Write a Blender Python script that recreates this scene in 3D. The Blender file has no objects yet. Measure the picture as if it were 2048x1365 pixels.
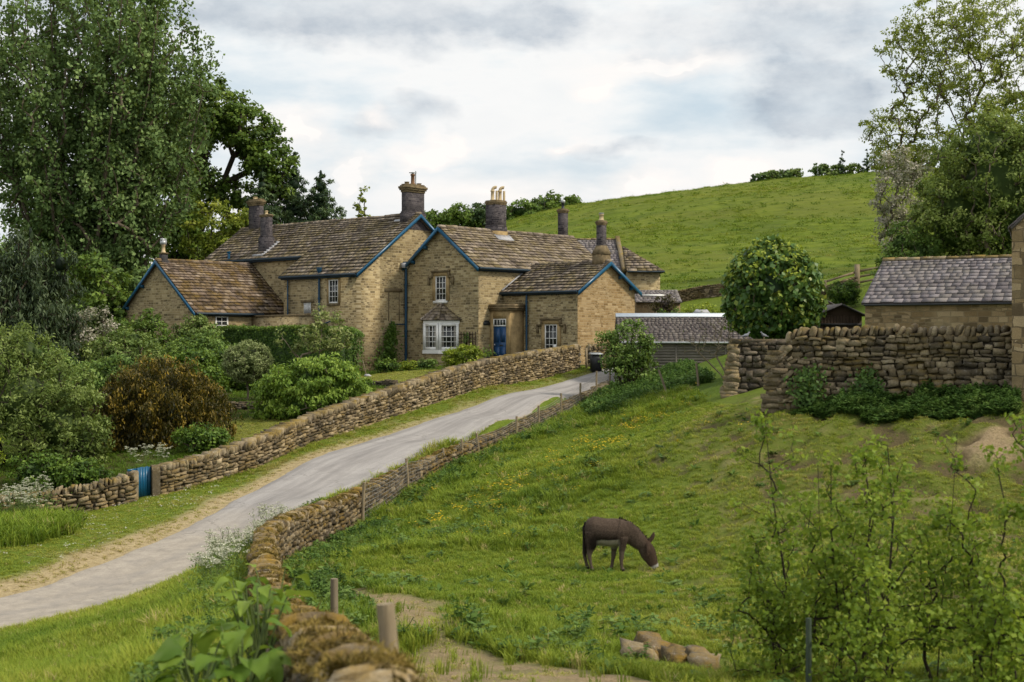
import bpy, math, random
import numpy as np
from mathutils import Vector, Matrix

SC = bpy.context.scene
COL = SC.collection
rng = np.random.default_rng(11)
random.seed(5)

# ------------------------------------------------------------------ objects
def tag(o, label=None, cat=None, group=None, kind=None):
    if label: o['label'] = label
    if cat: o['category'] = cat
    if group: o['group'] = group
    if kind: o['kind'] = kind
    return o

def thing(name, label, cat, loc=(0, 0, 0), rotz=0.0, group=None):
    o = bpy.data.objects.new(name, None)
    o.empty_display_size = 0.3
    COL.objects.link(o)
    o.location = loc
    o.rotation_euler = (0, 0, rotz)
    return tag(o, label, cat, group)

class MB:
    """collects vertices and faces, builds ONE mesh object"""
    def __init__(s):
        s.V = []; s.F = []; s.T = []; s.n = 0
    def add(s, V, F, tone=0.5):
        V = np.asarray(V, float).reshape(-1, 3); F = np.asarray(F, int)
        s.V.append(V); s.F.append(F + s.n); s.n += len(V)
        t = np.broadcast_to(np.asarray(tone, float), (len(F),)) if np.ndim(tone) == 0 else np.asarray(tone, float)
        s.T.append(t)
        return s
    def poly(s, pts, tone=0.5):
        return s.add(pts, [list(range(len(pts)))], tone)
    def box(s, lo, hi, tone=0.5):
        x0, y0, z0 = lo; x1, y1, z1 = hi
        V = [(x0,y0,z0),(x1,y0,z0),(x1,y1,z0),(x0,y1,z0),(x0,y0,z1),(x1,y0,z1),(x1,y1,z1),(x0,y1,z1)]
        return s.add(V, BOXF, tone)
    def hexa(s, V8, tone=0.5):
        return s.add(V8, BOXF, tone)
    def fbox(s, fr, u0, u1, v0, v1, d0, d1, tone=0.5):
        o, r, up, out = fr
        V = [o + r*a + up*b + out*c for (a, b, c) in
             [(u0,v0,d0),(u1,v0,d0),(u1,v0,d1),(u0,v0,d1),(u0,v1,d0),(u1,v1,d0),(u1,v1,d1),(u0,v1,d1)]]
        return s.add(V, BOXF, tone)
    def tube(s, pts, rad, n=6, tone=0.5, cap=True):
        P = np.asarray(pts, float); m = len(P)
        R = np.broadcast_to(np.asarray(rad, float), (m,))
        T = np.gradient(P, axis=0); T /= np.linalg.norm(T, axis=1)[:, None] + 1e-9
        ref = np.array([0, 0, 1.0]) if abs(T[:, 2]).mean() < 0.8 else np.array([1.0, 0, 0])
        A = np.cross(T, ref); A /= np.linalg.norm(A, axis=1)[:, None] + 1e-9
        B = np.cross(T, A)
        an = np.arange(n) * 2 * math.pi / n
        V = (P[:, None] + R[:, None, None] * (A[:, None] * np.cos(an)[None, :, None] + B[:, None] * np.sin(an)[None, :, None])).reshape(-1, 3)
        F = [[i*n + j, i*n + (j+1) % n, (i+1)*n + (j+1) % n, (i+1)*n + j] for i in range(m-1) for j in range(n)]
        s.add(V, F, tone)
        if cap:
            s.add(V[:n], [list(range(n))], tone); s.add(V[-n:], [list(range(n))[::-1]], tone)
        return s
    def lathe(s, c, prof, n=12, tone=0.5):
        c = np.asarray(c, float); an = np.arange(n) * 2 * math.pi / n
        V = np.concatenate([np.stack([c[0] + r*np.cos(an), c[1] + r*np.sin(an), np.full(n, c[2] + z)], 1) for r, z in prof])
        m = len(prof)
        F = [[i*n + j, i*n + (j+1) % n, (i+1)*n + (j+1) % n, (i+1)*n + j] for i in range(m-1) for j in range(n)]
        s.add(V, F, tone); s.add(V[-n:], [list(range(n))], tone)
        return s
    def loft(s, rings, n=12, tone=0.5):
        """rings: (centre, half height in the path's plane, half width sideways (y))"""
        C = np.array([r[0] for r in rings], float); m = len(C)
        T = np.gradient(C, axis=0); T /= np.linalg.norm(T, axis=1)[:, None] + 1e-9
        Y = np.array([0, 1.0, 0])
        A = np.cross(T, Y); A /= np.linalg.norm(A, axis=1)[:, None] + 1e-9
        B = np.cross(A, T)
        an = np.arange(n) * 2 * math.pi / n
        rv = np.array([r[1] for r in rings]); rl = np.array([r[2] for r in rings])
        V = (C[:, None] + (rv[:, None] * np.cos(an))[..., None] * A[:, None] + (rl[:, None] * np.sin(an))[..., None] * B[:, None]).reshape(-1, 3)
        F = [[i*n + j, i*n + (j+1) % n, (i+1)*n + (j+1) % n, (i+1)*n + j] for i in range(m-1) for j in range(n)]
        s.add(V, F, tone); s.add(V[:n], [list(range(n))[::-1]], tone); s.add(V[-n:], [list(range(n))], tone)
        return s
    def build(s, name, mat, parent=None, smooth=False):
        me = bpy.data.meshes.new(name)
        if s.n:
            V = np.concatenate(s.V)
            lens = np.concatenate([np.full(len(f), f.shape[1]) for f in s.F])
            idx = np.concatenate([f.ravel() for f in s.F])
            me.vertices.add(len(V)); me.vertices.foreach_set('co', V.ravel())
            me.loops.add(len(idx)); me.loops.foreach_set('vertex_index', idx.astype(np.int32))
            me.polygons.add(len(lens))
            me.polygons.foreach_set('loop_start', np.concatenate([[0], np.cumsum(lens)[:-1]]).astype(np.int32))
            if smooth: me.polygons.foreach_set('use_smooth', np.ones(len(lens), bool))
            a = me.attributes.new('tone', 'FLOAT', 'FACE'); a.data.foreach_set('value', np.concatenate(s.T).astype(np.float32))
            me.update(calc_edges=True)
        o = bpy.data.objects.new(name, me); COL.objects.link(o)
        if mat: me.materials.append(mat)
        if parent: o.parent = parent
        return o

BOXF = [[0,3,2,1],[4,5,6,7],[0,1,5,4],[1,2,6,5],[2,3,7,6],[3,0,4,7]]

# rounded stone: surface of a 3x3x3 lattice
_g = [(i, j, k) for i in (-1, 0, 1) for j in (-1, 0, 1) for k in (-1, 0, 1) if (i, j, k) != (0, 0, 0)]
_gi = {p: n for n, p in enumerate(_g)}
STV = np.array(_g, float)
_nz = np.abs(STV).sum(1)
STV = STV * np.array([0, 1.0, 0.985, 0.945])[_nz.astype(int)][:, None]
STF = []
for ax in range(3):
    for sg in (-1, 1):
        b, c = (ax + 1) % 3, (ax + 2) % 3
        for i in (-1, 0):
            for j in (-1, 0):
                q = []
                for (di, dj) in ((0, 0), (1, 0), (1, 1), (0, 1)):
                    p = [0, 0, 0]; p[ax] = sg; p[b] = i + di; p[c] = j + dj
                    q.append(_gi[tuple(p)])
                STF.append(q if sg > 0 else q[::-1])
STF = np.array(STF)

def add_stones(mb, C, S, AX, tone, jit=0.12, sharp=1.0):
    shp = np.where(_nz[:, None] > 1, np.where(_nz[:, None] > 2, 0.80 + 0.2*sharp, 0.88 + 0.12*sharp), 1.0)
    """C (n,3) centres, S (n,3) sizes, AX (n,3,3) rows = local axes"""
    n = len(C)
    if n == 0: return
    base = (STV * shp)[None] * (np.asarray(S)[:, None] / 2)
    base = base * (1 + rng.normal(0, jit, (n, 26, 1))) + rng.normal(0, jit * 0.75, (n, 26, 3)) * (np.asarray(S)[:, None] / 2)
    V = np.einsum('nij,njk->nik', base, np.asarray(AX)) + np.asarray(C)[:, None]
    F = (STF[None] + 26 * np.arange(n)[:, None, None]).reshape(-1, 4)
    mb.add(V.reshape(-1, 3), F, np.repeat(np.asarray(tone), 24))

def frame_of(o, r, out):
    return (np.array(o, float), np.array(r, float), np.array([0, 0, 1.0]), np.array(out, float))

# ------------------------------------------------------------------ noise
def _hash(ix, iy, seed):
    h = (ix.astype(np.int64) * 374761393 + iy.astype(np.int64) * 668265263 + seed * 1442695041) & 0x7fffffff
    h = ((h ^ (h >> 13)) * 1274126177) & 0x7fffffff
    return ((h ^ (h >> 16)) & 0xffff) / 65535.0
def vnoise(x, y, scale, seed=0, octs=3):
    x = np.asarray(x, float) / scale; y = np.asarray(y, float) / scale
    out = 0; amp = 1; tot = 0
    for o in range(octs):
        ix = np.floor(x); iy = np.floor(y); fx = x - ix; fy = y - iy
        fx = fx*fx*(3-2*fx); fy = fy*fy*(3-2*fy)
        a = _hash(ix, iy, seed+o); b = _hash(ix+1, iy, seed+o); c = _hash(ix, iy+1, seed+o); d = _hash(ix+1, iy+1, seed+o)
        out = out + amp * ((a*(1-fx)+b*fx)*(1-fy) + (c*(1-fx)+d*fx)*fy)
        tot += amp; amp *= 0.5; x = x*2.03 + 7.1; y = y*2.03 + 3.3
    return out / tot
def sstep(a, b, x):
    t = np.clip((x - a) / (b - a), 0, 1); return t*t*(3-2*t)

# ------------------------------------------------------------------ materials
class NT:
    def __init__(s, name):
        s.m = bpy.data.materials.new(name); s.m.use_nodes = True
        s.t = s.m.node_tree; s.t.nodes.clear()
        s.out = s.t.nodes.new('ShaderNodeOutputMaterial')
    def __call__(s, typ, _o=0, **kw):
        nd = s.t.nodes.new('ShaderNode' + typ)
        for k, v in kw.items():
            if k.startswith('p_'): setattr(nd, k[2:], v); continue
            key = int(k[1:]) if (k[0] == 'i' and k[1:].isdigit()) else k.replace('_', ' ')
            sk = nd.inputs[key]
            if isinstance(v, bpy.types.NodeSocket): s.t.links.new(v, sk)
            elif isinstance(v, tuple) and len(v) == 3 and sk.type == 'RGBA': sk.default_value = (*v, 1)
            else: sk.default_value = v
        return nd.outputs[_o]
    def mix(s, f, a, b, mode='MIX'): return s('MixRGB', p_blend_type=mode, Fac=f, Color1=a, Color2=b)
    def math(s, op, a, b=0.0, clamp=False): return s('Math', p_operation=op, p_use_clamp=clamp, i0=a, i1=b)
    def rng(s, v, a, b, c=0.0, d=1.0): return s('MapRange', Value=v, From_Min=a, From_Max=b, To_Min=c, To_Max=d)
    def noise(s, vec, scale, detail=4.0, rough=0.55, o=0): return s('TexNoise', _o=o, Vector=vec, Scale=scale, Detail=detail, Roughness=rough)
    def ramp(s, f, *stops):
        nd = s.t.nodes.new('ShaderNodeValToRGB'); s.t.links.new(f, nd.inputs[0])
        e = nd.color_ramp.elements
        while len(e) < len(stops): e.new(0.5)
        for el, (p, c) in zip(e, stops): el.position = p; el.color = (*c, 1)
        return nd.outputs[0]
    def attr(s, name, o=2, typ='GEOMETRY'): return s('Attribute', _o=o, p_attribute_name=name, p_attribute_type=typ)
    def finish(s, color, rough=0.9, bump=None, strength=0.5, dist=0.02, spec=0.3, metal=0.0):
        kw = {}
        if bump is not None: kw['Normal'] = s('Bump', Height=bump, Strength=strength, Distance=dist)
        b = s('BsdfPrincipled', Base_Color=color, Roughness=rough, Specular_IOR_Level=spec, Metallic=metal, **kw)
        s.t.links.new(b, s.out.inputs[0]); return s.m
    def obj(s): return s('TexCoord', _o=3)
    def objn(s):
        return s('TexCoord', _o=1)

def wallcoords(n):
    """object-space coordinates unrolled on upright walls: (run, height, 0)"""
    p = n('SeparateXYZ', Vector=n.obj()).node
    nn = n('SeparateXYZ', Vector=n.objn()).node
    fx = n.math('GREATER_THAN', n.math('ABSOLUTE', nn.outputs[0]), 0.6)
    u = n('Mix', i0=fx, i2=p.outputs[0], i3=p.outputs[1])
    return n('CombineXYZ', i0=u, i1=p.outputs[2], i2=0.0)

def mat_masonry(name, bw, bh, cols, mortar, mortar_w=0.012, stain=(0.10, 0.085, 0.05), stain_amt=0.5, light=(0.42, 0.33, 0.2)):
    n = NT(name); w = wallcoords(n)
    jit = n.noise(w, 2.3, 2.0, o=1)
    w2 = n('VectorMath', p_operation='ADD', i0=w, i1=n('VectorMath', p_operation='SCALE', i0=n('VectorMath', p_operation='SUBTRACT', i0=jit, i1=(0.5, 0.5, 0.5)), Scale=bh * 0.5))
    def brick(sc, off):
        nd = n('TexBrick', Vector=n('VectorMath', p_operation='ADD', i0=w2, i1=(off, off * 0.37, 0)), Color1=(0, 0, 0), Color2=(1, 1, 1), Mortar=(0.5, 0.5, 0.5),
               Scale=1.0, Mortar_Size=mortar_w, Mortar_Smooth=0.4, Bias=0.0, Brick_Width=bw * sc, Row_Height=bh * sc).node
        nd.offset = 0.43; nd.offset_frequency = 2; nd.squash = 0.72; nd.squash_frequency = 3
        return nd
    a = brick(1.0, 0.0); b = brick(0.62, 3.7)
    sel = n.math('GREATER_THAN', n.noise(n('VectorMath', p_operation='MULTIPLY', i0=w, i1=(0.45, 1.3, 1)), 0.9, 1.0), 0.53)
    tone = n.mix(sel, a.outputs[0], b.outputs[0]); mor = n('Mix', i0=sel, i2=a.outputs[1], i3=b.outputs[1])
    col = n.ramp(tone, (0.0, cols[0]), (0.35, cols[1]), (0.7, cols[2]), (1.0, cols[3]))
    fine = n.noise(w, 26.0, 5.0, 0.65)
    col = n.mix(0.55, col, n.ramp(fine, (0.25, (0.25, 0.25, 0.25)), (0.75, (0.75, 0.75, 0.75))), 'OVERLAY')
    col = n.mix(n.math('MULTIPLY', mor, 0.7), col, mortar)
    big = n.noise(w, 0.55, 5.0, 0.6)
    col = n.mix(n.rng(big, 0.5, 0.72, 0.0, stain_amt), col, stain)
    col = n.mix(n.rng(n.noise(n('VectorMath', p_operation='ADD', i0=w, i1=(9.0, 4.0, 0)), 0.7, 4.0), 0.55, 0.75, 0.0, 0.5), col, light)
    h = n.math('SUBTRACT', n.math('MULTIPLY', fine, 0.5), mor)
    return n.finish(col, 0.92, h, 0.7, 0.03, spec=0.15)

def mat_slab(name, c0, c1, c2, moss=(0.12, 0.09, 0.015), moss_amt=0.6, sc=1.0, rough=0.88, white=0.0, soot=0.45):
    """slates, dry stones: per-piece tone plus grain, moss where it is damp"""
    n = NT(name); p = n.obj()
    t = n.attr('tone')
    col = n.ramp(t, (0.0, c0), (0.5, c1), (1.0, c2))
    g = n.noise(p, 18.0 * sc, 6.0, 0.65)
    col = n.mix(0.7, col, n.ramp(g, (0.25, (0.22, 0.22, 0.22)), (0.75, (0.78, 0.78, 0.78))), 'OVERLAY')
    if white > 0:
        wv = n.noise(p, 7.0 * sc, 6.0, 0.75)
        col = n.mix(n.rng(wv, 0.56, 0.66, 0.0, white), col, (0.46, 0.43, 0.37))
    so = n.noise(n('VectorMath', p_operation='ADD', i0=p, i1=(17.0, 3.0, 8.0)), 0.9 * sc, 5.0, 0.65)
    col = n.mix(n.rng(so, 0.48, 0.68, 0.0, soot), col, tuple(x * 0.55 for x in c0))
    nz = n('SeparateXYZ', Vector=n('NewGeometry', _o=1)).node.outputs[2]
    mo = n.noise(p, 1.1 * sc, 6.0, 0.7)
    f = n.math('MULTIPLY', n.rng(mo, 0.42, 0.62), n.rng(nz, -0.1, 0.6, 0.25, 1.0))
    mc = n.mix(n.noise(p, 9.0, 3.0), moss, tuple(min(1, c * 1.9) for c in moss))
    col = n.mix(n.math('MULTIPLY', f, moss_amt), col, mc)
    return n.finish(col, rough, n.math('ADD', g, n.math('MULTIPLY', f, 0.6)), 0.6, 0.03, spec=0.2)

def mat_leaf(name, dark, mid, lite, trans=0.3, rough=0.55, spec=0.25):
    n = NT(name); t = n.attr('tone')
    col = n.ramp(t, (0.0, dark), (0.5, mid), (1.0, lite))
    b = n('BsdfPrincipled', Base_Color=col, Roughness=rough, Specular_IOR_Level=spec)
    tr = n('BsdfTranslucent', Color=n.mix(0.5, col, (0.25, 0.3, 0.03), 'MIX'))
    n.t.links.new(n('MixShader', i0=trans, i1=b, i2=tr), n.out.inputs[0])
    return n.m

def mat_plain(name, col, rough=0.6, vary=0.15, sc=8.0, spec=0.3, metal=0.0, bump=0.0):
    n = NT(name); g = n.noise(n.obj(), sc, 5.0, 0.6)
    c = n.mix(n.rng(g, 0.3, 0.7, 0.0, 1.0), tuple(x * (1 - vary) for x in col), tuple(min(1, x * (1 + vary)) for x in col))
    return n.finish(c, rough, g if bump else None, bump, 0.01, spec, metal)

def mat_wood(name, a, b, axis=2, sc=1.0, rough=0.85):
    n = NT(name); st = [14.0, 14.0, 14.0]; st[axis] = 0.9
    v = n('VectorMath', p_operation='MULTIPLY', i0=n.obj(), i1=tuple(x * sc for x in st))
    g = n.noise(v, 2.0, 6.0, 0.7); big = n.noise(n.obj(), 1.5, 3.0)
    c = n.mix(n.rng(g, 0.3, 0.7), a, b); c = n.mix(n.rng(big, 0.4, 0.7, 0, 0.5), c, tuple(x * 0.6 for x in a))
    c = n.mix(n.rng(n.attr('tone'), 0, 1, 0.0, 0.35), c, b)
    return n.finish(c, rough, g, 0.5, 0.01, 0.2)

# house stone: golden brown gritstone
STONE = mat_masonry('gritstone', 0.40, 0.155, [(0.13, 0.10, 0.055), (0.27, 0.205, 0.105), (0.36, 0.28, 0.145), (0.47, 0.38, 0.22)], (0.52, 0.43, 0.28), 0.016, stain=(0.12, 0.105, 0.065), stain_amt=0.6)
STONE_LIT = mat_masonry('sunlit_gritstone', 0.42, 0.15, [(0.20, 0.13, 0.055), (0.32, 0.215, 0.10), (0.38, 0.27, 0.135), (0.46, 0.34, 0.19)], (0.47, 0.38, 0.25), stain_amt=0.15)  # gritstone copy for the low wing's gable, sunlit warmth put into the colour
BARNSTONE = mat_masonry('barn_stone', 0.5, 0.22, [(0.11, 0.08, 0.045), (0.21, 0.145, 0.075), (0.28, 0.20, 0.11), (0.36, 0.27, 0.16)], (0.2, 0.16, 0.1), 0.02, stain_amt=0.6)
ASHLAR = mat_plain('dressed_sandstone', (0.33, 0.235, 0.115), 0.9, 0.3, 3.0, 0.15, bump=0.2)
ASHLAR_DARK = mat_plain('sooty_sandstone', (0.17, 0.13, 0.075), 0.9, 0.4, 4.0, 0.15, bump=0.3)
BRICKDARK = mat_masonry('sooty_brick', 0.34, 0.13, [(0.030, 0.027, 0.032), (0.052, 0.046, 0.051), (0.075, 0.066, 0.071), (0.115, 0.10, 0.10)], (0.17, 0.15, 0.148), 0.012, stain=(0.035, 0.033, 0.038), light=(0.10, 0.09, 0.09))
SLATE_H = mat_slab('stone_slate', (0.045, 0.036, 0.028), (0.20, 0.16, 0.13), (0.36, 0.30, 0.245), moss=(0.17, 0.13, 0.025), moss_amt=0.42, soot=0.5)
SLATE_M = mat_slab('mossy_stone_slate', (0.035, 0.026, 0.018), (0.17, 0.125, 0.095), (0.33, 0.265, 0.21), moss=(0.13, 0.082, 0.014), moss_amt=0.72, soot=0.7)
SLATE_B = mat_slab('blue_slate', (0.10, 0.088, 0.094), (0.20, 0.178, 0.188), (0.275, 0.25, 0.262), moss=(0.12, 0.11, 0.06), moss_amt=0.3, soot=0.35)
SLATE_G = mat_slab('lichened_slate', (0.06, 0.05, 0.05), (0.095, 0.08, 0.08), (0.16, 0.14, 0.135), moss=(0.2, 0.18, 0.15), moss_amt=0.3, white=0.75)
DRY_A = mat_slab('garden_wall_stone', (0.055, 0.045, 0.032), (0.19, 0.145, 0.088), (0.42, 0.335, 0.215), moss=(0.16, 0.105, 0.018), moss_amt=0.55, white=0.55, soot=0.6)
DRY_B = mat_slab('mossy_wall_stone', (0.040, 0.032, 0.022), (0.13, 0.10, 0.062), (0.31, 0.25, 0.165), moss=(0.14, 0.088, 0.014), moss_amt=0.75, sc=1.6, white=0.65, soot=0.55)
DRY_R = mat_slab('yard_wall_stone', (0.06, 0.05, 0.036), (0.165, 0.13, 0.085), (0.33, 0.27, 0.18), moss=(0.09, 0.062, 0.012), moss_amt=0.8, white=0.35, soot=0.65)
MOSSTOP = mat_slab('moss_coping', (0.055, 0.042, 0.025), (0.18, 0.135, 0.08), (0.40, 0.33, 0.22), moss=(0.17, 0.105, 0.014), moss_amt=0.9, sc=2.6, white=0.6, soot=0.5)
COPING = mat_slab('coping_stone', (0.06, 0.05, 0.036), (0.20, 0.16, 0.105), (0.38, 0.31, 0.21), moss=(0.17, 0.115, 0.018), moss_amt=0.75, sc=1.3, white=0.5, soot=0.5)
BIGSTONE = mat_masonry('big_block_stone', 0.62, 0.34, [(0.10, 0.075, 0.045), (0.22, 0.16, 0.085), (0.32, 0.235, 0.13), (0.40, 0.31, 0.19)], (0.10, 0.08, 0.055), 0.02, stain_amt=0.6)
GUTTER = mat_plain('gutter_paint', (0.008, 0.024, 0.04), 0.5, 0.2, 3.0, 0.4)
BLUE = mat_plain('blue_gloss_paint', (0.008, 0.085, 0.175), 0.35, 0.12, 3.0, 0.5)
DOORBLUE = mat_plain('door_blue_paint', (0.010, 0.055, 0.15), 0.4, 0.08, 3.0, 0.5)
PIPEBLUE = mat_plain('dark_blue_paint', (0.008, 0.05, 0.10), 0.45, 0.2, 3.0, 0.4)
WHITE = mat_plain('white_paint', (0.78, 0.77, 0.74), 0.5, 0.04, 3.0, 0.4)
BLACK = mat_plain('black_iron', (0.018, 0.02, 0.022), 0.5, 0.3, 5.0, 0.4)
GLASS = mat_plain('window_glass', (0.018, 0.02, 0.02), 0.06, 0.5, 0.9, 0.6)
CURTAIN = mat_plain('pale_curtain', (0.34, 0.32, 0.28), 0.8, 0.2, 6.0)
LEAD = mat_plain('lead_flashing', (0.36, 0.36, 0.38), 0.6, 0.25, 5.0)
CLAY = mat_plain('buff_clay', (0.5, 0.39, 0.23), 0.8, 0.2, 4.0)
RUST = mat_plain('rusty_flue', (0.16, 0.085, 0.04), 0.7, 0.4, 6.0)
STEEL = mat_plain('grey_steel', (0.4, 0.42, 0.43), 0.4, 0.2, 6.0, metal=0.4)
ZINC = mat_plain('pale_zinc', (0.62, 0.68, 0.74), 0.4, 0.08, 3.0, 0.5)
POSTWOOD = mat_wood('weathered_post', (0.13, 0.10, 0.06), (0.34, 0.275, 0.18))
PLANK = mat_wood('grey_board', (0.13, 0.115, 0.095), (0.235, 0.21, 0.175), axis=0)
DARKPLANK = mat_wood('creosoted_board', (0.03, 0.02, 0.014), (0.075, 0.05, 0.032), axis=2)
BARK = mat_wood('bark', (0.065, 0.05, 0.033), (0.14, 0.115, 0.08), sc=0.5)
BARKDARK = mat_wood('dark_bark', (0.022, 0.017, 0.012), (0.055, 0.043, 0.03), sc=0.5)
BARKPALE = mat_wood('pale_bark', (0.15, 0.12, 0.085), (0.27, 0.22, 0.15), sc=0.5)
WIRE = mat_plain('galvanised_wire', (0.3, 0.29, 0.27), 0.5, 0.1, 3.0, metal=0.3)
DARKFELT = mat_plain('roofing_felt', (0.05, 0.048, 0.05), 0.9, 0.3, 6.0)
# ------------------------------------------------------------------ terrain (eye level is z = 0, metres)
WALL_A = np.array([(-90, 38), (-40, 42.5), (-24, 44.3), (-19, 45.0), (-14.9, 46), (-12.5, 47), (-9.75, 51), (-7.9, 55.5), (-4.96, 63), (-1.6, 71), (3.6, 81), (9, 91), (14, 420)], float)
WALL_B = np.array([(2, -30), (0.3, -2), (-0.1, 3), (-0.65, 6.5), (-1.35, 10), (-2.8, 17), (-4.2, 23.5), (-5.1, 28.5), (-5.75, 33), (-5.6, 38), (-5.17, 43), (-4.3, 47), (-3.0, 51.5), (-1.2, 57), (0.9, 63.5), (3.0, 70), (5.2, 76.5), (9.5, 90), (14.5, 420)], float)
ROAD_L = np.array([(-22, 18, -5.9), (-18, 23.5, -5.95), (-14.6, 28.4, -5.95), (-11.88, 33, -5.92), (-10.83, 36.5, -5.77), (-9.7, 41, -5.48), (-8.9, 46.5, -5.07), (-7.7, 51.5, -4.44), (-6.27, 55, -4.06), (-3.55, 61.5, -3.42), (-0.58, 69, -2.67), (4.39, 80, -1.83), (7.3, 86, -1.6), (11, 93, -1.0)], float)

def resample(P, step):
    P = np.asarray(P, float); n = len(P)
    Q = np.vstack([2*P[0] - P[1], P, 2*P[-1] - P[-2]])
    out = []
    for i in range(1, n):
        p0, p1, p2, p3 = Q[i-1], Q[i], Q[i+1], Q[i+2]
        m = max(2, int(np.linalg.norm((p2 - p1)[:2]) / step))
        t = (np.arange(m) / m)[:, None]
        out.append(0.5 * ((2*p1) + (-p0 + p2)*t + (2*p0 - 5*p1 + 4*p2 - p3)*t**2 + (-p0 + 3*p1 - 3*p2 + p3)*t**3))
    out.append(P[-1:])
    return np.vstack(out)

def seg_dist(P, x, y):
    """signed distance to a polyline, positive on its left; also run along it"""
    x = np.asarray(x, float); y = np.asarray(y, float)
    best = np.full(x.shape, 1e18); sg = np.zeros(x.shape); run = np.zeros(x.shape); acc = 0
    for a, b in zip(P[:-1, :2], P[1:, :2]):
        d = b - a; L2 = d @ d; L = math.sqrt(L2)
        t = np.clip(((x - a[0]) * d[0] + (y - a[1]) * d[1]) / L2, 0, 1)
        ex = x - a[0] - t * d[0]; ey = y - a[1] - t * d[1]; dd = ex*ex + ey*ey
        cr = d[0] * (y - a[1]) - d[1] * (x - a[0])
        m = dd < best
        best = np.where(m, dd, best); sg = np.where(m, np.sign(cr), sg); run = np.where(m, acc + t * L, run); acc += L
    return np.sqrt(best) * np.where(sg == 0, 1, sg), run

class TPS:
    def __init__(s, pts, lam=0.02):
        P = np.array(pts, float); s.P = P[:, :2]; n = len(P)
        K = s.k(np.linalg.norm(s.P[:, None] - s.P[None], axis=2)) + lam * n * np.eye(n)
        A = np.zeros((n+3, n+3)); A[:n, :n] = K; A[:n, n] = 1; A[:n, n+1:] = s.P; A[n, :n] = 1; A[n+1:, :n] = s.P.T
        s.w = np.linalg.solve(A, np.concatenate([P[:, 2], [0, 0, 0]]))
    @staticmethod
    def k(r): return np.where(r > 0, r*r*np.log(np.maximum(r, 1e-9)), 0)
    def __call__(s, x, y):
        x = np.asarray(x, float); sh = x.shape; q = np.stack([x.ravel(), np.asarray(y, float).ravel()], 1)
        out = np.empty(len(q))
        for i in range(0, len(q), 20000):
            c = q[i:i+20000]; r = np.linalg.norm(c[:, None] - s.P[None], axis=2)
            out[i:i+20000] = s.k(r) @ s.w[:-3] + s.w[-3] + c @ s.w[-2:]
        return out.reshape(sh)

def edge_right(P, w):
    T = np.gradient(P[:, :2], axis=0); T /= np.linalg.norm(T, axis=1)[:, None]
    Q = P.copy(); Q[:, 0] += T[:, 1] * w; Q[:, 1] -= T[:, 0] * w; return Q
ROADL = resample(ROAD_L, 0.5); ROADR = edge_right(ROADL, 3.1)
ROADC = (ROADL + ROADR) / 2

FAR = [(-8.3,280,23),(7.5,280,26),(26.7,275,27.8),(45,270,29.6),(71,260,30.8),(98,250,31),(140,250,32),(23.8,180,12.7),(42.8,180,14.8),(8.9,200,14.2),(70,180,17),(100,180,19),
       (15,340,27),(60,340,29),(120,340,30),(-20,340,20),(-20,280,12),(-60,280,4),(-100,200,-1),(0,120,2.5),(-20,120,0),(-20,105,-1.5),(-50,100,-3),(-90,120,-4),(-50,140,-2),(-120,300,0),
       (15,115,4.25),(11,115,3.7),(22,115,4.6),(27.5,115,5.2),(40,120,6.2),(60,115,7.5),(21,92,3.6),(26,82,2.6),(40,85,4.0),(60,70,4),(0,600,10),(200,600,20),(-200,600,0),(300,300,30),(-300,200,-5),(200,100,14),(12,100,1.6),(5,105,0.6),(-8,112,0.3)]
HOUSEG = [(-9.7,88.8,-2.0),(-2,87.6,-1.5),(-0.8,88.6,-1.38),(3.9,85.2,-1.5),(7.7,89.4,-1.3),(-20,90.6,-2.2),(2,98,-1.0)]
FIELD = [(-0.6,6.5,-2.75),(-1.2,10,-3.25),(-2.6,17,-4.1),(-4.0,23.5,-4.75),(-4.8,28.5,-5.2),(-5.3,33,-5.5),(-5.1,38,-5.8),(-4.7,43,-5.85),(-3.8,47,-5.45),(-2.5,51.5,-4.95),(-0.7,57,-4.5),(1.4,63.5,-4.05),(3.4,70,-3.45),(5.5,76.5,-2.6),
         (-0.92,21,-4.13),(-0.1,14.5,-3.49),(-2.4,25,-4.55),(-2.0,33,-4.95),(2.4,31,-5.02),(0.6,22.5,-4.5),(1.75,18,-4.05),(3.04,15,-3.6),(5.15,15,-3.6),(6.2,26,-4.3),(8.9,26,-4.25),(4.9,37,-4.16),(8.7,34,-3.8),(12.1,34,-3.75),
         (8.1,43,-2.04),(11.3,39,-2.2),(13.6,38,-2.0),(3.1,50,-3.87),(-0.4,44,-4.64),(5.4,56,-3.15),(8.7,58,-1.9),(6.8,70,-2.1),(25,30,-2.5),(20,10,-2.5),(25,45,-0.9),(4,3,-2.6),(0.4,0,-2.1),(12,-5,-2),(2,-20,-2),(10,50,-1.6),(16,50,-1.0),(15,62,-0.6),(12,75,-0.6),(6,82,-1.6),(9,85,-1.2),(18,78,1.2)]
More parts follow.
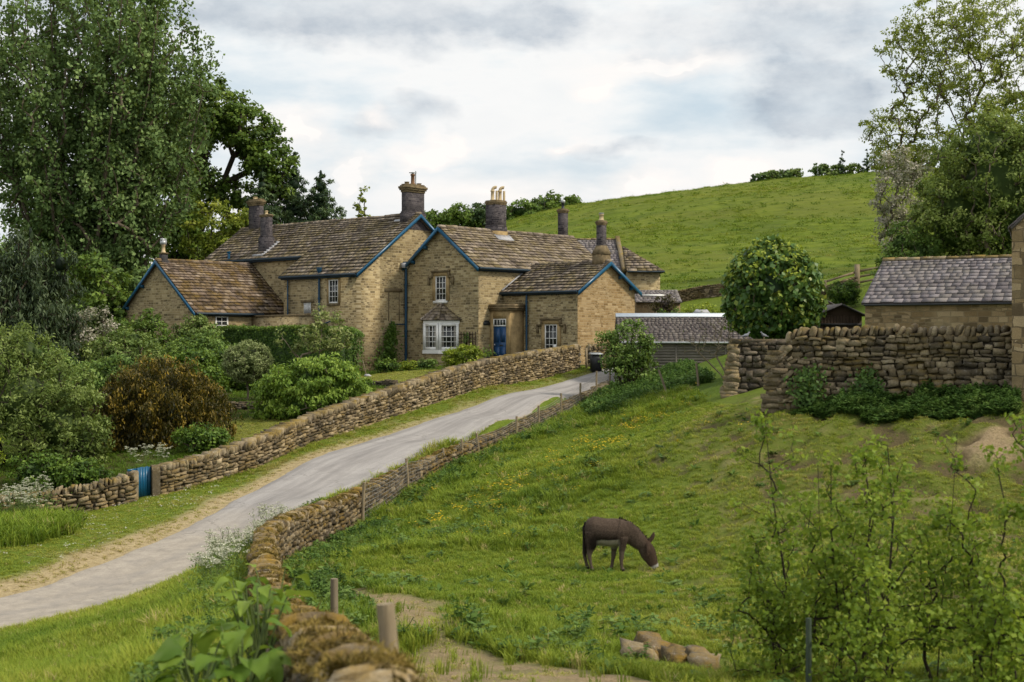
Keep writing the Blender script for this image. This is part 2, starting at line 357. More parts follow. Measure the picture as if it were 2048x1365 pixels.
ROADP = [tuple(p) for p in ROAD_L] + [tuple(p) for p in edge_right(ROAD_L, 3.1)] + [
         (-14.9,46,-5.74),(-12.5,47,-5.29),(-9.75,51,-4.75),(-7.9,55.5,-3.98),(-4.96,63,-3.21),(-1.6,71,-2.37),(3.6,81,-1.57),(-19,45,-5.9),(-24,44,-6.0),(-16,39,-5.4),(-40,40,-6.2),(-30,25,-6.2),
         (-0.9,6.5,-2.1),(-1.7,10,-2.6),(-3.2,17,-3.5),(-4.6,23.5,-4.2),(-5.5,28.5,-4.65),(-6.0,33,-4.9),(-5.9,38,-5.0),(-5.5,43,-5.0),(-4.6,47,-4.85),(-3.3,51.5,-4.42),(-1.5,57,-4.05),(0.6,63.5,-3.45),(2.7,70,-2.8),(4.9,76.5,-2.2),
         (-5.76,16,-3.85),(-5.1,20,-4.25),(-2.1,10,-2.7),(0,0,-1.75),(-3,3,-2.05),(-8,8,-2.9),(-12,12,-4.2),(-20,10,-5.5),(0,-20,-1.5),(-20,-10,-3),(-9,22,-5.1),(-6.8,27,-5.0)]
GARDEN = [(-11.3,60,-3.8),(-13.5,68,-2.95),(-6.3,80,-1.97),(-7.5,75,-2.37),(-3.7,84,-1.62),(-9.4,88,-2.0),(-20,70,-3.2),(-25,55,-4.6),(-16,51,-4.9),(-22,47,-5.4),(-35,60,-4.8),(-8.4,56.5,-3.65),(-12.4,49.5,-4.85),(-10.2,52,-4.2),(-5.4,64,-2.75),(-1.9,72,-2.0),(3.2,82,-1.5),(-40,45,-6),(-90,60,-6),(-30,85,-3.2),(-15.2,47.2,-5.5),(-45,75,-4.5)]
TF, TR, TG = TPS(FIELD + FAR + HOUSEG, 0.004), TPS(ROADP + FAR + HOUSEG, 0.002), TPS(GARDEN + FAR + HOUSEG, 0.004)

def ground0(x, y):
    x = np.asarray(x, float); y = np.asarray(y, float)
    dA, _ = seg_dist(WALL_A, x, y); dB, _ = seg_dist(WALL_B, x, y)
    wid = 0.22 + np.maximum(0, y - 82) * 0.35
    g = sstep(-wid, wid, dA); f = sstep(-wid, wid, -dB)
    return TR(x, y) * (1-g) * (1-f) + TG(x, y) * g * (1-f) + TF(x, y) * f, dA, dB, g * (1-f), f

def masks(x, y):
    x = np.asarray(x, float); y = np.asarray(y, float)
    z, dA, dB, g, f = ground0(x, y)
    dL, run = seg_dist(ROADC, x, y)
    road = np.abs(dL) - 1.55                      # distance outside the road's edge
    near = (y < 95)
    field = f * near
    n1 = vnoise(x, y, 1.7, 3); n2 = vnoise(x, y, 0.6, 9, 2); n3 = vnoise(x, y, 6.0, 21)
    pocked = field * sstep(3.0, 6.5, x + (n3 - 0.5) * 5 - np.maximum(0, 30 - y) * 0.25) * sstep(56, 46, y)
    pocked = np.maximum(pocked, 0.55 * field * sstep(0.5, 3, x + (n3 - .5) * 4) * sstep(36, 30, y))
    path = np.array([(-3.6, 26.6), (-2.7, 25.3), (-1.9, 24), (-1.36, 21), (-0.8, 18), (-0.3, 15), (0.3, 11), (0.8, 7)])
    dp = np.abs(seg_dist(path, x, y)[0])
    wp = 0.35 + np.clip(19 - y, 0, 6) * 0.30
    dirt = field * sstep(wp + 0.5, wp - 0.25, dp + (n1 - 0.5) * 1.4) * 0.95
    dirt = np.maximum(dirt, field * sstep(1.15, 0.7, np.hypot((x - 12.9) / 1.5, (y - 36.6) / 1.0) + (n1 - .5) * .8) * 0.9)
    dirt = np.maximum(dirt, field * sstep(1.15, 0.7, np.hypot((x - 12.9) / 1.5, (y - 39.8) / 0.6) + (n1 - .5) * .8) * 0.9)
    dirt = np.maximum(dirt, pocked * sstep(0.58, 0.70, n2 * 0.6 + n1 * 0.4) * 0.45)
    dirt = np.maximum(dirt, pocked * sstep(.42, .30, vnoise(x, y, 0.6, 41, 2)) * .0)
    rr = (1 - f) * (1 - g) * near
    lft = (dL > 0)
    dry = rr * lft * sstep(.75, 0.0, road - 0.55 * (n1 - .35) - 0.55 * sstep(50, 40, y)) * (.35 + .65*sstep(75, 48, y))
    dry = np.maximum(dry, rr * lft * 0.35 * sstep(0.5, 0.68, n1) * sstep(2.2, 0.6, road))
    lush = field * np.maximum(sstep(3.6, 0.6, -dB + (n1 - .5) * 2.5), 0.75 * sstep(0.52, 0.66, n3) * (1 - pocked))
    lawn = g * sstep(1.1, 0.85, np.hypot((x + 6.2) / 3.6, (y - 78) / 5.0)) + g * sstep(1.1, 0.85, np.hypot((x + 11.2) / 2.6, (y - 58.5) / 4.6))
    soil = g * near * (1 - np.clip(lawn, 0, 1))
    hollow = pocked * sstep(.46, .34, vnoise(x, y, 0.6, 41, 2))
    return dict(hollow=hollow, z=z, dA=dA, dB=dB, g=g, f=f, road=road, dL=dL, pocked=pocked, dirt=np.clip(dirt, 0, 1), dry=np.clip(dry, 0, 1), lush=np.clip(lush, 0, 1), lawn=np.clip(lawn, 0, 1), soil=soil, n1=n1, n2=n2, n3=n3)

def ground_full(x, y):
    m = masks(x, y); z = m['z']
    off = sstep(0.0, 0.5, m['road'])
    nb = np.where(np.asarray(y) < 110, 1.0, 0.0)
    z = z + off * nb * ((vnoise(x, y, 1.3, 31, 2) - .5) * 0.12 * (0.35 + 0.65 * m['f'])
                   + m['pocked'] * (vnoise(x, y, 0.6, 41, 2) - .5) * 0.42
                   + m['lush'] * (vnoise(x, y, 0.9, 45, 2) - .35) * 0.22)
    z = z - (1 - off) * 0.05
    far = sstep(100, 125, np.asarray(y))
    z = z + far * ((vnoise(x, y, 9.0, 51, 3) - .5) * 1.1 + (vnoise(x, y, 2.8, 57, 2) - .5) * 0.32)
    return z, m
def gz(x, y):
    return float(ground_full(np.array([x]), np.array([y]))[0][0])
def gza(x, y):
    return ground_full(np.asarray(x, float), np.asarray(y, float))[0]

def axis(lo, hi, segs):
    out = [lo]
    while out[-1] < hi:
        s = [st for (a, st) in segs if out[-1] >= a - 1e-9][-1]
        out.append(out[-1] + s)
    return np.array(out)
_xp = [0.0]
while _xp[-1] < 460: _xp.append(_xp[-1] + (0.2 if _xp[-1] < 17 else 0.5 if _xp[-1] < 40 else max(0.8, (_xp[-1] - 40) * 0.07 + 0.8)))
gx = np.concatenate([-np.array(_xp[1:])[::-1], _xp])
gy = axis(-25, 640, [(-25, 2.0), (-5, 0.5), (5, 0.2), (62, 0.35), (100, 1.0), (150, 1.6), (300, 12.0)])
XX, YY = np.meshgrid(gx, gy)
ZZ, MM = ground_full(XX.ravel(), YY.ravel())
_V = np.stack([XX.ravel(), YY.ravel(), ZZ], 1)
nx, ny = len(gx), len(gy)
_i = (np.arange(ny-1)[:, None] * nx + np.arange(nx-1)[None]).ravel()
_F = np.stack([_i, _i+1, _i+nx+1, _i+nx], 1)

def mat_ground():
    n = NT('meadow_ground'); p = n.obj()
    dirt, dry, lush, soil, lawn, pocked, hollow = [n.attr(k) for k in ('dirt', 'dry', 'lush', 'soil', 'lawn', 'pocked', 'hollow')]
    sep = n('SeparateXYZ', Vector=p).node
    fine = n.noise(p, 9.0, 6.0, 0.7); mid = n.noise(p, 1.1, 5.0, 0.6); big = n.noise(p, 0.09, 4.0, 0.6)
    vst = n('VectorMath', p_operation='MULTIPLY', i0=p, i1=(0.25, 0.5, 1.0)); blot = n.noise(vst, 0.9, 6.0, 0.72)
    g = n.ramp(fine, (0.2, (0.045, 0.075, 0.010)), (0.5, (0.125, 0.175, 0.022)), (0.85, (0.23, 0.27, 0.045)))
    g = n.mix(n.rng(mid, 0.4, 0.65, 0, 0.5), g, (0.085, 0.125, 0.012))
    far = n.rng(sep.outputs[1], 95, 120)
    hill = n.ramp(blot, (0.25, (0.05, 0.072, 0.006)), (0.44, (0.106, 0.148, 0.013)), (0.60, (0.150, 0.190, 0.020)), (0.8, (0.20, 0.215, 0.038)))
    hill = n.mix(n.rng(big, 0.45, 0.62, 0, 0.55), hill, (0.080, 0.118, 0.013))
    hill = n.mix(n.rng(n.noise(p, 2.6, 4.0, 0.7), 0.55, 0.75, 0, 0.5), hill, (0.05, 0.085, 0.009))
    hill = n.mix(n.rng(n.noise(n('VectorMath', p_operation='ADD', i0=vst, i1=(31.0, 5.0, 0)), 0.25, 5.0, 0.7), 0.63, 0.70, 0, 0.45), hill, (0.13, 0.09, 0.04))
    tz = n('CombineXYZ', i0=n.math('MULTIPLY', sep.outputs[0], 0.035), i1=n.math('MULTIPLY', sep.outputs[1], 0.035), i2=n.math('MULTIPLY', sep.outputs[2], 1.1))
    tr = n.noise(tz, 1.6, 5.0, 0.6)
    hill = n.mix(n.rng(n.math('ABSOLUTE', n.math('SUBTRACT', tr, 0.5)), 0.0, 0.035, 0.5, 0.0), hill, (0.055, 0.075, 0.012))
    hill = n.mix(n.rng(n.noise(p, 0.035, 3.0, 0.5), 0.45, 0.6, 0, 0.4), hill, (0.16, 0.165, 0.03))
    c = n.mix(far, g, hill)
    c = n.mix(n.math('MULTIPLY', lush, 0.6), c, (0.035, 0.075, 0.010))
    c = n.mix(n.math('MULTIPLY', pocked, n.rng(fine, 0.35, 0.65, 0.1, 0.7)), c, n.mix(mid, (0.085, 0.065, 0.03), (0.17, 0.165, 0.045)))
    c = n.mix(n.math('MULTIPLY', soil, 0.85), c, n.ramp(fine, (0.3, (0.02, 0.022, 0.008)), (0.7, (0.07, 0.06, 0.025))))
    c = n.mix(n.math('MULTIPLY', lawn, 0.8), c, n.ramp(mid, (0.3, (0.13, 0.15, 0.028)), (0.7, (0.22, 0.215, 0.06))))
    c = n.mix(dry, c, n.ramp(fine, (0.25, (0.22, 0.165, 0.085)), (0.6, (0.42, 0.335, 0.19)), (0.85, (0.58, 0.48, 0.30))))
    c = n.mix(n.math('MULTIPLY', dirt, n.rng(mid, 0.3, 0.55, 0.55, 1.0)), c, n.ramp(n.noise(p, 16.0, 6.0, 0.75), (0.25, (0.16, 0.112, 0.064)), (0.55, (0.345, 0.255, 0.155)), (0.8, (0.50, 0.395, 0.26))))
    c = n.mix(n.math('MULTIPLY', hollow, 0.9), c, n.mix(fine, (0.045, 0.034, 0.018), (0.15, 0.11, 0.06)))
    h = n.math('ADD', fine, n.math('MULTIPLY', blot, n.math('MULTIPLY', far, 6.0)))
    return n.finish(c, 0.95, h, 0.9, 0.08, 0.1)

mb = MB(); mb.add(_V, _F)
GROUND = mb.build('ground', mat_ground(), smooth=True)
for k in ('dirt', 'dry', 'lush', 'soil', 'lawn', 'pocked', 'hollow'):
    a = GROUND.data.attributes.new(k, 'FLOAT', 'POINT'); a.data.foreach_set('value', MM[k].astype(np.float32))
tag(GROUND, kind='structure')

# the lane
def mat_road():
    n = NT('lane_asphalt'); p = n.obj(); u = n.attr('across')
    sp = n('SeparateXYZ', Vector=p).node
    fine = n.noise(p, 30.0, 6.0, 0.75)
    st = n('CombineXYZ', i0=n.math('MULTIPLY', u, 7.0), i1=n.math('MULTIPLY', sp.outputs[1], 0.16), i2=0.0)
    streak = n.noise(st, 1.6, 5.0, 0.6)
    c = n.ramp(streak, (0.28, (0.19, 0.178, 0.172)), (0.5, (0.275, 0.258, 0.248)), (0.72, (0.36, 0.338, 0.32)))
    ruts = n.math('ABSOLUTE', n.math('SUBTRACT', n.math('ABSOLUTE', n.math('SUBTRACT', u, 0.5)), 0.26))
    c = n.mix(n.rng(ruts, 0.03, 0.14, 0.35, 0.0), c, (0.37, 0.35, 0.335))
    near = n.rng(n.math('ADD', sp.outputs[1], n.math('MULTIPLY', n.noise(p, 0.7, 4.0), 5.0)), 42.0, 47.5, 0.75, 0.0)
    c = n.mix(near, c, n.ramp(n.noise(p, 2.2, 6.0, 0.7), (0.25, (0.22, 0.19, 0.155)), (0.7, (0.43, 0.375, 0.30))))
    c = n.mix(0.6, c, n.ramp(fine, (0.2, (0.25, 0.25, 0.25)), (0.8, (0.75, 0.75, 0.75))), 'OVERLAY')
    mo = n.noise(p, 0.8, 5.0, 0.65)
    c = n.mix(n.rng(mo, 0.52, 0.60, 0, 0.28), c, (0.21, 0.195, 0.185))
    ck = n('TexVoronoi', p_feature='DISTANCE_TO_EDGE', Vector=n('VectorMath', p_operation='ADD', i0=p, i1=n.noise(p, 1.2, 4.0, 0.7, o=1)), Scale=0.7)
    c = n.mix(n.math('MULTIPLY', n.rng(ck, 0.0, 0.022, 0.55, 0.0), n.rng(n.noise(p, 0.35, 2.0), 0.5, 0.6)), c, (0.10, 0.09, 0.08))
    c = n.mix(n.rng(n.math('ABSOLUTE', n.math('SUBTRACT', u, 0.55)), 0.0, 0.09, 0.30, 0.0), c, (0.22, 0.205, 0.195))
    e = n.math('ABSOLUTE', n.math('SUBTRACT', u, 0.5))
    e2 = n.math('ADD', e, n.math('MULTIPLY', n.math('SUBTRACT', n.noise(p, 2.5, 5.0, 0.7), 0.5), 0.22))
    c = n.mix(n.rng(e2, 0.44, 0.50, 0, 0.85), c, (0.29, 0.225, 0.12))
    return n.finish(c, 0.9, fine, 0.4, 0.01, 0.2)
def ribbon(cl, w0, w1, m):
    T = np.gradient(cl[:, :2], axis=0); T /= np.linalg.norm(T, axis=1)[:, None]
    us = np.linspace(0, 1, m)
    P = cl[:, None, :2] + (w0 + (w1 - w0) * us)[None, :, None] * np.stack([T[:, 1], -T[:, 0]], 1)[:, None]
    return P, us
cl = resample(ROAD_L, 0.35)
T = np.gradient(cl[:, :2], axis=0); T /= np.linalg.norm(T, axis=1)[:, None]; NR = np.stack([T[:, 1], -T[:, 0]], 1)
us = np.linspace(0, 1, 12)
probe = np.linspace(2.6, 6.0, 60); PP = cl[:, None, :2] + probe[None, :, None] * NR[:, None]
dw = np.abs(seg_dist(WALL_B, PP[..., 0], PP[..., 1])[0]); wr = np.clip(probe[np.argmin(dw, axis=1)] - .42, 3.0, 5.2)      # the lane runs right up to the retaining wall
kk = sstep(44, 50, cl[:, 1]) * sstep(80, 76, cl[:, 1]); WR = 3.1 * (1 - kk) + wr * kk; WR = np.convolve(np.pad(WR, 6, mode='edge'), np.ones(13)/13, 'valid')
P = cl[:, None, :2] + (us[None] * WR[:, None])[..., None] * NR[:, None]
wob = (vnoise(P[..., 0], P[..., 1], 0.8, 77, 2) - .5) * 0.35
T = np.gradient(cl[:, :2], axis=0); T /= np.linalg.norm(T, axis=1)[:, None]
edge = (np.abs(us - .5) > .49) * np.sign(us - .5)
P = P + (wob * edge[None])[..., None] * np.stack([T[:, 1], -T[:, 0]], 1)[:, None]
zr = ground0(P[..., 0].ravel(), P[..., 1].ravel())[0].reshape(P.shape[:2]) + 0.02 - 0.10 * (np.abs(us - .5) > .49)[None] + 0.03 * (1 - (2*us - 1)**2)[None]
V = np.concatenate([P, zr[..., None]], 2).reshape(-1, 3)
k, m = P.shape[:2]
_i = (np.arange(k-1)[:, None] * m + np.arange(m-1)[None]).ravel()
mb = MB(); mb.add(V, np.stack([_i, _i+1, _i+m+1, _i+m], 1))
ROAD = mb.build('road', mat_road(), smooth=True)
a = ROAD.data.attributes.new('across', 'FLOAT', 'POINT'); a.data.foreach_set('value', np.tile(us, k).astype(np.float32))
tag(ROAD, kind='structure')
# ------------------------------------------------------------------ buildings
HOUSE_O = (-9.742, 88.8, 0.0); HOUSE_A = math.atan2(0.74, 0.673)

def roof_plane(mb, o, u, v, L, lo, hi, e0=0.40, e1=0.24, wid=(0.3, 0.62), th=0.075, sag=0.05):
    """courses of overlapping slates on a plane; lo/hi give the run limits at height fraction 0..1"""
    o = np.array(o, float); u = np.array(u, float); v = np.array(v, float); nrm = np.cross(u, v)
    if nrm[2] < 0: nrm = -nrm
    P = [o + u*lo(0), o + u*hi(0), o + u*hi(1) + v*L, o + u*lo(1) + v*L]
    mb.add([p - nrm*0.03 for p in P] + [p - nrm*0.10 for p in P], [[0,1,2,3],[7,6,5,4],[0,4,5,1],[2,6,7,3],[1,5,6,2],[0,3,7,4]], 0.2)
    d = 0.0; C = []
    while d < L - 0.05:
        f = d / L; e = e0 + (e1 - e0) * f; e = min(e, L - d)
        a, b = lo(f), hi(f); a2, b2 = lo(min(1, (d+e)/L)), hi(min(1, (d+e)/L))
        x = min(a, a2) ; A0 = max(a, a2) if False else a
        x = a + 0.0; row_t = rng.uniform(-.08, .08); row_d = rng.normal(0, 0.012)
        first = True
        while x < b - 0.03:
            w = rng.uniform(*wid) * (1.1 - 0.35*f)
            if first: w *= rng.uniform(0.4, 1); first = False
            x1 = min(x + w, b)
            if b - x1 < 0.12: x1 = b
            s = lambda q, h: o + u*q + v*(d + h) + nrm * (sag * (vnoise(np.array([q]), np.array([d]), 3.0, 5, 2)[0] - .5) * 2)
            lift = rng.normal(0, 0.006); lowv = -0.04 + row_d + rng.normal(0, 0.012)
            xs0, xs1 = x + 0.009, x1 - 0.009
            up = e + 0.06
            # upper corners follow slanted verges
            fa = min(1, (d + e)/L); xu0 = max(xs0, lo(fa)); xu1 = min(xs1, hi(fa))
            if xu1 <= xu0: xu0 = xu1 = (xu0 + xu1) / 2
            B = [s(xs0, lowv), s(xs1, lowv), s(xu1, up), s(xu0, up)]
            off = [th + lift, th + lift + rng.normal(0, .004), 0.004, 0.004]
            V = [B[i] - nrm*0.02 + nrm*(off[i] - th*0.75 if i < 2 else off[i]) for i in range(4)] + [B[i] + nrm*(off[i] + (0.012 if i < 2 else 0.010)) for i in range(4)]
            tv = float(np.clip(0.5 + row_t + rng.normal(0, 0.22), 0.15, 1)); mb.add(V, BOXF, [tv, tv, 0.0, tv*.4, tv, tv*.4])  # dark lower and side edges: course shadow lines painted into tone, plus joint dirt
            x = x1
        d += e
def ridge_tiles(mb, a, b, w=0.20, seg=0.55, th=0.10):
    a = np.array(a, float); b = np.array(b, float); L = np.linalg.norm(b - a); t = (b - a) / L
    s = np.array([-t[1], t[0], 0]); s /= np.linalg.norm(s); n = max(1, int(L / seg))
    for i in range(n):
        p = a + t * (L*i/n + 0.008); q = a + t * (L*(i+1)/n - 0.008); z = np.array([0, 0, 1.0]); j = rng.normal(0, 0.012)
        for sg in (1,):
            V = [p - s*w - z*th, q - s*w - z*th, q + s*w - z*th, p + s*w - z*th, p - s*w*.35 + z*(.06+j), q - s*w*.35 + z*(.06+j), q + s*w*.35 + z*(.06+j), p + s*w*.35 + z*(.06+j)]
            mb.hexa(V, float(rng.uniform(.2, .9)))
def gable_walls(mb, x0, x1, y0, y1, zb, ze0, ze1, axis, zr, r):
    """solid block under a pitched roof; axis 'x' or 'y' is the ridge direction, r its position"""
    if axis == 'x':   # profile in y
        prof = [(y0, zb), (y1, zb), (y1, ze1), (r, zr), (y0, ze0)]
        A = [(x0, y, z) for y, z in prof]; B = [(x1, y, z) for y, z in prof]
    else:
        prof = [(x0, zb), (x1, zb), (x1, ze1), (r, zr), (x0, ze0)]
        A = [(x, y0, z) for x, z in prof]; B = [(x, y1, z) for x, z in prof]
    mb.poly(A); mb.poly(B[::-1])
    for i in range(5):
        j = (i+1) % 5; mb.poly([A[j], A[i], B[i], B[j]])
def bargeboard(mb, a, b, out, depth=0.24, th=0.05):
    a = np.array(a, float); b = np.array(b, float); o = np.array(out, float); z = np.array([0, 0, 1.0])
    mb.hexa([a - z*depth, b - z*depth, b - z*depth + o*th, a - z*depth + o*th, a, b, b + o*th, a + o*th])
def purlin(mb, p, out, L=0.24, s=0.09):
    p = np.array(p, float); o = np.array(out, float); r = np.array([-o[1], o[0], 0]); z = np.array([0, 0, 1.0])
    q = p - o*L
    mb.hexa([q - r*s - z*s*2.2, p - r*s - z*s*1.2, p + r*s - z*s*1.2, q + r*s - z*s*2.2, q - r*s, p - r*s, p + r*s, q + r*s])

def sash(parent, fr, w, h, cols, rows, cur=0.0, frame=0.07, bar=0.028, d=0.05, mid=True, sill=True, sillmat=None, sill_h=0.16, sill_o=0.12):
    """sash window centred on fr's origin (bottom centre)"""
    f = MB()
    f.fbox(fr, -w/2, -w/2+frame, 0, h, 0.0, d); f.fbox(fr, w/2-frame, w/2, 0, h, 0.0, d)
    f.fbox(fr, -w/2+frame, w/2-frame, 0, frame*1.2, 0.0, d-.003); f.fbox(fr, -w/2+frame, w/2-frame, h-frame, h, 0.0, d-.003)
    iw = w - 2*frame; ih = h - 2.2*frame
    for i in range(1, cols):
        x = -w/2 + frame + iw*i/cols; f.fbox(fr, x-bar/2, x+bar/2, frame*1.2, h-frame, 0.0, d-.012)
    for j in range(1, rows):
        y = frame*1.2 + ih*j/rows; b = bar*1.6 if (mid and j*2 == rows) else bar
        f.fbox(fr, -w/2+frame, w/2-frame, y-b/2, y+b/2, 0.0, d-.014 if b == bar else d-.006)
    win = f.build('window', WHITE, parent)
    g = MB(); g.fbox(fr, -w/2+.02, w/2-.02, .02, h-.02, -0.02, 0.012); g.build('pane', GLASS, win)
    if cur:
        c = MB()
        for sg in (-1, 1):
            for k in range(4):
                a = sg*(w/2-frame-iw*cur*(k)/4); b = sg*(w/2-frame-iw*cur*(k+1)/4)
                c.fbox(fr, min(a,b), max(a,b)-.004, .12, h-.1, 0.013, 0.016+0.003*(k % 2))
        c.build('curtain', CURTAIN, win)
    if sill:
        s = MB(); s.fbox(fr, -w/2-.12, w/2+.12, -sill_h, 0, 0.0, sill_o); s.build('sill', sillmat or WHITE, win)
    return win
def surround(parent, fr, w, h, t=0.2, d=0.09, lintel=0.28, label_mould=True):
    m = MB()
    m.fbox(fr, -w/2-t, -w/2, -0.0, h, -0.02, d); m.fbox(fr, w/2, w/2+t, -0.0, h, -0.02, d)
    m.fbox(fr, -w/2-t, w/2+t, h, h+lintel, -0.02, d+.004)
    m.build('stone_surround', ASHLAR, parent)
    if label_mould:
        l = MB(); W2 = w/2 + t + .06; zt = h + lintel
        l.fbox(fr, -W2, W2, zt+.002, zt+.13, 0, .17)
        for sg in (-1, 1):
            a, b = sorted((sg*(W2), sg*(W2-.12))); l.fbox(fr, a, b, zt-.36, zt, 0, .15)
            a, b = sorted((sg*(W2+.002), sg*(W2+.30))); l.fbox(fr, a, b, zt-.36, zt-.24, 0, .14)
            a, b = sorted((sg*(W2+.20), sg*(W2+.33))); l.fbox(fr, a, b, zt-.80, zt-.362, 0, .13)
        l.build('hood_mould', ASHLAR_DARK, parent)

def pipe(parent, x, y, z0, z1, r=0.06, hopper=True, mat=None):
    p = MB(); p.tube([(x, y, z0), (x, y, z1)], r, 8)
    zz = z0 + 0.9
    while zz < z1 - .3:
        p.lathe((x, y, zz), [(r*1.35, 0), (r*1.35, .10)], 8); zz += 1.5
    if hopper: p.lathe((x, y, z1-.05), [(r*1.1, 0), (r*2.1, .12), (r*2.3, .30), (r*2.3, .34)], 8)
    return p.build('drainpipe', mat or PIPEBLUE, parent)
def stack(parent, x, y, sx, sy, zb, zt, base_h=0.5, cap_h=0.4, flare=0.1, mat=None, name='chimney', capk=1.0):
    """brick chimney with plinth and stone cap; returns it"""
    m = MB(); m.box((x-sx/2, y-sy/2, zb), (x+sx/2, y+sy/2, zt-cap_h))
    ch = m.build(name, mat or BRICKDARK, parent)
    b = MB(); b.box((x-sx/2-flare, y-sy/2-flare, zb-.02), (x+sx/2+flare, y+sy/2+flare, zb+base_h)); b.box((x-sx/2-flare*.5, y-sy/2-flare*.5, zb+base_h+.002), (x+sx/2+flare*.5, y+sy/2+flare*.5, zb+base_h+.1))
    b.build('chimney_base', mat or BRICKDARK, ch)
    c = MB(); z = zt - cap_h
    for k, (o, h0, h1) in enumerate([(o_*capk, a_, b_) for o_, a_, b_ in ((.05, 0, .25), (.14, .25, .45), (.20, .45, .72), (.10, .72, .86), (.02, .86, 1.0))]):
        c.box((x-sx/2-o, y-sy/2-o, z+h0*cap_h+.001*k), (x+sx/2+o, y+sy/2+o, z+h1*cap_h))
    c.build('chimney_cap', ASHLAR_DARK, ch)
    return ch
def pot(parent, x, y, z, h, r, mat, hood=False):
    p = MB(); p.lathe((x, y, z), [(r*1.15, 0), (r*1.15, h*.12), (r*.92, h*.16), (r*.85, h*.8), (r*1.1, h*.84), (r*1.1, h*.92), (r*.8, h)], 10)
    if hood:
        an = np.linspace(0, math.pi*.62, 7); R = r*1.3
        p.tube([(x + R*1.2*(1-math.cos(a))*.67, y - R*1.2*(1-math.cos(a))*.74, z + h*.95 + R*1.2*math.sin(a)) for a in an], r*.8, 8)
        p.tube([(x + r*2.1*.67, y - r*2.1*.74, z), (x + r*2.1*.67, y - r*2.1*.74, z + h*.92)], r*.6, 8)
    return p.build('chimney_pot', mat, parent)

H = thing('stone_farmhouse', 'rambling golden stone farmhouse with dark chimneys, blue bargeboards and a blue front door', 'farmhouse', HOUSE_O, HOUSE_A)
ZB = -4.0
S1 = 0.734; RX, RZ = 5.32, 8.2
zr1 = lambda x: RZ - abs(x - RX) * S1
LEN1 = 18.45
# --- tall main range
m = MB(); gable_walls(m, 2.05, 8.45, 0, LEN1, ZB, zr1(2.05)-.12, zr1(8.45)-.12, 'y', RZ-.14, RX); m.build('wall', STONE, H)
m = MB()   # low aisle under the catslide
A = [(0.05, y, z) for (y, z) in ()]
m.hexa([(0.05, 0, ZB), (2.06, 0.003, ZB), (2.06, 7.2, ZB), (0.05, 7.2, ZB), (0.05, 0, zr1(0.05)-.12), (2.06, 0.003, zr1(2.06)-.12), (2.06, 7.2, zr1(2.06)-.12), (0.05, 7.2, zr1(0.05)-.12)])
m.build('wall', STONE, H)
sl = math.hypot(1, S1)
r = MB(); xe = -0.22; Lr = (RX - xe) * sl; fk = (1.75 - xe) / (RX - xe)
vdir = np.array([1, 0, S1]) / sl
# long slope: full height over the aisle, upper part elsewhere
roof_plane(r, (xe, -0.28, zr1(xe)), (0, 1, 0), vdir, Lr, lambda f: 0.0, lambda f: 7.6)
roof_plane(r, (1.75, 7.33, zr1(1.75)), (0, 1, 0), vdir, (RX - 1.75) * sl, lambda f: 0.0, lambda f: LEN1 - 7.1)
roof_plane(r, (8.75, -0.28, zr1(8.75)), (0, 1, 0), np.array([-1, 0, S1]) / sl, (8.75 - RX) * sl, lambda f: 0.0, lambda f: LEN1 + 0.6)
ridge_tiles(r, (RX, -0.28, RZ+.05), (RX, LEN1+.3, RZ+.05))
roof1 = r.build('roof', SLATE_H, H)
b = MB(); bargeboard(b, (xe, -.30, zr1(xe)-.02), (RX, -.30, RZ-.02), (0, -1, 0)); bargeboard(b, (8.75, -.30, zr1(8.75)-.02), (RX, -.30, RZ-.02), (0, -1, 0))
for x in (0.8, 2.4, 4.0, 6.6): purlin(b, (x, -.29, zr1(x)-.14), (0, -1, 0))
b.build('bargeboard', BLUE, H)
g = MB(); g.tube([(xe-.05, -.25, zr1(xe)-.05), (xe-.05, 7.3, zr1(xe)-.05)], .085, 8); g.box((xe+.02, -.22, zr1(xe)-.22), (xe+.14, 7.2, zr1(xe)-.10)); g.build('gutter', GUTTER, H)
g = MB(); g.tube([(1.70, 7.4, zr1(1.75)-.05), (1.70, LEN1+.2, zr1(1.75)-.05)], .085, 8); g.box((1.77, 7.4, zr1(1.75)-.22), (1.9, LEN1, zr1(1.75)-.10)); g.build('gutter', GUTTER, H)
# chimneys of the main range
c = stack(H, RX, 0.42, 1.55, .52, 7.65, 10.15, 0.62, 0.55, .08, capk=.8)
pot(c, RX-.55, .42, 10.13, .16, .17, ASHLAR_DARK); pot(c, RX+.55, .42, 10.13, .14, .17, ASHLAR_DARK)
p = pot(c, RX-.02, .42, 10.13, .72, .14, RUST)
q = MB(); q.tube([(RX-.02, .42, 10.83), (RX-.02, .42, 10.90)], .06, 8); q.box((RX-.2, .24, 10.90), (RX+.16, .6, 10.94)); q.build('cowl', STEEL, c)
q = MB(); q.tube([(RX+.24, .42, 10.1), (RX+.24, .42, 11.05)], .04, 6); q.build('flue', STEEL, c)
c = stack(H, RX, 17.0, .42, 1.22, 7.3, 10.3, .5, .5, .08, capk=.7); pot(c, RX, 17.1, 10.28, .18, .18, CLAY)
c = stack(H, 2.75, 12.5, .36, .90, 5.7, 8.75, 1.45, .2, .10, capk=.35); pot(c, 2.75, 12.5, 8.7, .3, .12, CLAY)
fl = MB()
for k in range(7): fl.box((1.95+.2*k, 11.90-.02*k, zr1(1.95+.2*k)+.02), (2.18+.2*k, 12.02, zr1(2.18+.2*k)+.08))
fl.box((1.98, 11.9, zr1(2.0)+.03), (2.1, 13.1, zr1(2.1)+.10)); fl.build('lead_flashing', LEAD, H)
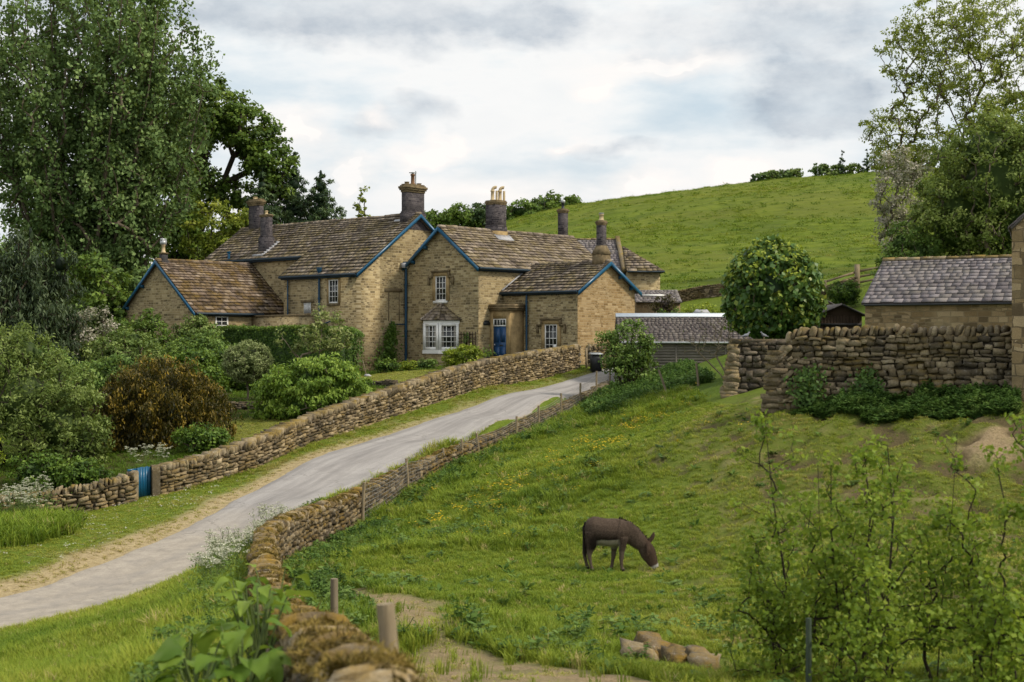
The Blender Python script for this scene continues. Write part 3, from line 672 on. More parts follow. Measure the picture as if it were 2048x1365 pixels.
fl = MB(); fl.hexa([(4.6, .1, zr1(4.6)+.04), (4.75, .1, zr1(4.75)+.04), (4.75, 1.5, zr1(4.75)+.04), (4.6, 1.5, zr1(4.6)+.04), (4.6, .1, zr1(4.6)+.10), (4.75, .1, zr1(4.75)+.11), (4.75, 1.5, zr1(4.75)+.11), (4.6, 1.5, zr1(4.6)+.10)]); fl.build('lead_flashing', LEAD, H)
# aisle windows and pipes
MX = lambda x, y, z: frame_of((x, y, z), (0, -1, 0), (-1, 0, 0))
MY = lambda x, y, z: frame_of((x, y, z), (1, 0, 0), (0, -1, 0))
fr = MX(0.05, 2.15, 2.32); surround(H, fr, .92, 1.5, .17, .07, .30, False); sash(H, fr, .92, 1.5, 3, 4, sillmat=ASHLAR_DARK)
fr = MX(0.05, 4.75, 1.72)
gb = MB(); [gb.fbox(fr, -.32+.12*k, -.27+.12*k, 0, .62, .01, .05) for k in range(6)]; gb.fbox(fr, -.36, .36, .62, .67, .01, .06)
wn = gb.build('window', WHITE, H); gp = MB(); gp.fbox(fr, -.34, .34, 0, .62, -.02, .012); gp.build('pane', GLASS, wn)
lt = MB(); lt.fbox(fr, -.6, .6, .68, .86, -.02, .1); lt.build('lintel', ASHLAR_DARK, H)
pipe(H, -.08, 3.45, .2, 4.35, .075); pipe(H, -.06, 6.65, .5, 4.0, .05, False)
pp = MB(); pp.tube([(-.12, 3.45, 1.0), (-.12, 5.2, .72), (-.12, 5.25, .3)], .05, 6); pp.tube([(-.12, 3.4, .9), (-.12, 1.6, 1.35)], .045, 6); pp.build('waste_pipe', PIPEBLUE, H)
vv = MB(); vv.tube([(1.85, 15.6, 5.3), (1.85, 15.6, 6.15)], .09, 8); vv.lathe((1.85, 15.6, 6.1), [(.09, 0), (.14, .04), (.14, .14)], 8); vv.build('vent_pipe', BLUE, H)
# blocked opening on the tall gable
bo = MB(); fr = MY(3.35, 0, 0); bo.fbox(fr, -.95, .6, 3.05, 3.30, 0, .025); bo.fbox(fr, -.62, -.56, 1.2, 3.05, 0, .018); bo.fbox(fr, .3, .36, 1.2, 3.05, 0, .018); bo.build('blocked_opening', ASHLAR_DARK, H)
# soot-dark masonry under the tall gable's apex
dk = MB(); dk.poly([(RX-1.15, -.012, zr1(RX-1.15)-.2), (RX+1.15, -.012, zr1(RX+1.15)-.2), (RX, -.012, RZ-.2)]); dk.build('gable_peak', BRICKDARK, H)

# --- gabled cross wing with the bay window
X2 = 4.29; W2 = 6.476; R2 = -W2/2; Z2 = 7.15; S2 = .766; X2E = 17.25
zr2 = lambda y: Z2 - abs(y - R2) * S2
m = MB(); gable_walls(m, X2, X2E-.3, -W2, -.004, ZB, zr2(-W2)-.12, zr2(0)-.12, 'x', Z2-.14, R2); m.build('wall', STONE, H)
sl2 = math.hypot(1, S2); r = MB()
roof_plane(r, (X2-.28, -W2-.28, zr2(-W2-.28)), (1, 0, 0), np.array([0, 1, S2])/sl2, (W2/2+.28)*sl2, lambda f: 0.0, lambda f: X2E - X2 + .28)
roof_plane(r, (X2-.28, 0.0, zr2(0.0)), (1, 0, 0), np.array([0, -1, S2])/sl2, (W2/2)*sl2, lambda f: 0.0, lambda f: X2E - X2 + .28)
ridge_tiles(r, (X2-.28, R2, Z2+.05), (X2E, R2, Z2+.05))
r.build('roof', SLATE_H, H)
b = MB(); bargeboard(b, (X2-.30, -W2-.28, zr2(-W2-.28)-.02), (X2-.30, R2, Z2-.02), (-1, 0, 0), .26); bargeboard(b, (X2-.30, -.03, zr2(-.03)-.02), (X2-.30, R2, Z2-.02), (-1, 0, 0), .26)
for y in (-.75, -1.9, -4.4, -5.75): purlin(b, (X2-.29, y, zr2(y)-.15), (-1, 0, 0), .28, .11)
b.build('bargeboard', BLUE, H)
g = MB(); g.tube([(X2-.25, -W2-.33, zr2(-W2-.28)-.05), (X2E, -W2-.33, zr2(-W2-.28)-.05)], .085, 8); g.box((X2-.2, -W2-.16, zr2(-W2-.28)-.22), (X2E, -W2-.03, zr2(-W2-.28)-.08)); g.build('gutter', GUTTER, H)
pipe(H, X2-.14, -.14, -1.9, 4.75, .085); hk = MB(); hk.box((X2-.5, -.3, 4.62), (X2-.02, -.02, 4.95)); hk.build('lead_hopper', LEAD, H)
arm = MB(); arm.tube([(X2-.14, -.1, 1.0), (X2-1.4, -.1, 1.0), (X2-1.4, -.1, 1.55)], .04, 6); arm.build('waste_pipe', PIPEBLUE, H)
fr = MX(X2, R2, 2.46); surround(H, fr, .95, 1.56, .26, .08, .24); sash(H, fr, .95, 1.56, 3, 4, sill_o=.17)
# canted bay
bx0 = X2 - .92; hy = .66; ly = 1.58
plan = [(X2, R2+ly), (bx0, R2+hy), (bx0, R2-hy), (X2, R2-ly)]
def prism(mb, pl, z0, z1, grow=0.0, tone=.5):
    c = np.array([X2, R2]); q = [c + (np.array(p) - c) * (1 + grow) for p in pl]
    lo = [(x, y, z0) for x, y in q]; hi = [(x, y, z1) for x, y in q]; n_ = len(q)
    mb.poly(lo[::-1], tone); mb.poly(hi, tone)
    for i in range(n_): mb.poly([lo[i], lo[(i+1) % n_], hi[(i+1) % n_], hi[i]], tone)
m = MB(); prism(m, plan, ZB, -.87, -.04); m.build('bay_plinth', STONE, H)
m = MB(); prism(m, plan, -.868, -.66, .07); m.build('bay_sill', WHITE, H); m = MB(); prism(m, plan, 1.02, 1.20, .02); m.build('bay_head', WHITE, H)
core = MB(); prism(core, plan, -.66, 1.02, -.05); core.build('bay_frame', WHITE, H)
for i in range(3):
    a = np.array(plan[i]); b2 = np.array(plan[i+1]); mid = (a+b2)/2; d = (b2-a)/np.linalg.norm(b2-a); o = np.array([d[1], -d[0]])
    if o @ (mid - np.array([X2, R2])) < 0: o = -o
    wd = np.linalg.norm(b2-a) - .05
    fr = frame_of((*(mid - o*.035), -.66), (*d, 0), (*o, 0))
    sash(H, fr, wd, 1.68, 3 if i else 3, 4, cur=.16 if i == 2 else .22, frame=.17, bar=.036, d=.075, sill=False)
r = MB(); c = np.array([X2, R2]); ap0 = np.array([X2, R2, 2.32])
q = [np.array([*(c + (np.array(p) - c) * 1.16), 1.20]) for p in plan]
for k in range(6):
    f0, f1 = k/6, (k+1)/6
    for i in range(3):
        a, b2 = q[i], q[i+1]; L = [a + (ap0-a)*f0, b2 + (ap0-b2)*f0, b2 + (ap0-b2)*min(1, f1+.03), a + (ap0-a)*min(1, f1+.03)]
        nn = max(1, int(np.linalg.norm(L[1]-L[0]) / .4))
        for s in range(nn):
            t0, t1 = s/nn, (s+1)/nn-.01
            P = [L[0]+(L[1]-L[0])*t0, L[0]+(L[1]-L[0])*t1, L[3]+(L[2]-L[3])*t1, L[3]+(L[2]-L[3])*t0]
            z = np.array([0, 0, 1.0]); r.hexa([P[0]+z*.02, P[1]+z*.02, P[2], P[3], P[0]+z*.07, P[1]+z*.07, P[2]+z*.02, P[3]+z*.02], float(rng.uniform(.1, .8)))
for i in (1, 2):
    v = ap0 - q[i]
    for k in range(5):
        a = q[i] + v*(k/5); b2 = q[i] + v*((k+1)/5-.02); r.tube([a+[0,0,.07], b2+[0,0,.05]], .09, 6, float(rng.uniform(.4, .9)))
r.build('bay_roof', SLATE_H, H)
# plaque and trellis on the cross wing's side
q = MB(); fr = MY(5.0, -W2, .9); q.fbox(fr, -.28, .28, 0, .2, 0, .05); q.fbox(fr, -.2, .2, .2, .3, 0, .05); q.build('name_plaque', BLACK, H)
t = MB()
for k in range(7):
    a = -.75 + .25*k
    t.fbox(MX(X2, -5.5, -1.0), a-.02, a+.02, 0, 1.5, .02, .05)
for k in range(6): t.fbox(MX(X2, -5.5, -1.0), -.75, .75, .15+.24*k-.015, .15+.24*k+.015, .051, .07)
t.build('trellis', DARKPLANK, H)

# --- low wing with porch
X3, Y3, X3B = 6.565, -12.5, 12.2; R3 = 9.42; Z3 = 4.82; S3 = .60
zr3 = lambda x: Z3 - abs(x - R3) * S3
m = MB(); gable_walls(m, X3, X3B, Y3, -W2+.004, ZB, zr3(X3)-.12, zr3(X3B)-.12, 'y', Z3-.14, R3); m.build('wall', STONE, H)
m = MB(); m.poly([(X3+.01, Y3-.008, ZB), (X3B-.01, Y3-.008, ZB), (X3B-.01, Y3-.008, zr3(X3B)-.14), (R3, Y3-.008, Z3-.18), (X3+.01, Y3-.008, zr3(X3)-.14)]); m.build('gable_wall', STONE_LIT, H)
sl3 = math.hypot(1, S3); r = MB()
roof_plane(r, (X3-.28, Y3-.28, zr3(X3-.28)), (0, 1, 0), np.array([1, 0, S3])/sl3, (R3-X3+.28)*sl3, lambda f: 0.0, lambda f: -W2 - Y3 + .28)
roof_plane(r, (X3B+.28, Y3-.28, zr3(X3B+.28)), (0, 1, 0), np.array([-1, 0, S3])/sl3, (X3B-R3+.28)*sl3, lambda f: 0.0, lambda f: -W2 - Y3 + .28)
ridge_tiles(r, (R3, Y3-.28, Z3+.05), (R3, -W2+.9, Z3+.05))
r.build('roof', SLATE_H, H)
b = MB(); bargeboard(b, (X3-.3, Y3-.30, zr3(X3-.3)-.02), (R3, Y3-.30, Z3-.02), (0, -1, 0), .25); bargeboard(b, (X3B+.3, Y3-.30, zr3(X3B+.3)-.02), (R3, Y3-.30, Z3-.02), (0, -1, 0), .25)
for x in (7.2, 8.2, 10.6, 11.7): purlin(b, (x, Y3-.29, zr3(x)-.15), (0, -1, 0), .26, .10)
b.build('bargeboard', BLUE, H)
g = MB(); g.tube([(X3-.33, Y3-.25, zr3(X3-.28)-.05), (X3-.33, -W2, zr3(X3-.28)-.05)], .08, 8); g.box((X3-.18, Y3, zr3(X3-.28)-.2), (X3-.03, -W2, zr3(X3-.28)-.07)); g.build('gutter', GUTTER, H)
fl = MB(); fl.hexa([(X3-.2, -W2-.10, zr3(X3-.2)+.05), (8.9, -W2-.10, zr3(8.9)+.05), (8.9, -W2-.01, zr3(8.9)+.05), (X3-.2, -W2-.01, zr3(X3-.2)+.05), (X3-.2, -W2-.10, zr3(X3-.2)+.16), (8.9, -W2-.10, zr3(8.9)+.16), (8.9, -W2-.01, zr3(8.9)+.16), (X3-.2, -W2-.01, zr3(X3-.2)+.16)]); fl.build('lead_flashing', LEAD, H)
PX, PY = 5.37, -8.2
m = MB(); m.box((PX, PY, ZB), (X3+.1, -W2-.002, 1.80)); m.build('porch', ASHLAR, H)
fr = MX(PX, (PY-W2)/2, 0); m = MB(); m.fbox(fr, -.9, -.58, -1.5, 1.78, 0, .05); m.fbox(fr, .50, .86, -1.5, 1.78, 0, .05); m.fbox(fr, -.58, .50, 1.30, 1.78, 0, .052); m.build('door_surround', ASHLAR, H)
m = MB(); m.box((PX-.16, PY-.14, 1.802), (X3+.02, -W2-.01, 1.93)); m.box((PX-.26, PY-.22, 1.932), (X3+.02, -W2-.012, 2.02)); m.box((PX-.18, PY-.14, 2.022), (X3+.02, -W2-.014, 2.2)); m.build('porch_canopy', ASHLAR_DARK, H)
m = MB(); m.fbox(fr, -.58, .50, -1.5, .83, 0, .02)
for (a, b2) in ((-.48, -.08), (0.0, .40)):
    for (c0, c1) in ((-1.25, -.45), (-.15, .70)): m.fbox(fr, a, b2, c0, c1, .02, .034)
door = m.build('door', DOORBLUE, H)
q = MB(); q.fbox(fr, -.05, .22, -.38, -.30, .035, .055); q.build('letter_plate', BLACK, door)
q = MB(); q.lathe((PX-.06, (PY-W2)/2+.45, -.35), [(.04, 0), (.05, .05), (.03, .09)], 8); q.build('handle', STEEL, door)
f2 = frame_of((PX, (PY-W2)/2+.04, .83), (0, -1, 0), (-1, 0, 0)); sash(H, f2, 1.08, .46, 4, 1, frame=.06, bar=.035, d=.05, sill=False)
q = MB(); q.fbox(fr, -1.35, -1.22, .35, .62, .05, .2); q.fbox(fr, -1.38, -1.19, .62, .66, .03, .22); q.build('wall_lantern', BLACK, H)
fr = MX(X3, -10.45, -.78); surround(H, fr, 1.0, 1.72, .26, .08, .26); sash(H, fr, 1.0, 1.72, 3, 4, cur=.0, sill_o=.14)
q = MB(); q.fbox(fr, .18, .42, .1, .5, .05, .056); q.build('window_notice', WHITE, H)
pipe(H, X3-.16, PY-.35, -1.6, 2.75, .065, False)
# chimneys of the wings
c = stack(H, 9.35, R2, 1.0, .92, 6.9, 9.15, .5, .3, .04, capk=.25)
q = MB(); q.box((9.35-.58, R2-.52, 6.4), (9.35+.58, R2+.52, 7.12)); q.build('chimney_base', ASHLAR, c)
for dx, dy in ((-.22, .1), (.28, -.1)): pot(c, 9.35+dx, R2+dy, 9.13, .72, .13, CLAY, True)
fl = MB(); fl.hexa([(8.6, R2-.95, zr2(R2-.95)+.05), (10.1, R2-.95, zr2(R2-.95)+.05), (10.1, R2-.5, zr2(R2-.5)+.05), (8.6, R2-.5, zr2(R2-.5)+.05), (8.6, R2-.95, zr2(R2-.95)+.11), (10.1, R2-.95, zr2(R2-.95)+.11), (10.1, R2-.5, zr2(R2-.5)+.12), (8.6, R2-.5, zr2(R2-.5)+.12)]); fl.build('lead_flashing', LEAD, H)
c = stack(H, 16.4, R2+.2, .5, .5, 6.7, 9.1, .5, .3, .04, mat=BRICKDARK, capk=.35); pot(c, 16.4, R2+.2, 9.08, .45, .12, BLACK)
q = MB(); q.lathe((16.4, R2+.2, 9.5), [(.07, 0), (.17, .05), (.17, .18), (.05, .24)], 10); q.build('cowl', STEEL, c)
c = stack(H, R3, Y3+.45, .44, .44, 4.75, 7.35, .1, .30, .06, capk=.3); pot(c, R3, Y3+.45, 7.33, .42, .15, CLAY)
q = MB(); q.lathe((R3, Y3+.45, 7.72), [(.1, 0), (.16, .02), (.16, .1)], 10); q.build('cowl', STEEL, c)
q = MB(); s0, s1 = .40, .24; zc = 4.5
q.hexa([(R3-s0, Y3+.45-s0, zc), (R3+s0, Y3+.45-s0, zc), (R3+s0, Y3+.45+s0, zc), (R3-s0, Y3+.45+s0, zc)] + [(R3-s0, Y3+.45-s0, zc+.75), (R3+s0, Y3+.45-s0, zc+.75), (R3+s0, Y3+.45+s0, zc+.75), (R3-s0, Y3+.45+s0, zc+.75)])
q.hexa([(R3-s0-.05, Y3+.4-s0, zc+.752), (R3+s0+.05, Y3+.4-s0, zc+.752), (R3+s0+.05, Y3+.5+s0, zc+.752), (R3-s0-.05, Y3+.5+s0, zc+.752)] + [(R3-s1, Y3+.45-s1, zc+1.3), (R3+s1, Y3+.45-s1, zc+1.3), (R3+s1, Y3+.45+s1, zc+1.3), (R3-s1, Y3+.45+s1, zc+1.3)]); q.build('chimney_base', ASHLAR_DARK, c)

# --- low mossy cottage range on the far side
X0, Y0R = -5.54, 13.2; Y0A, Y0B = 9.08, 17.4; Z0 = 5.25; S0 = .80
zr0 = lambda y: Z0 - abs(y - Y0R) * S0
m = MB(); gable_walls(m, X0, 2.04, Y0A, Y0B, ZB, zr0(Y0A)-.12, zr0(Y0B)-.12, 'x', Z0-.14, Y0R); m.build('wall', STONE, H)
sl0 = math.hypot(1, S0); r = MB()
Ls = (Y0R - Y0A + .3) * sl0
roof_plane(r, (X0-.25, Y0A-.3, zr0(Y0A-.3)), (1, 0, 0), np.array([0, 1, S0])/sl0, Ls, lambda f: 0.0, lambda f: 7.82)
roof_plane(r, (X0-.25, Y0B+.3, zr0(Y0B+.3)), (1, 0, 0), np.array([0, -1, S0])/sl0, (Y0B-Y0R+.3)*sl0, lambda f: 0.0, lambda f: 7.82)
ridge_tiles(r, (X0-.25, Y0R, Z0+.05), (2.0, Y0R, Z0+.05))
r.build('roof', SLATE_M, H)
b = MB(); bargeboard(b, (X0-.27, Y0A-.3, zr0(Y0A-.3)-.02), (X0-.27, Y0R, Z0-.02), (-1, 0, 0), .24); bargeboard(b, (X0-.27, Y0B+.3, zr0(Y0B+.3)-.02), (X0-.27, Y0R, Z0-.02), (-1, 0, 0), .24)
for y in (9.6, 11.2, 15.0, 16.8): purlin(b, (X0-.26, y, zr0(y)-.15), (-1, 0, 0), .26, .11)
b.build('bargeboard', BLUE, H)
g = MB(); g.tube([(X0-.2, Y0A-.35, zr0(Y0A-.3)-.05), (-.4, Y0A-.35, zr0(Y0A-.3)-.05)], .08, 8); g.box((X0-.15, Y0A-.16, zr0(Y0A-.3)-.2), (1.9, Y0A-.03, zr0(Y0A-.3)-.07)); g.build('gutter', GUTTER, H)
c = stack(H, X0+.35, Y0R, .4, .4, 5.0, 5.75, .15, .12, .08, mat=DARKFELT, capk=.4); pot(c, X0+.35, Y0R, 5.75, .55, .13, CLAY)
q = MB(); q.box((X0+.19, Y0R-.15, 6.28), (X0+.51, Y0R+.15, 6.55)); q.box((X0+.15, Y0R-.06, 6.552), (X0+.55, Y0R+.06, 6.68)); q.build('cowl', STEEL, c)
fr = MY(-3.55, Y0A, .55); sash(H, fr, 1.0, 1.0, 2, 3, frame=.1, bar=.04, mid=False)
# yard wall tying the two together
m = MB(); m.box((-1.15, 3.9, ZB), (-.85, Y0A-.01, 1.5)); m.box((-1.15, 3.6, ZB), (.04, 3.898, 1.48)); m.build('yard_wall', STONE, H)
m = MB(); m.box((-1.22, 3.52, 1.502), (-.78, Y0A-.01, 1.62)); m.box((-.779, 3.52, 1.502), (.04, 3.96, 1.618)); m.build('yard_wall_coping', ASHLAR_DARK, H)

# ------------------------------------------------------------------ other buildings
def simple_gable(root, L, Wd, zb, ze, zr, wallmat, roofmat, ov=.2, e=(.34, .26), wid=(.3, .5), ridge=True, th=.03):
    """ridge along local x from 0..L, eaves at y = 0 and Wd"""
    m = MB(); gable_walls(m, 0, L, 0, Wd, zb, ze-.05, ze-.05, 'x', zr-.08, Wd/2); m.build('wall', wallmat, root)
    s = (zr-ze)/(Wd/2); q = math.hypot(1, s); r = MB()
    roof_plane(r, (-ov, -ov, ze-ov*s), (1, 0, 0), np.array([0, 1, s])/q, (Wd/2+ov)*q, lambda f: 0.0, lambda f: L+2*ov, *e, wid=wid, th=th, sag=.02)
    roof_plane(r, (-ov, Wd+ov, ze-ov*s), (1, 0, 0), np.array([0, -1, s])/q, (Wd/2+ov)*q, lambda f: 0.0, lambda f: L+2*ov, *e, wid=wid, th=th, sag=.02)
    rf = r.build('roof', roofmat, root)
    if ridge:
        t = MB(); ridge_tiles(t, (-ov, Wd/2, zr+.04), (L+ov, Wd/2, zr+.04), .16, .5, .08); t.build('ridge_tiles', COPING, rf)
    return rf

# purple slated house with a stone verge, beyond the wing
T = thing('slate_roofed_house', 'house behind the farmhouse with plum slate roof and raised stone verge', 'house', (3.0, 104.8, 0), 0.03)
rf = simple_gable(T, 5.2, 7.0, -1, 5.1, 7.65, STONE, SLATE_B, .0)
v = MB(); v.hexa([(5.1, -.1, 5.0), (5.42, -.1, 5.0), (5.3, 3.5, 7.7), (4.98, 3.5, 7.7), (5.1, -.1, 5.3), (5.42, -.1, 5.3), (5.3, 3.5, 7.92), (4.98, 3.5, 7.92)]); v.hexa([(4.98, 3.502, 7.7), (5.3, 3.502, 7.7), (5.42, 7.1, 5.0), (5.1, 7.1, 5.0), (4.98, 3.502, 7.92), (5.3, 3.502, 7.92), (5.42, 7.1, 5.3), (5.1, 7.1, 5.3)]); v.build('verge_coping', COPING, rf)
T = thing('hipped_outbuilding', 'low stone building with hipped stone slate roof right of the raised verge', 'outbuilding', (8.45, 104.6, 0), 0.03)
m = MB(); m.box((0, 0, -1), (2.45, 5.6, 5.15)); m.build('wall', STONE, T)
r = MB(); roof_plane(r, (-.05, -.25, 5.05), (1, 0, 0), np.array([0, 2.6, 1.75])/math.hypot(2.6, 1.75), math.hypot(2.9, 1.95), lambda f: 0.0, lambda f: 2.75*(1-f)+.02)
roof_plane(r, (2.7, -.25, 5.05), (0, 1, 0), np.array([-2.7, 0, 1.95])/math.hypot(2.7, 1.95), math.hypot(2.7, 1.95), lambda f: 2.9*f, lambda f: 6.1-2.9*f+.01)
r.build('roof', SLATE_H, T); g = MB(); g.tube([(0, -.3, 5.0), (2.7, -.3, 5.0), (2.75, 5.8, 5.0)], .07, 6); g.build('gutter', GUTTER, T)
T = thing('lean_to_shed', 'small lean-to with grey slate roof peeping over shrubs behind the garage', 'lean-to', (8.6, 98.0, 0), 0.0)
m = MB(); m.box((0, 0, -1), (3.0, 2.6, 2.55)); m.build('wall', BARNSTONE, T)
r = MB(); roof_plane(r, (-.1, -.2, 2.62), (1, 0, 0), np.array([0, 2.8, .85])/math.hypot(2.8, .85), math.hypot(2.9, .88), lambda f: 0.0, lambda f: 3.2, .3, .25, (.25, .4), .025); r.build('roof', SLATE_B, T)
q = MB(); q.hexa([(.5, .9, 3.02), (2.0, .9, 3.02), (2.0, 1.05, 3.06), (.5, 1.05, 3.06), (.5, .9, 3.12), (2.0, .9, 3.12), (2.0, 1.05, 3.16), (.5, 1.05, 3.16)]); q.build('roof_batten', WHITE, T)

# timber garage
T = thing('timber_garage', 'long timber garage with lichened slates and pale metal ridge beside the lane', 'garage', (5.62, 75, 0), -0.015)
m = MB(); gable_walls(m, 0.25, 7.4, .15, 4.6, -3, -.16, -.16, 'x', 1.25, 2.38); m.build('core_wall', PLANK, T)
z = -2.6; pl = MB()
while z < -.2: pl.hexa([(.25, .115, z), (7.4, .115, z), (7.4, .148, z), (.25, .148, z), (.25, .135, z+.145), (7.4, .135, z+.145), (7.4, .148, z+.145), (.25, .148, z+.145)], float(rng.uniform(0, 1))); z += .15
for x in (.25, 3.0, 5.6, 7.3): pl.box((x, .09, -2.6), (x+.09, .114, -.2), .6)
pl.build('weatherboards', PLANK, T)
s = 1.45/2.4; q = math.hypot(1, s); r = MB()
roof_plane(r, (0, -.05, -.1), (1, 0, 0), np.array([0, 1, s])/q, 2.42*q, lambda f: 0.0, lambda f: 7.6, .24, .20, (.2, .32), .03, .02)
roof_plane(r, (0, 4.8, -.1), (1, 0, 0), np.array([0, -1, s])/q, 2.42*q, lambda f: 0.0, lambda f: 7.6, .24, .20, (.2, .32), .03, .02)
rf = r.build('roof', SLATE_G, T)
t = MB(); t.hexa([(-.02, 2.05, 1.22), (7.65, 2.05, 1.22), (7.65, 2.37, 1.40), (-.02, 2.37, 1.40), (-.02, 2.05, 1.27), (7.65, 2.05, 1.27), (7.65, 2.37, 1.45), (-.02, 2.37, 1.45)]); t.hexa([(-.02, 2.371, 1.40), (7.65, 2.371, 1.40), (7.65, 2.7, 1.22), (-.02, 2.7, 1.22), (-.02, 2.371, 1.45), (7.65, 2.371, 1.45), (7.65, 2.7, 1.27), (-.02, 2.7, 1.27)]); t.build('ridge_cap', ZINC, rf)
g = MB(); g.tube([(0, -.1, -.14), (7.6, -.1, -.16)], .06, 6); g.build('gutter', STEEL, T)

# blue-slated barn and the tall end building on the right
T = thing('slate_roofed_barn', 'long stone barn with lilac slate roof behind the high yard wall', 'barn', (13.9, 56, 0), -0.5)
rf = simple_gable(T, 9.5, 6.6, -3.5, 1.52, 3.3, BARNSTONE, SLATE_B, .12, (.34, .24), (.26, .46))
f = MB(); f.tube([(0, -.16, 1.36), (9.5, -.16, 1.36)], .045, 6); f.build('gutter', BLACK, T)
T = thing('tall_stone_building', 'tall stone building cut off by the right edge of the view', 'building', (18.6, 37.85, 0), math.pi/2 - 0.36)
simple_gable(T, 5.0, 5.0, -4, 3.2, 5.6, BIGSTONE, SLATE_B, .06)
T = thing('dark_timber_shed', 'small dark timber shed with shallow gable between round tree and barn', 'shed', (13.42, 62, 0), 0.0)
m = MB(); gable_walls(m, 0, 1.82, 0, 4, -2, 1.08, 1.08, 'y', 1.5, .91); m.build('wall', DARKPLANK, T)
for k in range(13): pass
v = MB(); [v.box((.02+.14*k, -.02, -2), (.02+.14*k+.125, -.002, 1.06), float(rng.uniform(0, 1))) for k in range(13)]; v.build('boarding', DARKPLANK, T)
r = MB()
for sg in (-1, 1):
    x0 = .91 - sg*1.08; r.hexa([(x0, -.25, 1.02), (.91, -.25, 1.52), (.91, 4.1, 1.52), (x0, 4.1, 1.02), (x0, -.25, 1.08), (.91, -.25, 1.58), (.91, 4.1, 1.58), (x0, 4.1, 1.08)])
r.build('roof', DARKFELT, T)
d = MB(); d.box((0, -.06, .62), (1.82, -.021, .72)); d.build('rail', DARKFELT, T)
T = thing('ruined_stone_gable', 'bit of sandstone gable showing between the round tree and dark shed', 'outbuilding', (14.6, 71, 0), 0.0)
m = MB(); gable_walls(m, 0, 2.3, 0, 4, -2, .7, 1.2, 'y', 2.25, .5); m.build('wall', BARNSTONE, T)
r = MB(); r.hexa([(.5, -.1, 2.26), (2.45, -.1, 1.16), (2.45, 4.1, 1.16), (.5, 4.1, 2.26), (.5, -.1, 2.34), (2.45, -.1, 1.24), (2.45, 4.1, 1.24), (.5, 4.1, 2.34)]); r.hexa([(-.15, -.1, .55), (.5, -.1, 2.26), (.5, 4.1, 2.26), (-.15, 4.1, .55), (-.15, -.1, .63), (.498, -.1, 2.34), (.498, 4.1, 2.34), (-.15, 4.1, .63)]); r.build('roof', SLATE_G, T)
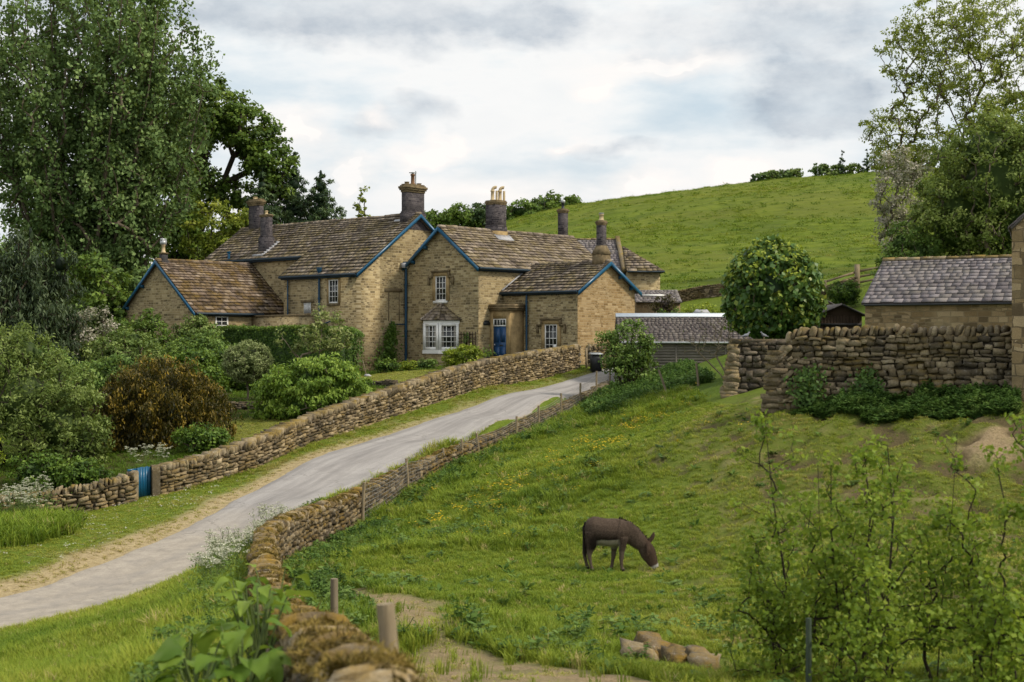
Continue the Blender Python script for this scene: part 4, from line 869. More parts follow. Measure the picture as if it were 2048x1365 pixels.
# ------------------------------------------------------------------ dry stone walls, fences, gates
def path_at(P, L, s):
    i = np.clip(np.searchsorted(L, s, side='right') - 1, 0, len(P) - 2); t = ((s - L[i]) / (L[i+1] - L[i]))
    return P[i] + (P[i+1] - P[i]) * t[:, None], (P[i+1] - P[i]) / (L[i+1] - L[i])[:, None]
def drystone(root, path, ztop, zbot, thick=0.5, sh=(0.06, 0.15), sl=(0.12, 0.44), mat=None, cop=None, coph=0.26, copt=(0.07, 0.15), copmat=None, faces=(1, -1), batter=0.05, lean=0.15, name='stonework', copround=1.0):
    """path (n,2), ztop/zbot arrays along it; random courses on each face over a dark core; upright coping slabs"""
    P = np.asarray(path, float); L = np.concatenate([[0], np.cumsum(np.linalg.norm(np.diff(P, axis=0), axis=1))])
    zt = lambda s: np.interp(s, L, ztop) - (coph * 0.8 if cop else 0); zb = lambda s: np.interp(s, L, zbot)
    m = MB()
    ss = np.linspace(0, L[-1], max(2, int(L[-1] / 0.5))); c, t = path_at(P, L, np.minimum(ss, L[-1] - 1e-6)); t /= np.linalg.norm(t, axis=1)[:, None]
    nrm = np.stack([-t[:, 1], t[:, 0]], 1); h = thick / 2 - 0.07
    A = [np.c_[c + nrm*h, zb(ss)], np.c_[c - nrm*h, zb(ss)], np.c_[c + nrm*h*.9, zt(ss) - .05], np.c_[c - nrm*h*.9, zt(ss) - .05]]
    k = len(ss); V = np.concatenate(A); q = np.arange(k-1)
    F = np.concatenate([np.stack([q, q+1, q+1+2*k, q+2*k], 1), np.stack([q+k+1, q+k, q+3*k, q+3*k+1], 1), np.stack([q+2*k, q+1+2*k, q+1+3*k, q+3*k], 1), [[0, 2*k, 3*k, k], [k-1, 2*k-1, 4*k-1, 3*k-1]]])
    m.add(V, F, 0.0)
    hmax = float(np.max(np.array(ztop) - np.array(zbot)))
    C = []; S = []; AX = []; TN = []
    for fc in faces:
        z = 0.0
        while z < hmax:
            hh = rng.uniform(*sh) * (1.25 - 0.4 * z / hmax); s = rng.uniform(-.2, 0)
            while s < L[-1]:
                w = rng.uniform(*sl) * (1.15 - .3 * z / hmax); sc = min(max(s + w/2, 0.03), L[-1] - 0.03); s += w
                top = float(zt(sc) - zb(sc))
                if z + hh * 0.55 > top: continue
                cc, tt = path_at(P, L, np.array([sc])); tt = tt[0] / np.linalg.norm(tt[0]); nn = np.array([-tt[1], tt[0]])
                sl_ = (float(zb(min(sc+.2, L[-1]))) - float(zb(max(sc-.2, 0)))) / .4 * (1 - z / hmax) + (float(zt(min(sc+.2, L[-1]))) - float(zt(max(sc-.2, 0)))) / .4 * (z / hmax)
                dep = rng.uniform(.2, .3); o = (thick/2 - dep/2 + rng.normal(0, .018) + batter * (1 - z / hmax)) * fc
                C.append([cc[0, 0] + nn[0]*o, cc[0, 1] + nn[1]*o, float(zb(sc)) + z + hh/2 + rng.normal(0, .12)*hh])
                S.append([w * rng.uniform(.82, 1.0), dep, hh * rng.uniform(.70, 1.06)])
                tl = rng.normal(0, .09) + sl_ * .9
                ax = np.array([tt[0], tt[1], tl]); ax /= np.linalg.norm(ax); n3 = np.array([nn[0], nn[1], rng.normal(0, .05)]); n3 /= np.linalg.norm(n3)
                AX.append([ax, n3, np.cross(ax, n3)]); TN.append(rng.uniform(.05, 1)**1.25)
            z += hh
    add_stones(m, C, S, AX, TN, 0.10)
    m.build(name, mat, root, smooth=False)
    if cop:
        m = MB(); C = []; S = []; AX = []; TN = []; s = 0.0
        while s < L[-1]:
            w = rng.uniform(*copt); sc = min(s + w/2, L[-1] - .01); s += w * .93
            cc, tt = path_at(P, L, np.array([sc])); tt = tt[0] / np.linalg.norm(tt[0]); nn = np.array([-tt[1], tt[0]])
            hh = coph * rng.uniform(.8, 1.2); le = lean + rng.normal(0, .16); yw = rng.normal(0, .16); tt = np.array([tt[0]*math.cos(yw) - tt[1]*math.sin(yw), tt[0]*math.sin(yw) + tt[1]*math.cos(yw)]); nn = np.array([-tt[1], tt[0]])
            C.append([cc[0, 0] + rng.normal(0, .015), cc[0, 1] + rng.normal(0, .015), float(np.interp(sc, L, ztop)) - hh/2 + rng.normal(0, .03)])
            S.append([w * rng.uniform(.8, 1.02), thick + rng.uniform(-.14, .14), hh])
            up = np.array([tt[0]*le, tt[1]*le, 1.0]); up /= np.linalg.norm(up); n3 = np.array([nn[0], nn[1], rng.normal(0, .05)]); n3 -= up * (n3 @ up); n3 /= np.linalg.norm(n3)
            AX.append([np.cross(n3, up), n3, up]); TN.append(rng.uniform(.1, 1))
        add_stones(m, C, S, AX, TN, 0.10, copround)
        o = m.build('coping', copmat or mat, root, smooth=copround < .5)
        if copround < .5: md = o.modifiers.new('round', 'SUBSURF'); md.levels = md.render_levels = 1
def sub(P, s0, s1, step=0.5):
    P = np.asarray(P, float); L = np.concatenate([[0], np.cumsum(np.linalg.norm(np.diff(P[:, :2], axis=0), axis=1))])
    ss = np.linspace(s0, s1, max(2, int((s1 - s0) / step)))
    return np.stack([np.interp(ss, L, P[:, i]) for i in range(P.shape[1])], 1)
def plen(P): return float(np.linalg.norm(np.diff(np.asarray(P)[:, :2], axis=0), axis=1).sum())

# garden wall along the lane (x, y, top, road-side foot)
GW = resample(np.array([(-24, 44.3, -5.2, -6.3), (-19, 45.0, -5.1, -6.1), (-14.9, 46, -4.86, -5.9), (-12.5, 47, -4.38, -5.45), (-9.75, 51, -3.68, -4.95), (-7.9, 55.5, -2.93, -4.15), (-4.96, 63, -1.98, -3.4), (-1.6, 71, -1.04, -2.55), (3.6, 81, -0.28, -1.8)]), 0.5)
LT = plen(GW)
Lc = np.concatenate([[0], np.cumsum(np.linalg.norm(np.diff(GW[:, :2], axis=0), axis=1))])
sg = float(Lc[np.argmin(np.hypot(GW[:, 0] + 12.5, GW[:, 1] - 47))])
A1 = sub(GW, 0, sg - .1); A2 = sub(GW, sg + .95, LT)
T = thing('garden_wall', 'low stone garden wall with mossy coping left of the small blue gate', 'stone wall', (*A1[-1, :2], 0)); 
def local(root, A): return A[:, :2] - np.array(root.location[:2])
drystone(T, local(T, A1), A1[:, 2], A1[:, 3], .5, mat=DRY_A, cop=True, copmat=COPING)
T = thing('garden_wall', 'long stone garden wall climbing beside the lane up to the farmhouse', 'stone wall', (*A2[0, :2], 0))
drystone(T, local(T, A2), A2[:, 2], A2[:, 3], .5, mat=DRY_A, cop=True, copmat=COPING)
# gate in it
t = (A2[0, :2] - A1[-1, :2]); t /= np.linalg.norm(t); an = math.atan2(t[1], t[0])
gzz = gz(-12.4, 46.9)
def rounded_post(root, w, d, h, mat, name, tilt=0.0, zb=-.5, tone=.5):
    m = MB(); n_ = 8; prof = [(-w/2, zb), (w/2, zb)] + [(w/2*math.cos(a), h - w*.38 + w*.38*math.sin(a)) for a in np.linspace(0, math.pi, n_)]
    A = [(x + tilt*z, -d/2 + rng.normal(0, .008), z) for x, z in prof]; B = [(x + tilt*z, d/2 + rng.normal(0, .008), z) for x, z in prof]
    m.poly(A, tone); m.poly(B[::-1], tone)
    for i in range(len(prof)): j = (i+1) % len(prof); m.poly([A[j], A[i], B[i], B[j]], tone)
    return m.build(name, mat, root)
p1 = A2[0, :2] - t*.12
T = thing('stone_gatepost', 'broad round-topped dark stone gatepost right of the small blue gate', 'gatepost', (*p1, gz(*p1)), an + 1.15); rounded_post(T, .5, .26, 1.0, DRY_R, 'post_stone', zb=-.4, tone=.25)
p0 = A1[-1, :2] + t*.06
T = thing('stone_gatepost', 'narrow pale stone gatepost ending the wall left of the small blue gate', 'gatepost', (*p0, gz(*p0)), an + .3); rounded_post(T, .22, .3, .98, COPING, 'post_stone', .02, zb=-.4, tone=.8)
pm = A1[-1, :2] + t*.22
T = thing('blue_garden_gate', 'narrow blue boarded garden gate between the two stone gateposts', 'gate', (*pm, gz(*pm)), an + .12)
m = MB(); [m.box((.02 + .115*k, -.02, .06), (.125 + .115*k, .02, 1.02 + .02*(k % 2)), .5) for k in range(5)]; m.build('boards', BLUE, T)
for z in (.2, .8): m = MB(); m.box((.02, .021, z), (.6, .06, z+.09)); m.build('rail', BLUE, T)
m = MB(); m.box((-.35, .021, .92), (.05, .05, 1.0)); m.build('latch_bar', BLUE, T)
# house-end gate, bin
T = thing('blue_side_gate', 'tall blue gate standing open at the top end of the garden wall', 'gate', (3.78, 81.3, gz(3.8, 81.3)), 1.2)
m = MB(); [m.box((-.3 + .1*k, -.02, .08), (-.21 + .1*k, .02, 1.22), .5) for k in range(6)]; m.build('boards', BLUE, T)
for z in (.2, .62, 1.05): m = MB(); m.box((-.3, -.06, z), (.3, -.021, z+.09)); m.build('rail', BLUE, T)
T = thing('wooden_gatepost', 'pale wooden gatepost between the blue side gate and the wheelie bin', 'gatepost', (4.25, 81.2, gz(4.25, 81.2)))
m = MB(); m.box((-.06, -.06, -.3), (.06, .06, 1.15)); m.build('post_timber', POSTWOOD, T)
T = thing('wheelie_bin', 'black wheelie bin with grey lid beside the lane end', 'bin', (4.75, 80.4, gz(4.75, 80.4) - .02), 0.15)
m = MB(); m.hexa([(-.27, -.3, .05), (.27, -.3, .05), (.27, .3, .05), (-.27, .3, .05), (-.32, -.36, 1.0), (.32, -.36, 1.0), (.32, .36, 1.0), (-.32, .36, 1.0)]); m.build('body', BLACK, T)
m = MB(); m.hexa([(-.35, -.4, 1.0), (.35, -.4, 1.0), (.35, .42, 1.03), (-.35, .42, 1.03), (-.31, -.36, 1.07), (.31, -.36, 1.07), (.31, .4, 1.12), (-.31, .4, 1.12)]); m.build('lid', STEEL, T)
for x in (-.33, .27): m = MB(); m.tube([(x, .3, .09), (x + .06, .3, .09)], .1, 10); m.build('wheel', BLACK, T)
# short wall bit behind the bin
A = np.array([(4.4, 82.3, -.3, -1.9), (6.6, 83.2, -.2, -1.9)]); A = sub(A, 0, plen(A))
T = thing('boundary_wall', 'short mossy stone wall behind the black wheelie bin', 'stone wall', (4.4, 82.3, 0)); drystone(T, local(T, A), A[:, 2], A[:, 3], .45, mat=DRY_A, cop=True, copmat=COPING)

# mossy field wall: foreground, then along the lane's lower edge
BW = resample(np.array([(0.05, 1.0, -0.9, -2.4), (-0.1, 3, -1.12, -2.6), (-0.65, 6.5, -1.5, -2.95), (-1.35, 10, -2.0, -3.5), (-2.8, 17, -3.0, -4.35), (-4.08, 23.5, -3.64, -5.0), (-4.95, 28.5, -4.04, -5.4), (-5.62, 33, -4.32, -5.8), (-5.6, 38, -4.52, -6.0), (-5.17, 43, -4.72, -6.1),
     (-4.3, 47, -4.58, -5.7), (-3.0, 51.5, -4.22, -5.2), (-1.2, 57, -3.93, -4.75), (0.9, 63.5, -3.40, -4.3), (3.0, 70, -2.83, -3.75), (5.2, 76.5, -2.22, -2.9)]), 0.4)
Lb = np.concatenate([[0], np.cumsum(np.linalg.norm(np.diff(BW[:, :2], axis=0), axis=1))])
sb = float(Lb[np.argmin(np.hypot(BW[:, 0] + 5.17, BW[:, 1] - 43))]); sf = float(Lb[np.argmin(np.hypot(BW[:, 0] + 4.2, BW[:, 1] - 23.5))])
B1 = sub(BW, 0, sb, .35); B2 = sub(BW, sb + .05, plen(BW), .5)
wobz = (vnoise(B1[:, 0], B1[:, 1], 2.2, 61, 2) - .5) * .22; B1[:, 2] += wobz
T = thing('mossy_field_wall', 'thick moss covered dry stone wall curving away from the foreground', 'stone wall', (*B1[0, :2], 0))
drystone(T, local(T, B1), B1[:, 2], B1[:, 3], .45, (.07, .15), (.12, .38), mat=DRY_B, cop=True, coph=.26, copt=(.07, .17), copmat=MOSSTOP, lean=.4, copround=0.0)
B2[:, 2] += (vnoise(B2[:, 0], B2[:, 1], 3.0, 63, 2) - .5) * .16
T = thing('retaining_wall', 'low mossy retaining wall along the lower edge of the lane behind wire netting', 'stone wall', (*B2[0, :2], 0))
drystone(T, local(T, B2), B2[:, 2], B2[:, 3], .5, mat=DRY_B, cop=True, coph=.2, copt=(.14, .3), copmat=MOSSTOP, lean=.2, copround=0.0)

# high yard wall on the right and its low neighbour
A = np.array([(8.0, 42.75, -0.35, -2.7), (8.35, 42.7, 0.36, -2.7), (10.5, 42.0, 0.42, -2.7), (12.3, 41.2, .40, -2.6), (14.35, 40.3, .44, -2.6)]); A = sub(A, 0, plen(A), .15)
T = thing('high_yard_wall', 'tall rugged dry stone wall with upright coping at the right of the paddock', 'stone wall', (8.0, 42.75, 0))
drystone(T, local(T, A), A[:, 2], A[:, 3], .6, (.08, .20), (.14, .46), DRY_R, cop=True, coph=.34, copt=(.12, .26), copmat=DRY_R, copround=.3, faces=(1, -1), batter=.12, lean=.2)
m = MB(); C = []; S = []; AX = []; TN = []
for k in range(16):
    z = -2.35 + .13*k; ext = .16 * (1 - k/16) + rng.uniform(-.08, .08)
    C.append([-.05 - ext*.5, -.05 + rng.normal(0, .05), z]); S.append([.5 + ext, .55, .15]); AX.append(np.eye(3)); TN.append(rng.uniform(.2, .9))
add_stones(m, C, S, AX, TN, .08); m.build('ragged_end', DRY_R, T)
A = np.array([(8.55, 55.0, 0.0, -2.7), (10.9, 54.6, 0.02, -2.6)]); A = sub(A, 0, plen(A), .2)
T = thing('rendered_stone_wall', 'short dark stained stone wall with a flat top left of the high wall', 'stone wall', (8.55, 55.0, 0))
DARKWALL = mat_slab('stained_wall_stone', (0.06, 0.05, 0.04), (0.10, 0.082, 0.062), (0.17, 0.14, 0.11), moss=(0.09, 0.065, 0.02), moss_amt=0.4, white=0.3)
drystone(T, local(T, A), A[:, 2], A[:, 3], .5, (.14, .3), (.25, .6), DARKWALL, cop=None, batter=.04)
m = MB(); m.box((-.1, -.35, -.12), (2.45, .3, .03)); m.build('flat_coping', DARKWALL, T)
m = MB(); C = []; S = []; AX = []; TN = []
for k in range(15):
    ext = .42 * (1 - k/15)**1.6; C.append([.0 - ext*.4 + rng.normal(0, .03), -.05, -2.35 + .16*k]); S.append([.36 + ext*.8, .6, .19]); AX.append(np.eye(3)); TN.append(rng.uniform(.25, .8))
add_stones(m, C, S, AX, TN, .08); m.build('end_pillar', COPING, T)
# low garden terrace walls
A = np.array([(-14.2, 65.5, -2.9, -3.9), (-11.2, 65.2, -2.85, -3.9)]); A = sub(A, 0, plen(A), .3)
T = thing('terrace_wall', 'low dark stone terrace edging behind the golden yew below the round-headed tree', 'stone wall', (-14.2, 65.5, 0)); drystone(T, local(T, A), A[:, 2], A[:, 3], .4, (.07, .13), mat=DARKWALL, cop=None)
A = np.array([(-7.6, 74.6, -2.2, -3.0), (-5.9, 71.4, -2.05, -3.0)]); A = sub(A, 0, plen(A), .3)
T = thing('lawn_edging', 'dark stone edging along the near side of the upper lawn', 'stone wall', (-7.6, 74.6, 0)); drystone(T, local(T, A), A[:, 2], A[:, 3], .35, (.07, .13), mat=DARKWALL, cop=None)

# fence posts in front of the retaining wall (x, y, top)
ORD = ['first', 'second', 'third', 'fourth', 'fifth', 'sixth', 'seventh', 'eighth', 'ninth', 'tenth', 'eleventh']
posts = [(-4.80, 43.75, -4.38), (-3.78, 48.6, -4.05), (-2.72, 52.6, -4.0), (-2.13, 54.2, -3.78), (-1.55, 55.9, -3.66), (-0.04, 60.4, -3.25), (0.96, 63.3, -2.92), (2.08, 66.5, -2.50), (3.12, 69.8, -2.12), (4.1, 73.0, -1.6), (5.0, 76.0, -1.55)]
fence_pts = []
for k, (x, y, zt) in enumerate(posts):
    g = gz(x + .25, y - .1); x += .22; y -= .08; fence_pts.append((x, y, g, zt))
    T = thing('fence_post', ORD[k] + ' weathered wooden post from the near end of the netting fence by the lane', 'fence post', (x, y, g), float(rng.uniform(0, 1)), 'posts of the netting fence along the lane')
    m = MB(); tl = rng.normal(0, .03); h = zt - g
    m.tube([(-tl*.4, 0, -.4), (0, 0, h*.4), (tl, rng.normal(0, .02), h)], [.055, .052, .05], 7); m.build('post_timber', POSTWOOD, T)
nt = MB(); rows = 9
for (a, b) in zip(fence_pts[:-1], fence_pts[1:]):
    a = np.array(a); b = np.array(b); L = np.linalg.norm((b-a)[:2]); nv = max(4, int(L / .16))
    for i in range(nv + 1):
        f = i / nv; p = a + (b-a)*f; sag = -.10 * math.sin(math.pi*f) * rng.uniform(.6, 1.2)
        nt.tube([(p[0], p[1], p[2] + .02), (p[0], p[1], p[3] - .12 + sag)], .0055, 3, cap=False)
    for j in range(rows + 1):
        P = []
        for i in range(6):
            f = i/5; p = a + (b-a)*f; P.append((p[0], p[1], p[2] + .02 + (p[3] - .14 - .10*math.sin(math.pi*f) - p[2]) * j / rows))
        nt.tube(P, .0055, 3, cap=False)
o = nt.build('wire_netting', WIRE); tag(o, 'sagging wire netting strung between the wooden posts below the lane', 'wire fence')
# near stakes and leaning posts
def stake(name, label, x, y, zt, r, tilt=(0, 0), mat=POSTWOOD, n_=8, sq=False, cat='post'):
    g = gz(x, y); T = thing(name, label, cat, (x, y, g)); m = MB(); h = zt - g
    P = [(-tilt[0]*.3, -tilt[1]*.3, -.4), (tilt[0]*h*.5, tilt[1]*h*.5, h*.5), (tilt[0]*h, tilt[1]*h, h)]
    m.tube(P, [r*1.04, r, r*.97], 4 if sq else n_); m.build('post_timber', mat, T)
stake('wooden_post', 'thick pale wooden post leaning beside the mossy foreground wall', -0.58, 8.0, -1.49, .053, (-.10, .02))
stake('wooden_post', 'thin grey wooden post standing beyond the thick leaning one by the wall', -2.5, 20.0, -3.36, .055, (0, 0), BARKPALE)
GREENMETAL = mat_plain('green_painted_post', (0.06, 0.085, 0.06), 0.6, 0.2, 4.0)
stake('metal_stake', 'slim green metal stake standing among the saplings', 2.9, 13.9, -2.72, .030, (0, 0), GREENMETAL, sq=True)
stake('leaning_stake', 'thin pale stake leaning left in the nettles before the garage', 6.75, 61.5, -1.30, .05, (-.35, 0), BARKPALE)
stake('leaning_stake', 'short pale stake standing in the nettles right of the leaning one', 8.0, 61.0, -1.0, .05, (-.1, 0), BARKPALE)
# timber fence and gate up by the hill
T = thing('field_fence', 'old timber post and rail fence at the foot of the green hill', 'fence', (19.5, 90, 0))
m = MB(); rl = MB()
P = [(19.5, 88.5), (21.6, 89.0), (24.2, 89.5), (26.4, 90.5), (29.5, 92.5)]
for i, (x, y) in enumerate(P):
    g = gz(x, y); q = MB(); w = .14 if i in (1, 2) else .07
    q.box((x-19.5-w, y-90-w, g-.3), (x-19.5+w, y-90+w, g + (1.5 if i in (1, 2) else 1.15))); q.build('post_timber', POSTWOOD, T)
    if i:
        x0, y0 = P[i-1]; g0 = gz(x0, y0)
        for h in (.35, .7, 1.05):
            a = np.array([x0-19.5, y0-90, g0+h]); b = np.array([x-19.5, y-90, g+h]); z = np.array([0, 0, .07]); o_ = np.array([0, .04, 0])
            rl.hexa([a-z-o_, b-z-o_, b-z+o_, a-z+o_, a+z-o_, b+z-o_, b+z+o_, a+z+o_])
rl.build('rails', POSTWOOD, T)
A = np.array([(17.0, 87.5, 3.3, 1.5), (19.3, 88.3, 3.2, 1.5), (21.4, 88.8, 3.5, 1.7)]); A = sub(A, 0, plen(A), .5)
T = thing('hillfoot_wall', 'tumbled stone wall below the timber field fence', 'stone wall', (17.0, 87.5, 0)); drystone(T, local(T, A), np.array([gz(x, y) for x, y in A[:, :2]]) + .75, np.array([gz(x, y) for x, y in A[:, :2]]) - .2, .5, mat=DRY_R, cop=None)
A = np.array([(11.0, 108, 5.2, 3.0), (14.5, 107, 5.2, 3.0), (17.5, 104, 4.4, 2.0)]); A = sub(A, 0, plen(A), .5)
T = thing('hillfoot_wall', 'stone wall at the hill foot left of the round tree', 'stone wall', (11.0, 108, 0)); drystone(T, local(T, A), np.array([gz(x, y) for x, y in A[:, :2]]) + .9, np.array([gz(x, y) for x, y in A[:, :2]]) - .2, .5, mat=DRY_R, cop=None)

# mossy rubble in the near paddock
rub = [(1.72, 17.95, .34, .30, .36, .45, 'upright mossy boulder at the top of the rubble heap'), (1.56, 17.55, .42, .2, .26, .9, 'bare grey slab leaning left of the mossy rubble'), (2.02, 17.6, .36, .28, .22, .3, 'mossy brown stone in the middle of the rubble heap'),
       (2.30, 17.3, .34, .26, .2, .6, 'pale topped stone right of the rubble middle'), (2.28, 16.9, .38, .30, .26, .7, 'round moss covered boulder nearest in the rubble heap'), (1.95, 17.05, .3, .22, .16, .3, 'small flat mossy stone low in the rubble heap'), (1.78, 17.7, .3, .24, .3, .5, 'small mossy stone leaning against the upright boulder')]
for k, (x, y, a, b, c, tn, lb) in enumerate(rub):
    m = MB(); an_ = rng.uniform(0, 3); R_ = np.array([[math.cos(an_), math.sin(an_), rng.normal(0, .15)], [-math.sin(an_), math.cos(an_), .1], [0, 0, 1.0]])
    a, b, c = a*1.08, b*1.08, c*.95; add_stones(m, [[0, 0, c*.36]], [[a, b, c]], [R_], [tn], .10, .4)
    o = m.build('rubble_stone', MOSSTOP if k != 1 else COPING, smooth=False); o.location = (x, y, gz(x, y)); tag(o, lb, 'stone', 'mossy rubble stones in the paddock')
    md = o.modifiers.new('s', 'SUBSURF'); md.levels = md.render_levels = 1; md.subdivision_type = 'SIMPLE'; tx = bpy.data.textures.new('stone_grain', 'CLOUDS'); tx.noise_scale = .09; dm = o.modifiers.new('d', 'DISPLACE'); dm.texture = tx; dm.strength = .035
m = MB(); m.box((-.16, -.05, 0), (.16, .05, .035)); o = m.build('loose_plank', BARKPALE); o.location = (1.12, 18.6, gz(1.12, 18.6) + .03); o.rotation_euler = (0, .05, .2); tag(o, 'grey bit of plank lying on bare ground left of the rubble', 'plank')
# small garden things
T = thing('plant_pot', 'black pot of green leaves on the step left of the blue front door', 'plant pot', (-1.55, 87.3, gz(-1.55, 87.3)))
m = MB(); m.lathe((0, 0, 0), [(.17, 0), (.24, .35), (.26, .36), (.26, .42), (.2, .42)], 12); m.build('pot', BLACK, T)
T_POT = T
T = thing('garden_broom', 'pale handled broom leaning by the end of the clipped hedge', 'broom', (-8.25, 80.6, gz(-8.25, 80.6)))
m = MB(); m.tube([(0, 0, .05), (-.22, .05, .95)], .03, 6); m.build('handle', BARKPALE, T)
m = MB(); m.hexa([(-.15, -.08, 0), (.35, -.08, 0), (.35, .08, 0), (-.15, .08, 0), (-.08, -.04, .14), (.14, -.04, .14), (.14, .04, .14), (-.08, .04, .14)]); m.build('head', LEAD, T)
# ------------------------------------------------------------------ trees, shrubs, hedges
def leaf_mesh(mb, P, size, aspect, tone, nbias=None, tip=None, jitter=1.0, fold=0.0):
    """one rhombus per leaf; nbias: preferred normal, tip: preferred pointing direction"""
    n = len(P)
    if n == 0: return
    N = rng.normal(0, 1, (n, 3)) * jitter
    if nbias is not None: N = N + nbias
    N /= np.linalg.norm(N, axis=1)[:, None] + 1e-9
    D = rng.normal(0, 1, (n, 3))
    if tip is not None: D = D * 0.5 + tip
    D -= N * (D * N).sum(1)[:, None]; D /= np.linalg.norm(D, axis=1)[:, None] + 1e-9
    B = np.cross(N, D); s = (np.asarray(size) * rng.uniform(.65, 1.35, n))[:, None]
    a = s * D * .5; b = s * aspect * B * .5
    V = np.stack([P - a, P - a*.05 + b + N*s*fold, P + a, P - a*.05 - b + N*s*fold], 1).reshape(-1, 3)
    mb.add(V, np.arange(4*n).reshape(-1, 4), tone)

def sample_blobs(blobs, n, shell=0.5):
    B = np.array(blobs, float); vol = B[:, 3] * B[:, 4] * B[:, 5]; k = rng.choice(len(B), n, p=vol**.8 / (vol**.8).sum())
    d = rng.normal(0, 1, (n, 3)); d /= np.linalg.norm(d, axis=1)[:, None]
    r = rng.uniform(0, 1, n) ** (1/3 * (1 - shell) + 0.02)
    return B[k, :3] + d * r[:, None] * B[k, 3:6], r, d

def skeleton(stems, C, r_tip=0.02, r_pow=0.42, maxr=1.0, bend=0.25, nmid=3, gravity=0.0):
    """connect every clump centre to the nearest lower node of the growing tree; pipe-model radii"""
    nodes = []; par = []
    for st in stems:
        st = np.asarray(st, float)
        for i, p in enumerate(st): nodes.append(p); par.append(-1 if i == 0 else len(nodes) - 2)
    base = nodes[0]; order = np.argsort(np.linalg.norm(C - base, axis=1)); ends = []
    NA = np.array(nodes + [np.zeros(3)] * (len(C) * (nmid + 1) + 2)); cnt = len(nodes)
    for ci in order:
        c = C[ci]; d = NA[:cnt] - c; dist = np.sqrt((d**2).sum(1)) + np.maximum(0, d[:, 2]) * 2.0 + np.maximum(0, .15 * np.linalg.norm(C[ci] - base) - np.abs(d[:, 2])) * 0.3
        j = int(np.argmin(dist)); a = NA[j]; L = np.linalg.norm(c - a); prev = j
        for m in range(1, nmid + 1):
            f = m / nmid; p = a + (c - a) * f
            if m < nmid: p = p + rng.normal(0, bend * L * .35, 3) + np.array([0, 0, L * bend * math.sin(math.pi * f) * (.6 - gravity)])
            NA[cnt] = p; par.append(prev); prev = cnt; cnt += 1
        ends.append(prev)
    NA = NA[:cnt]; w = np.zeros(cnt); w[ends] += 1
    for i in range(cnt - 1, -1, -1):
        if par[i] >= 0: w[par[i]] += w[i]
    return NA, np.array(par), np.minimum(maxr, r_tip * np.maximum(w, 1) ** r_pow)
def skin_branches(mb, NA, par, R, n=5, minr=0.0):
    k = np.where((par >= 0) & (R >= minr))[0]
    if len(k) == 0: return
    A = NA[par[k]]; B = NA[k]; ra = np.minimum(R[par[k]], R[k]*1.6); rb = R[k]
    T = B - A; T /= np.linalg.norm(T, axis=1)[:, None] + 1e-9
    ref = np.where(np.abs(T[:, 2:3]) < .9, [[0, 0, 1.0]], [[1.0, 0, 0]]); U = np.cross(T, ref); U /= np.linalg.norm(U, axis=1)[:, None] + 1e-9; W_ = np.cross(T, U)
    an = np.arange(n) * 2*math.pi/n; ring = U[:, None] * np.cos(an)[None, :, None] + W_[:, None] * np.sin(an)[None, :, None]
    V = np.concatenate([A[:, None] + ring * ra[:, None, None], B[:, None] + ring * rb[:, None, None]], 1)
    j = np.arange(n); q = np.stack([j, (j+1) % n, n + (j+1) % n, n + j], 1)
    mb.add(V.reshape(-1, 3), (q[None] + 2*n*np.arange(len(k))[:, None, None]).reshape(-1, 4), rng.uniform(.3, .7))

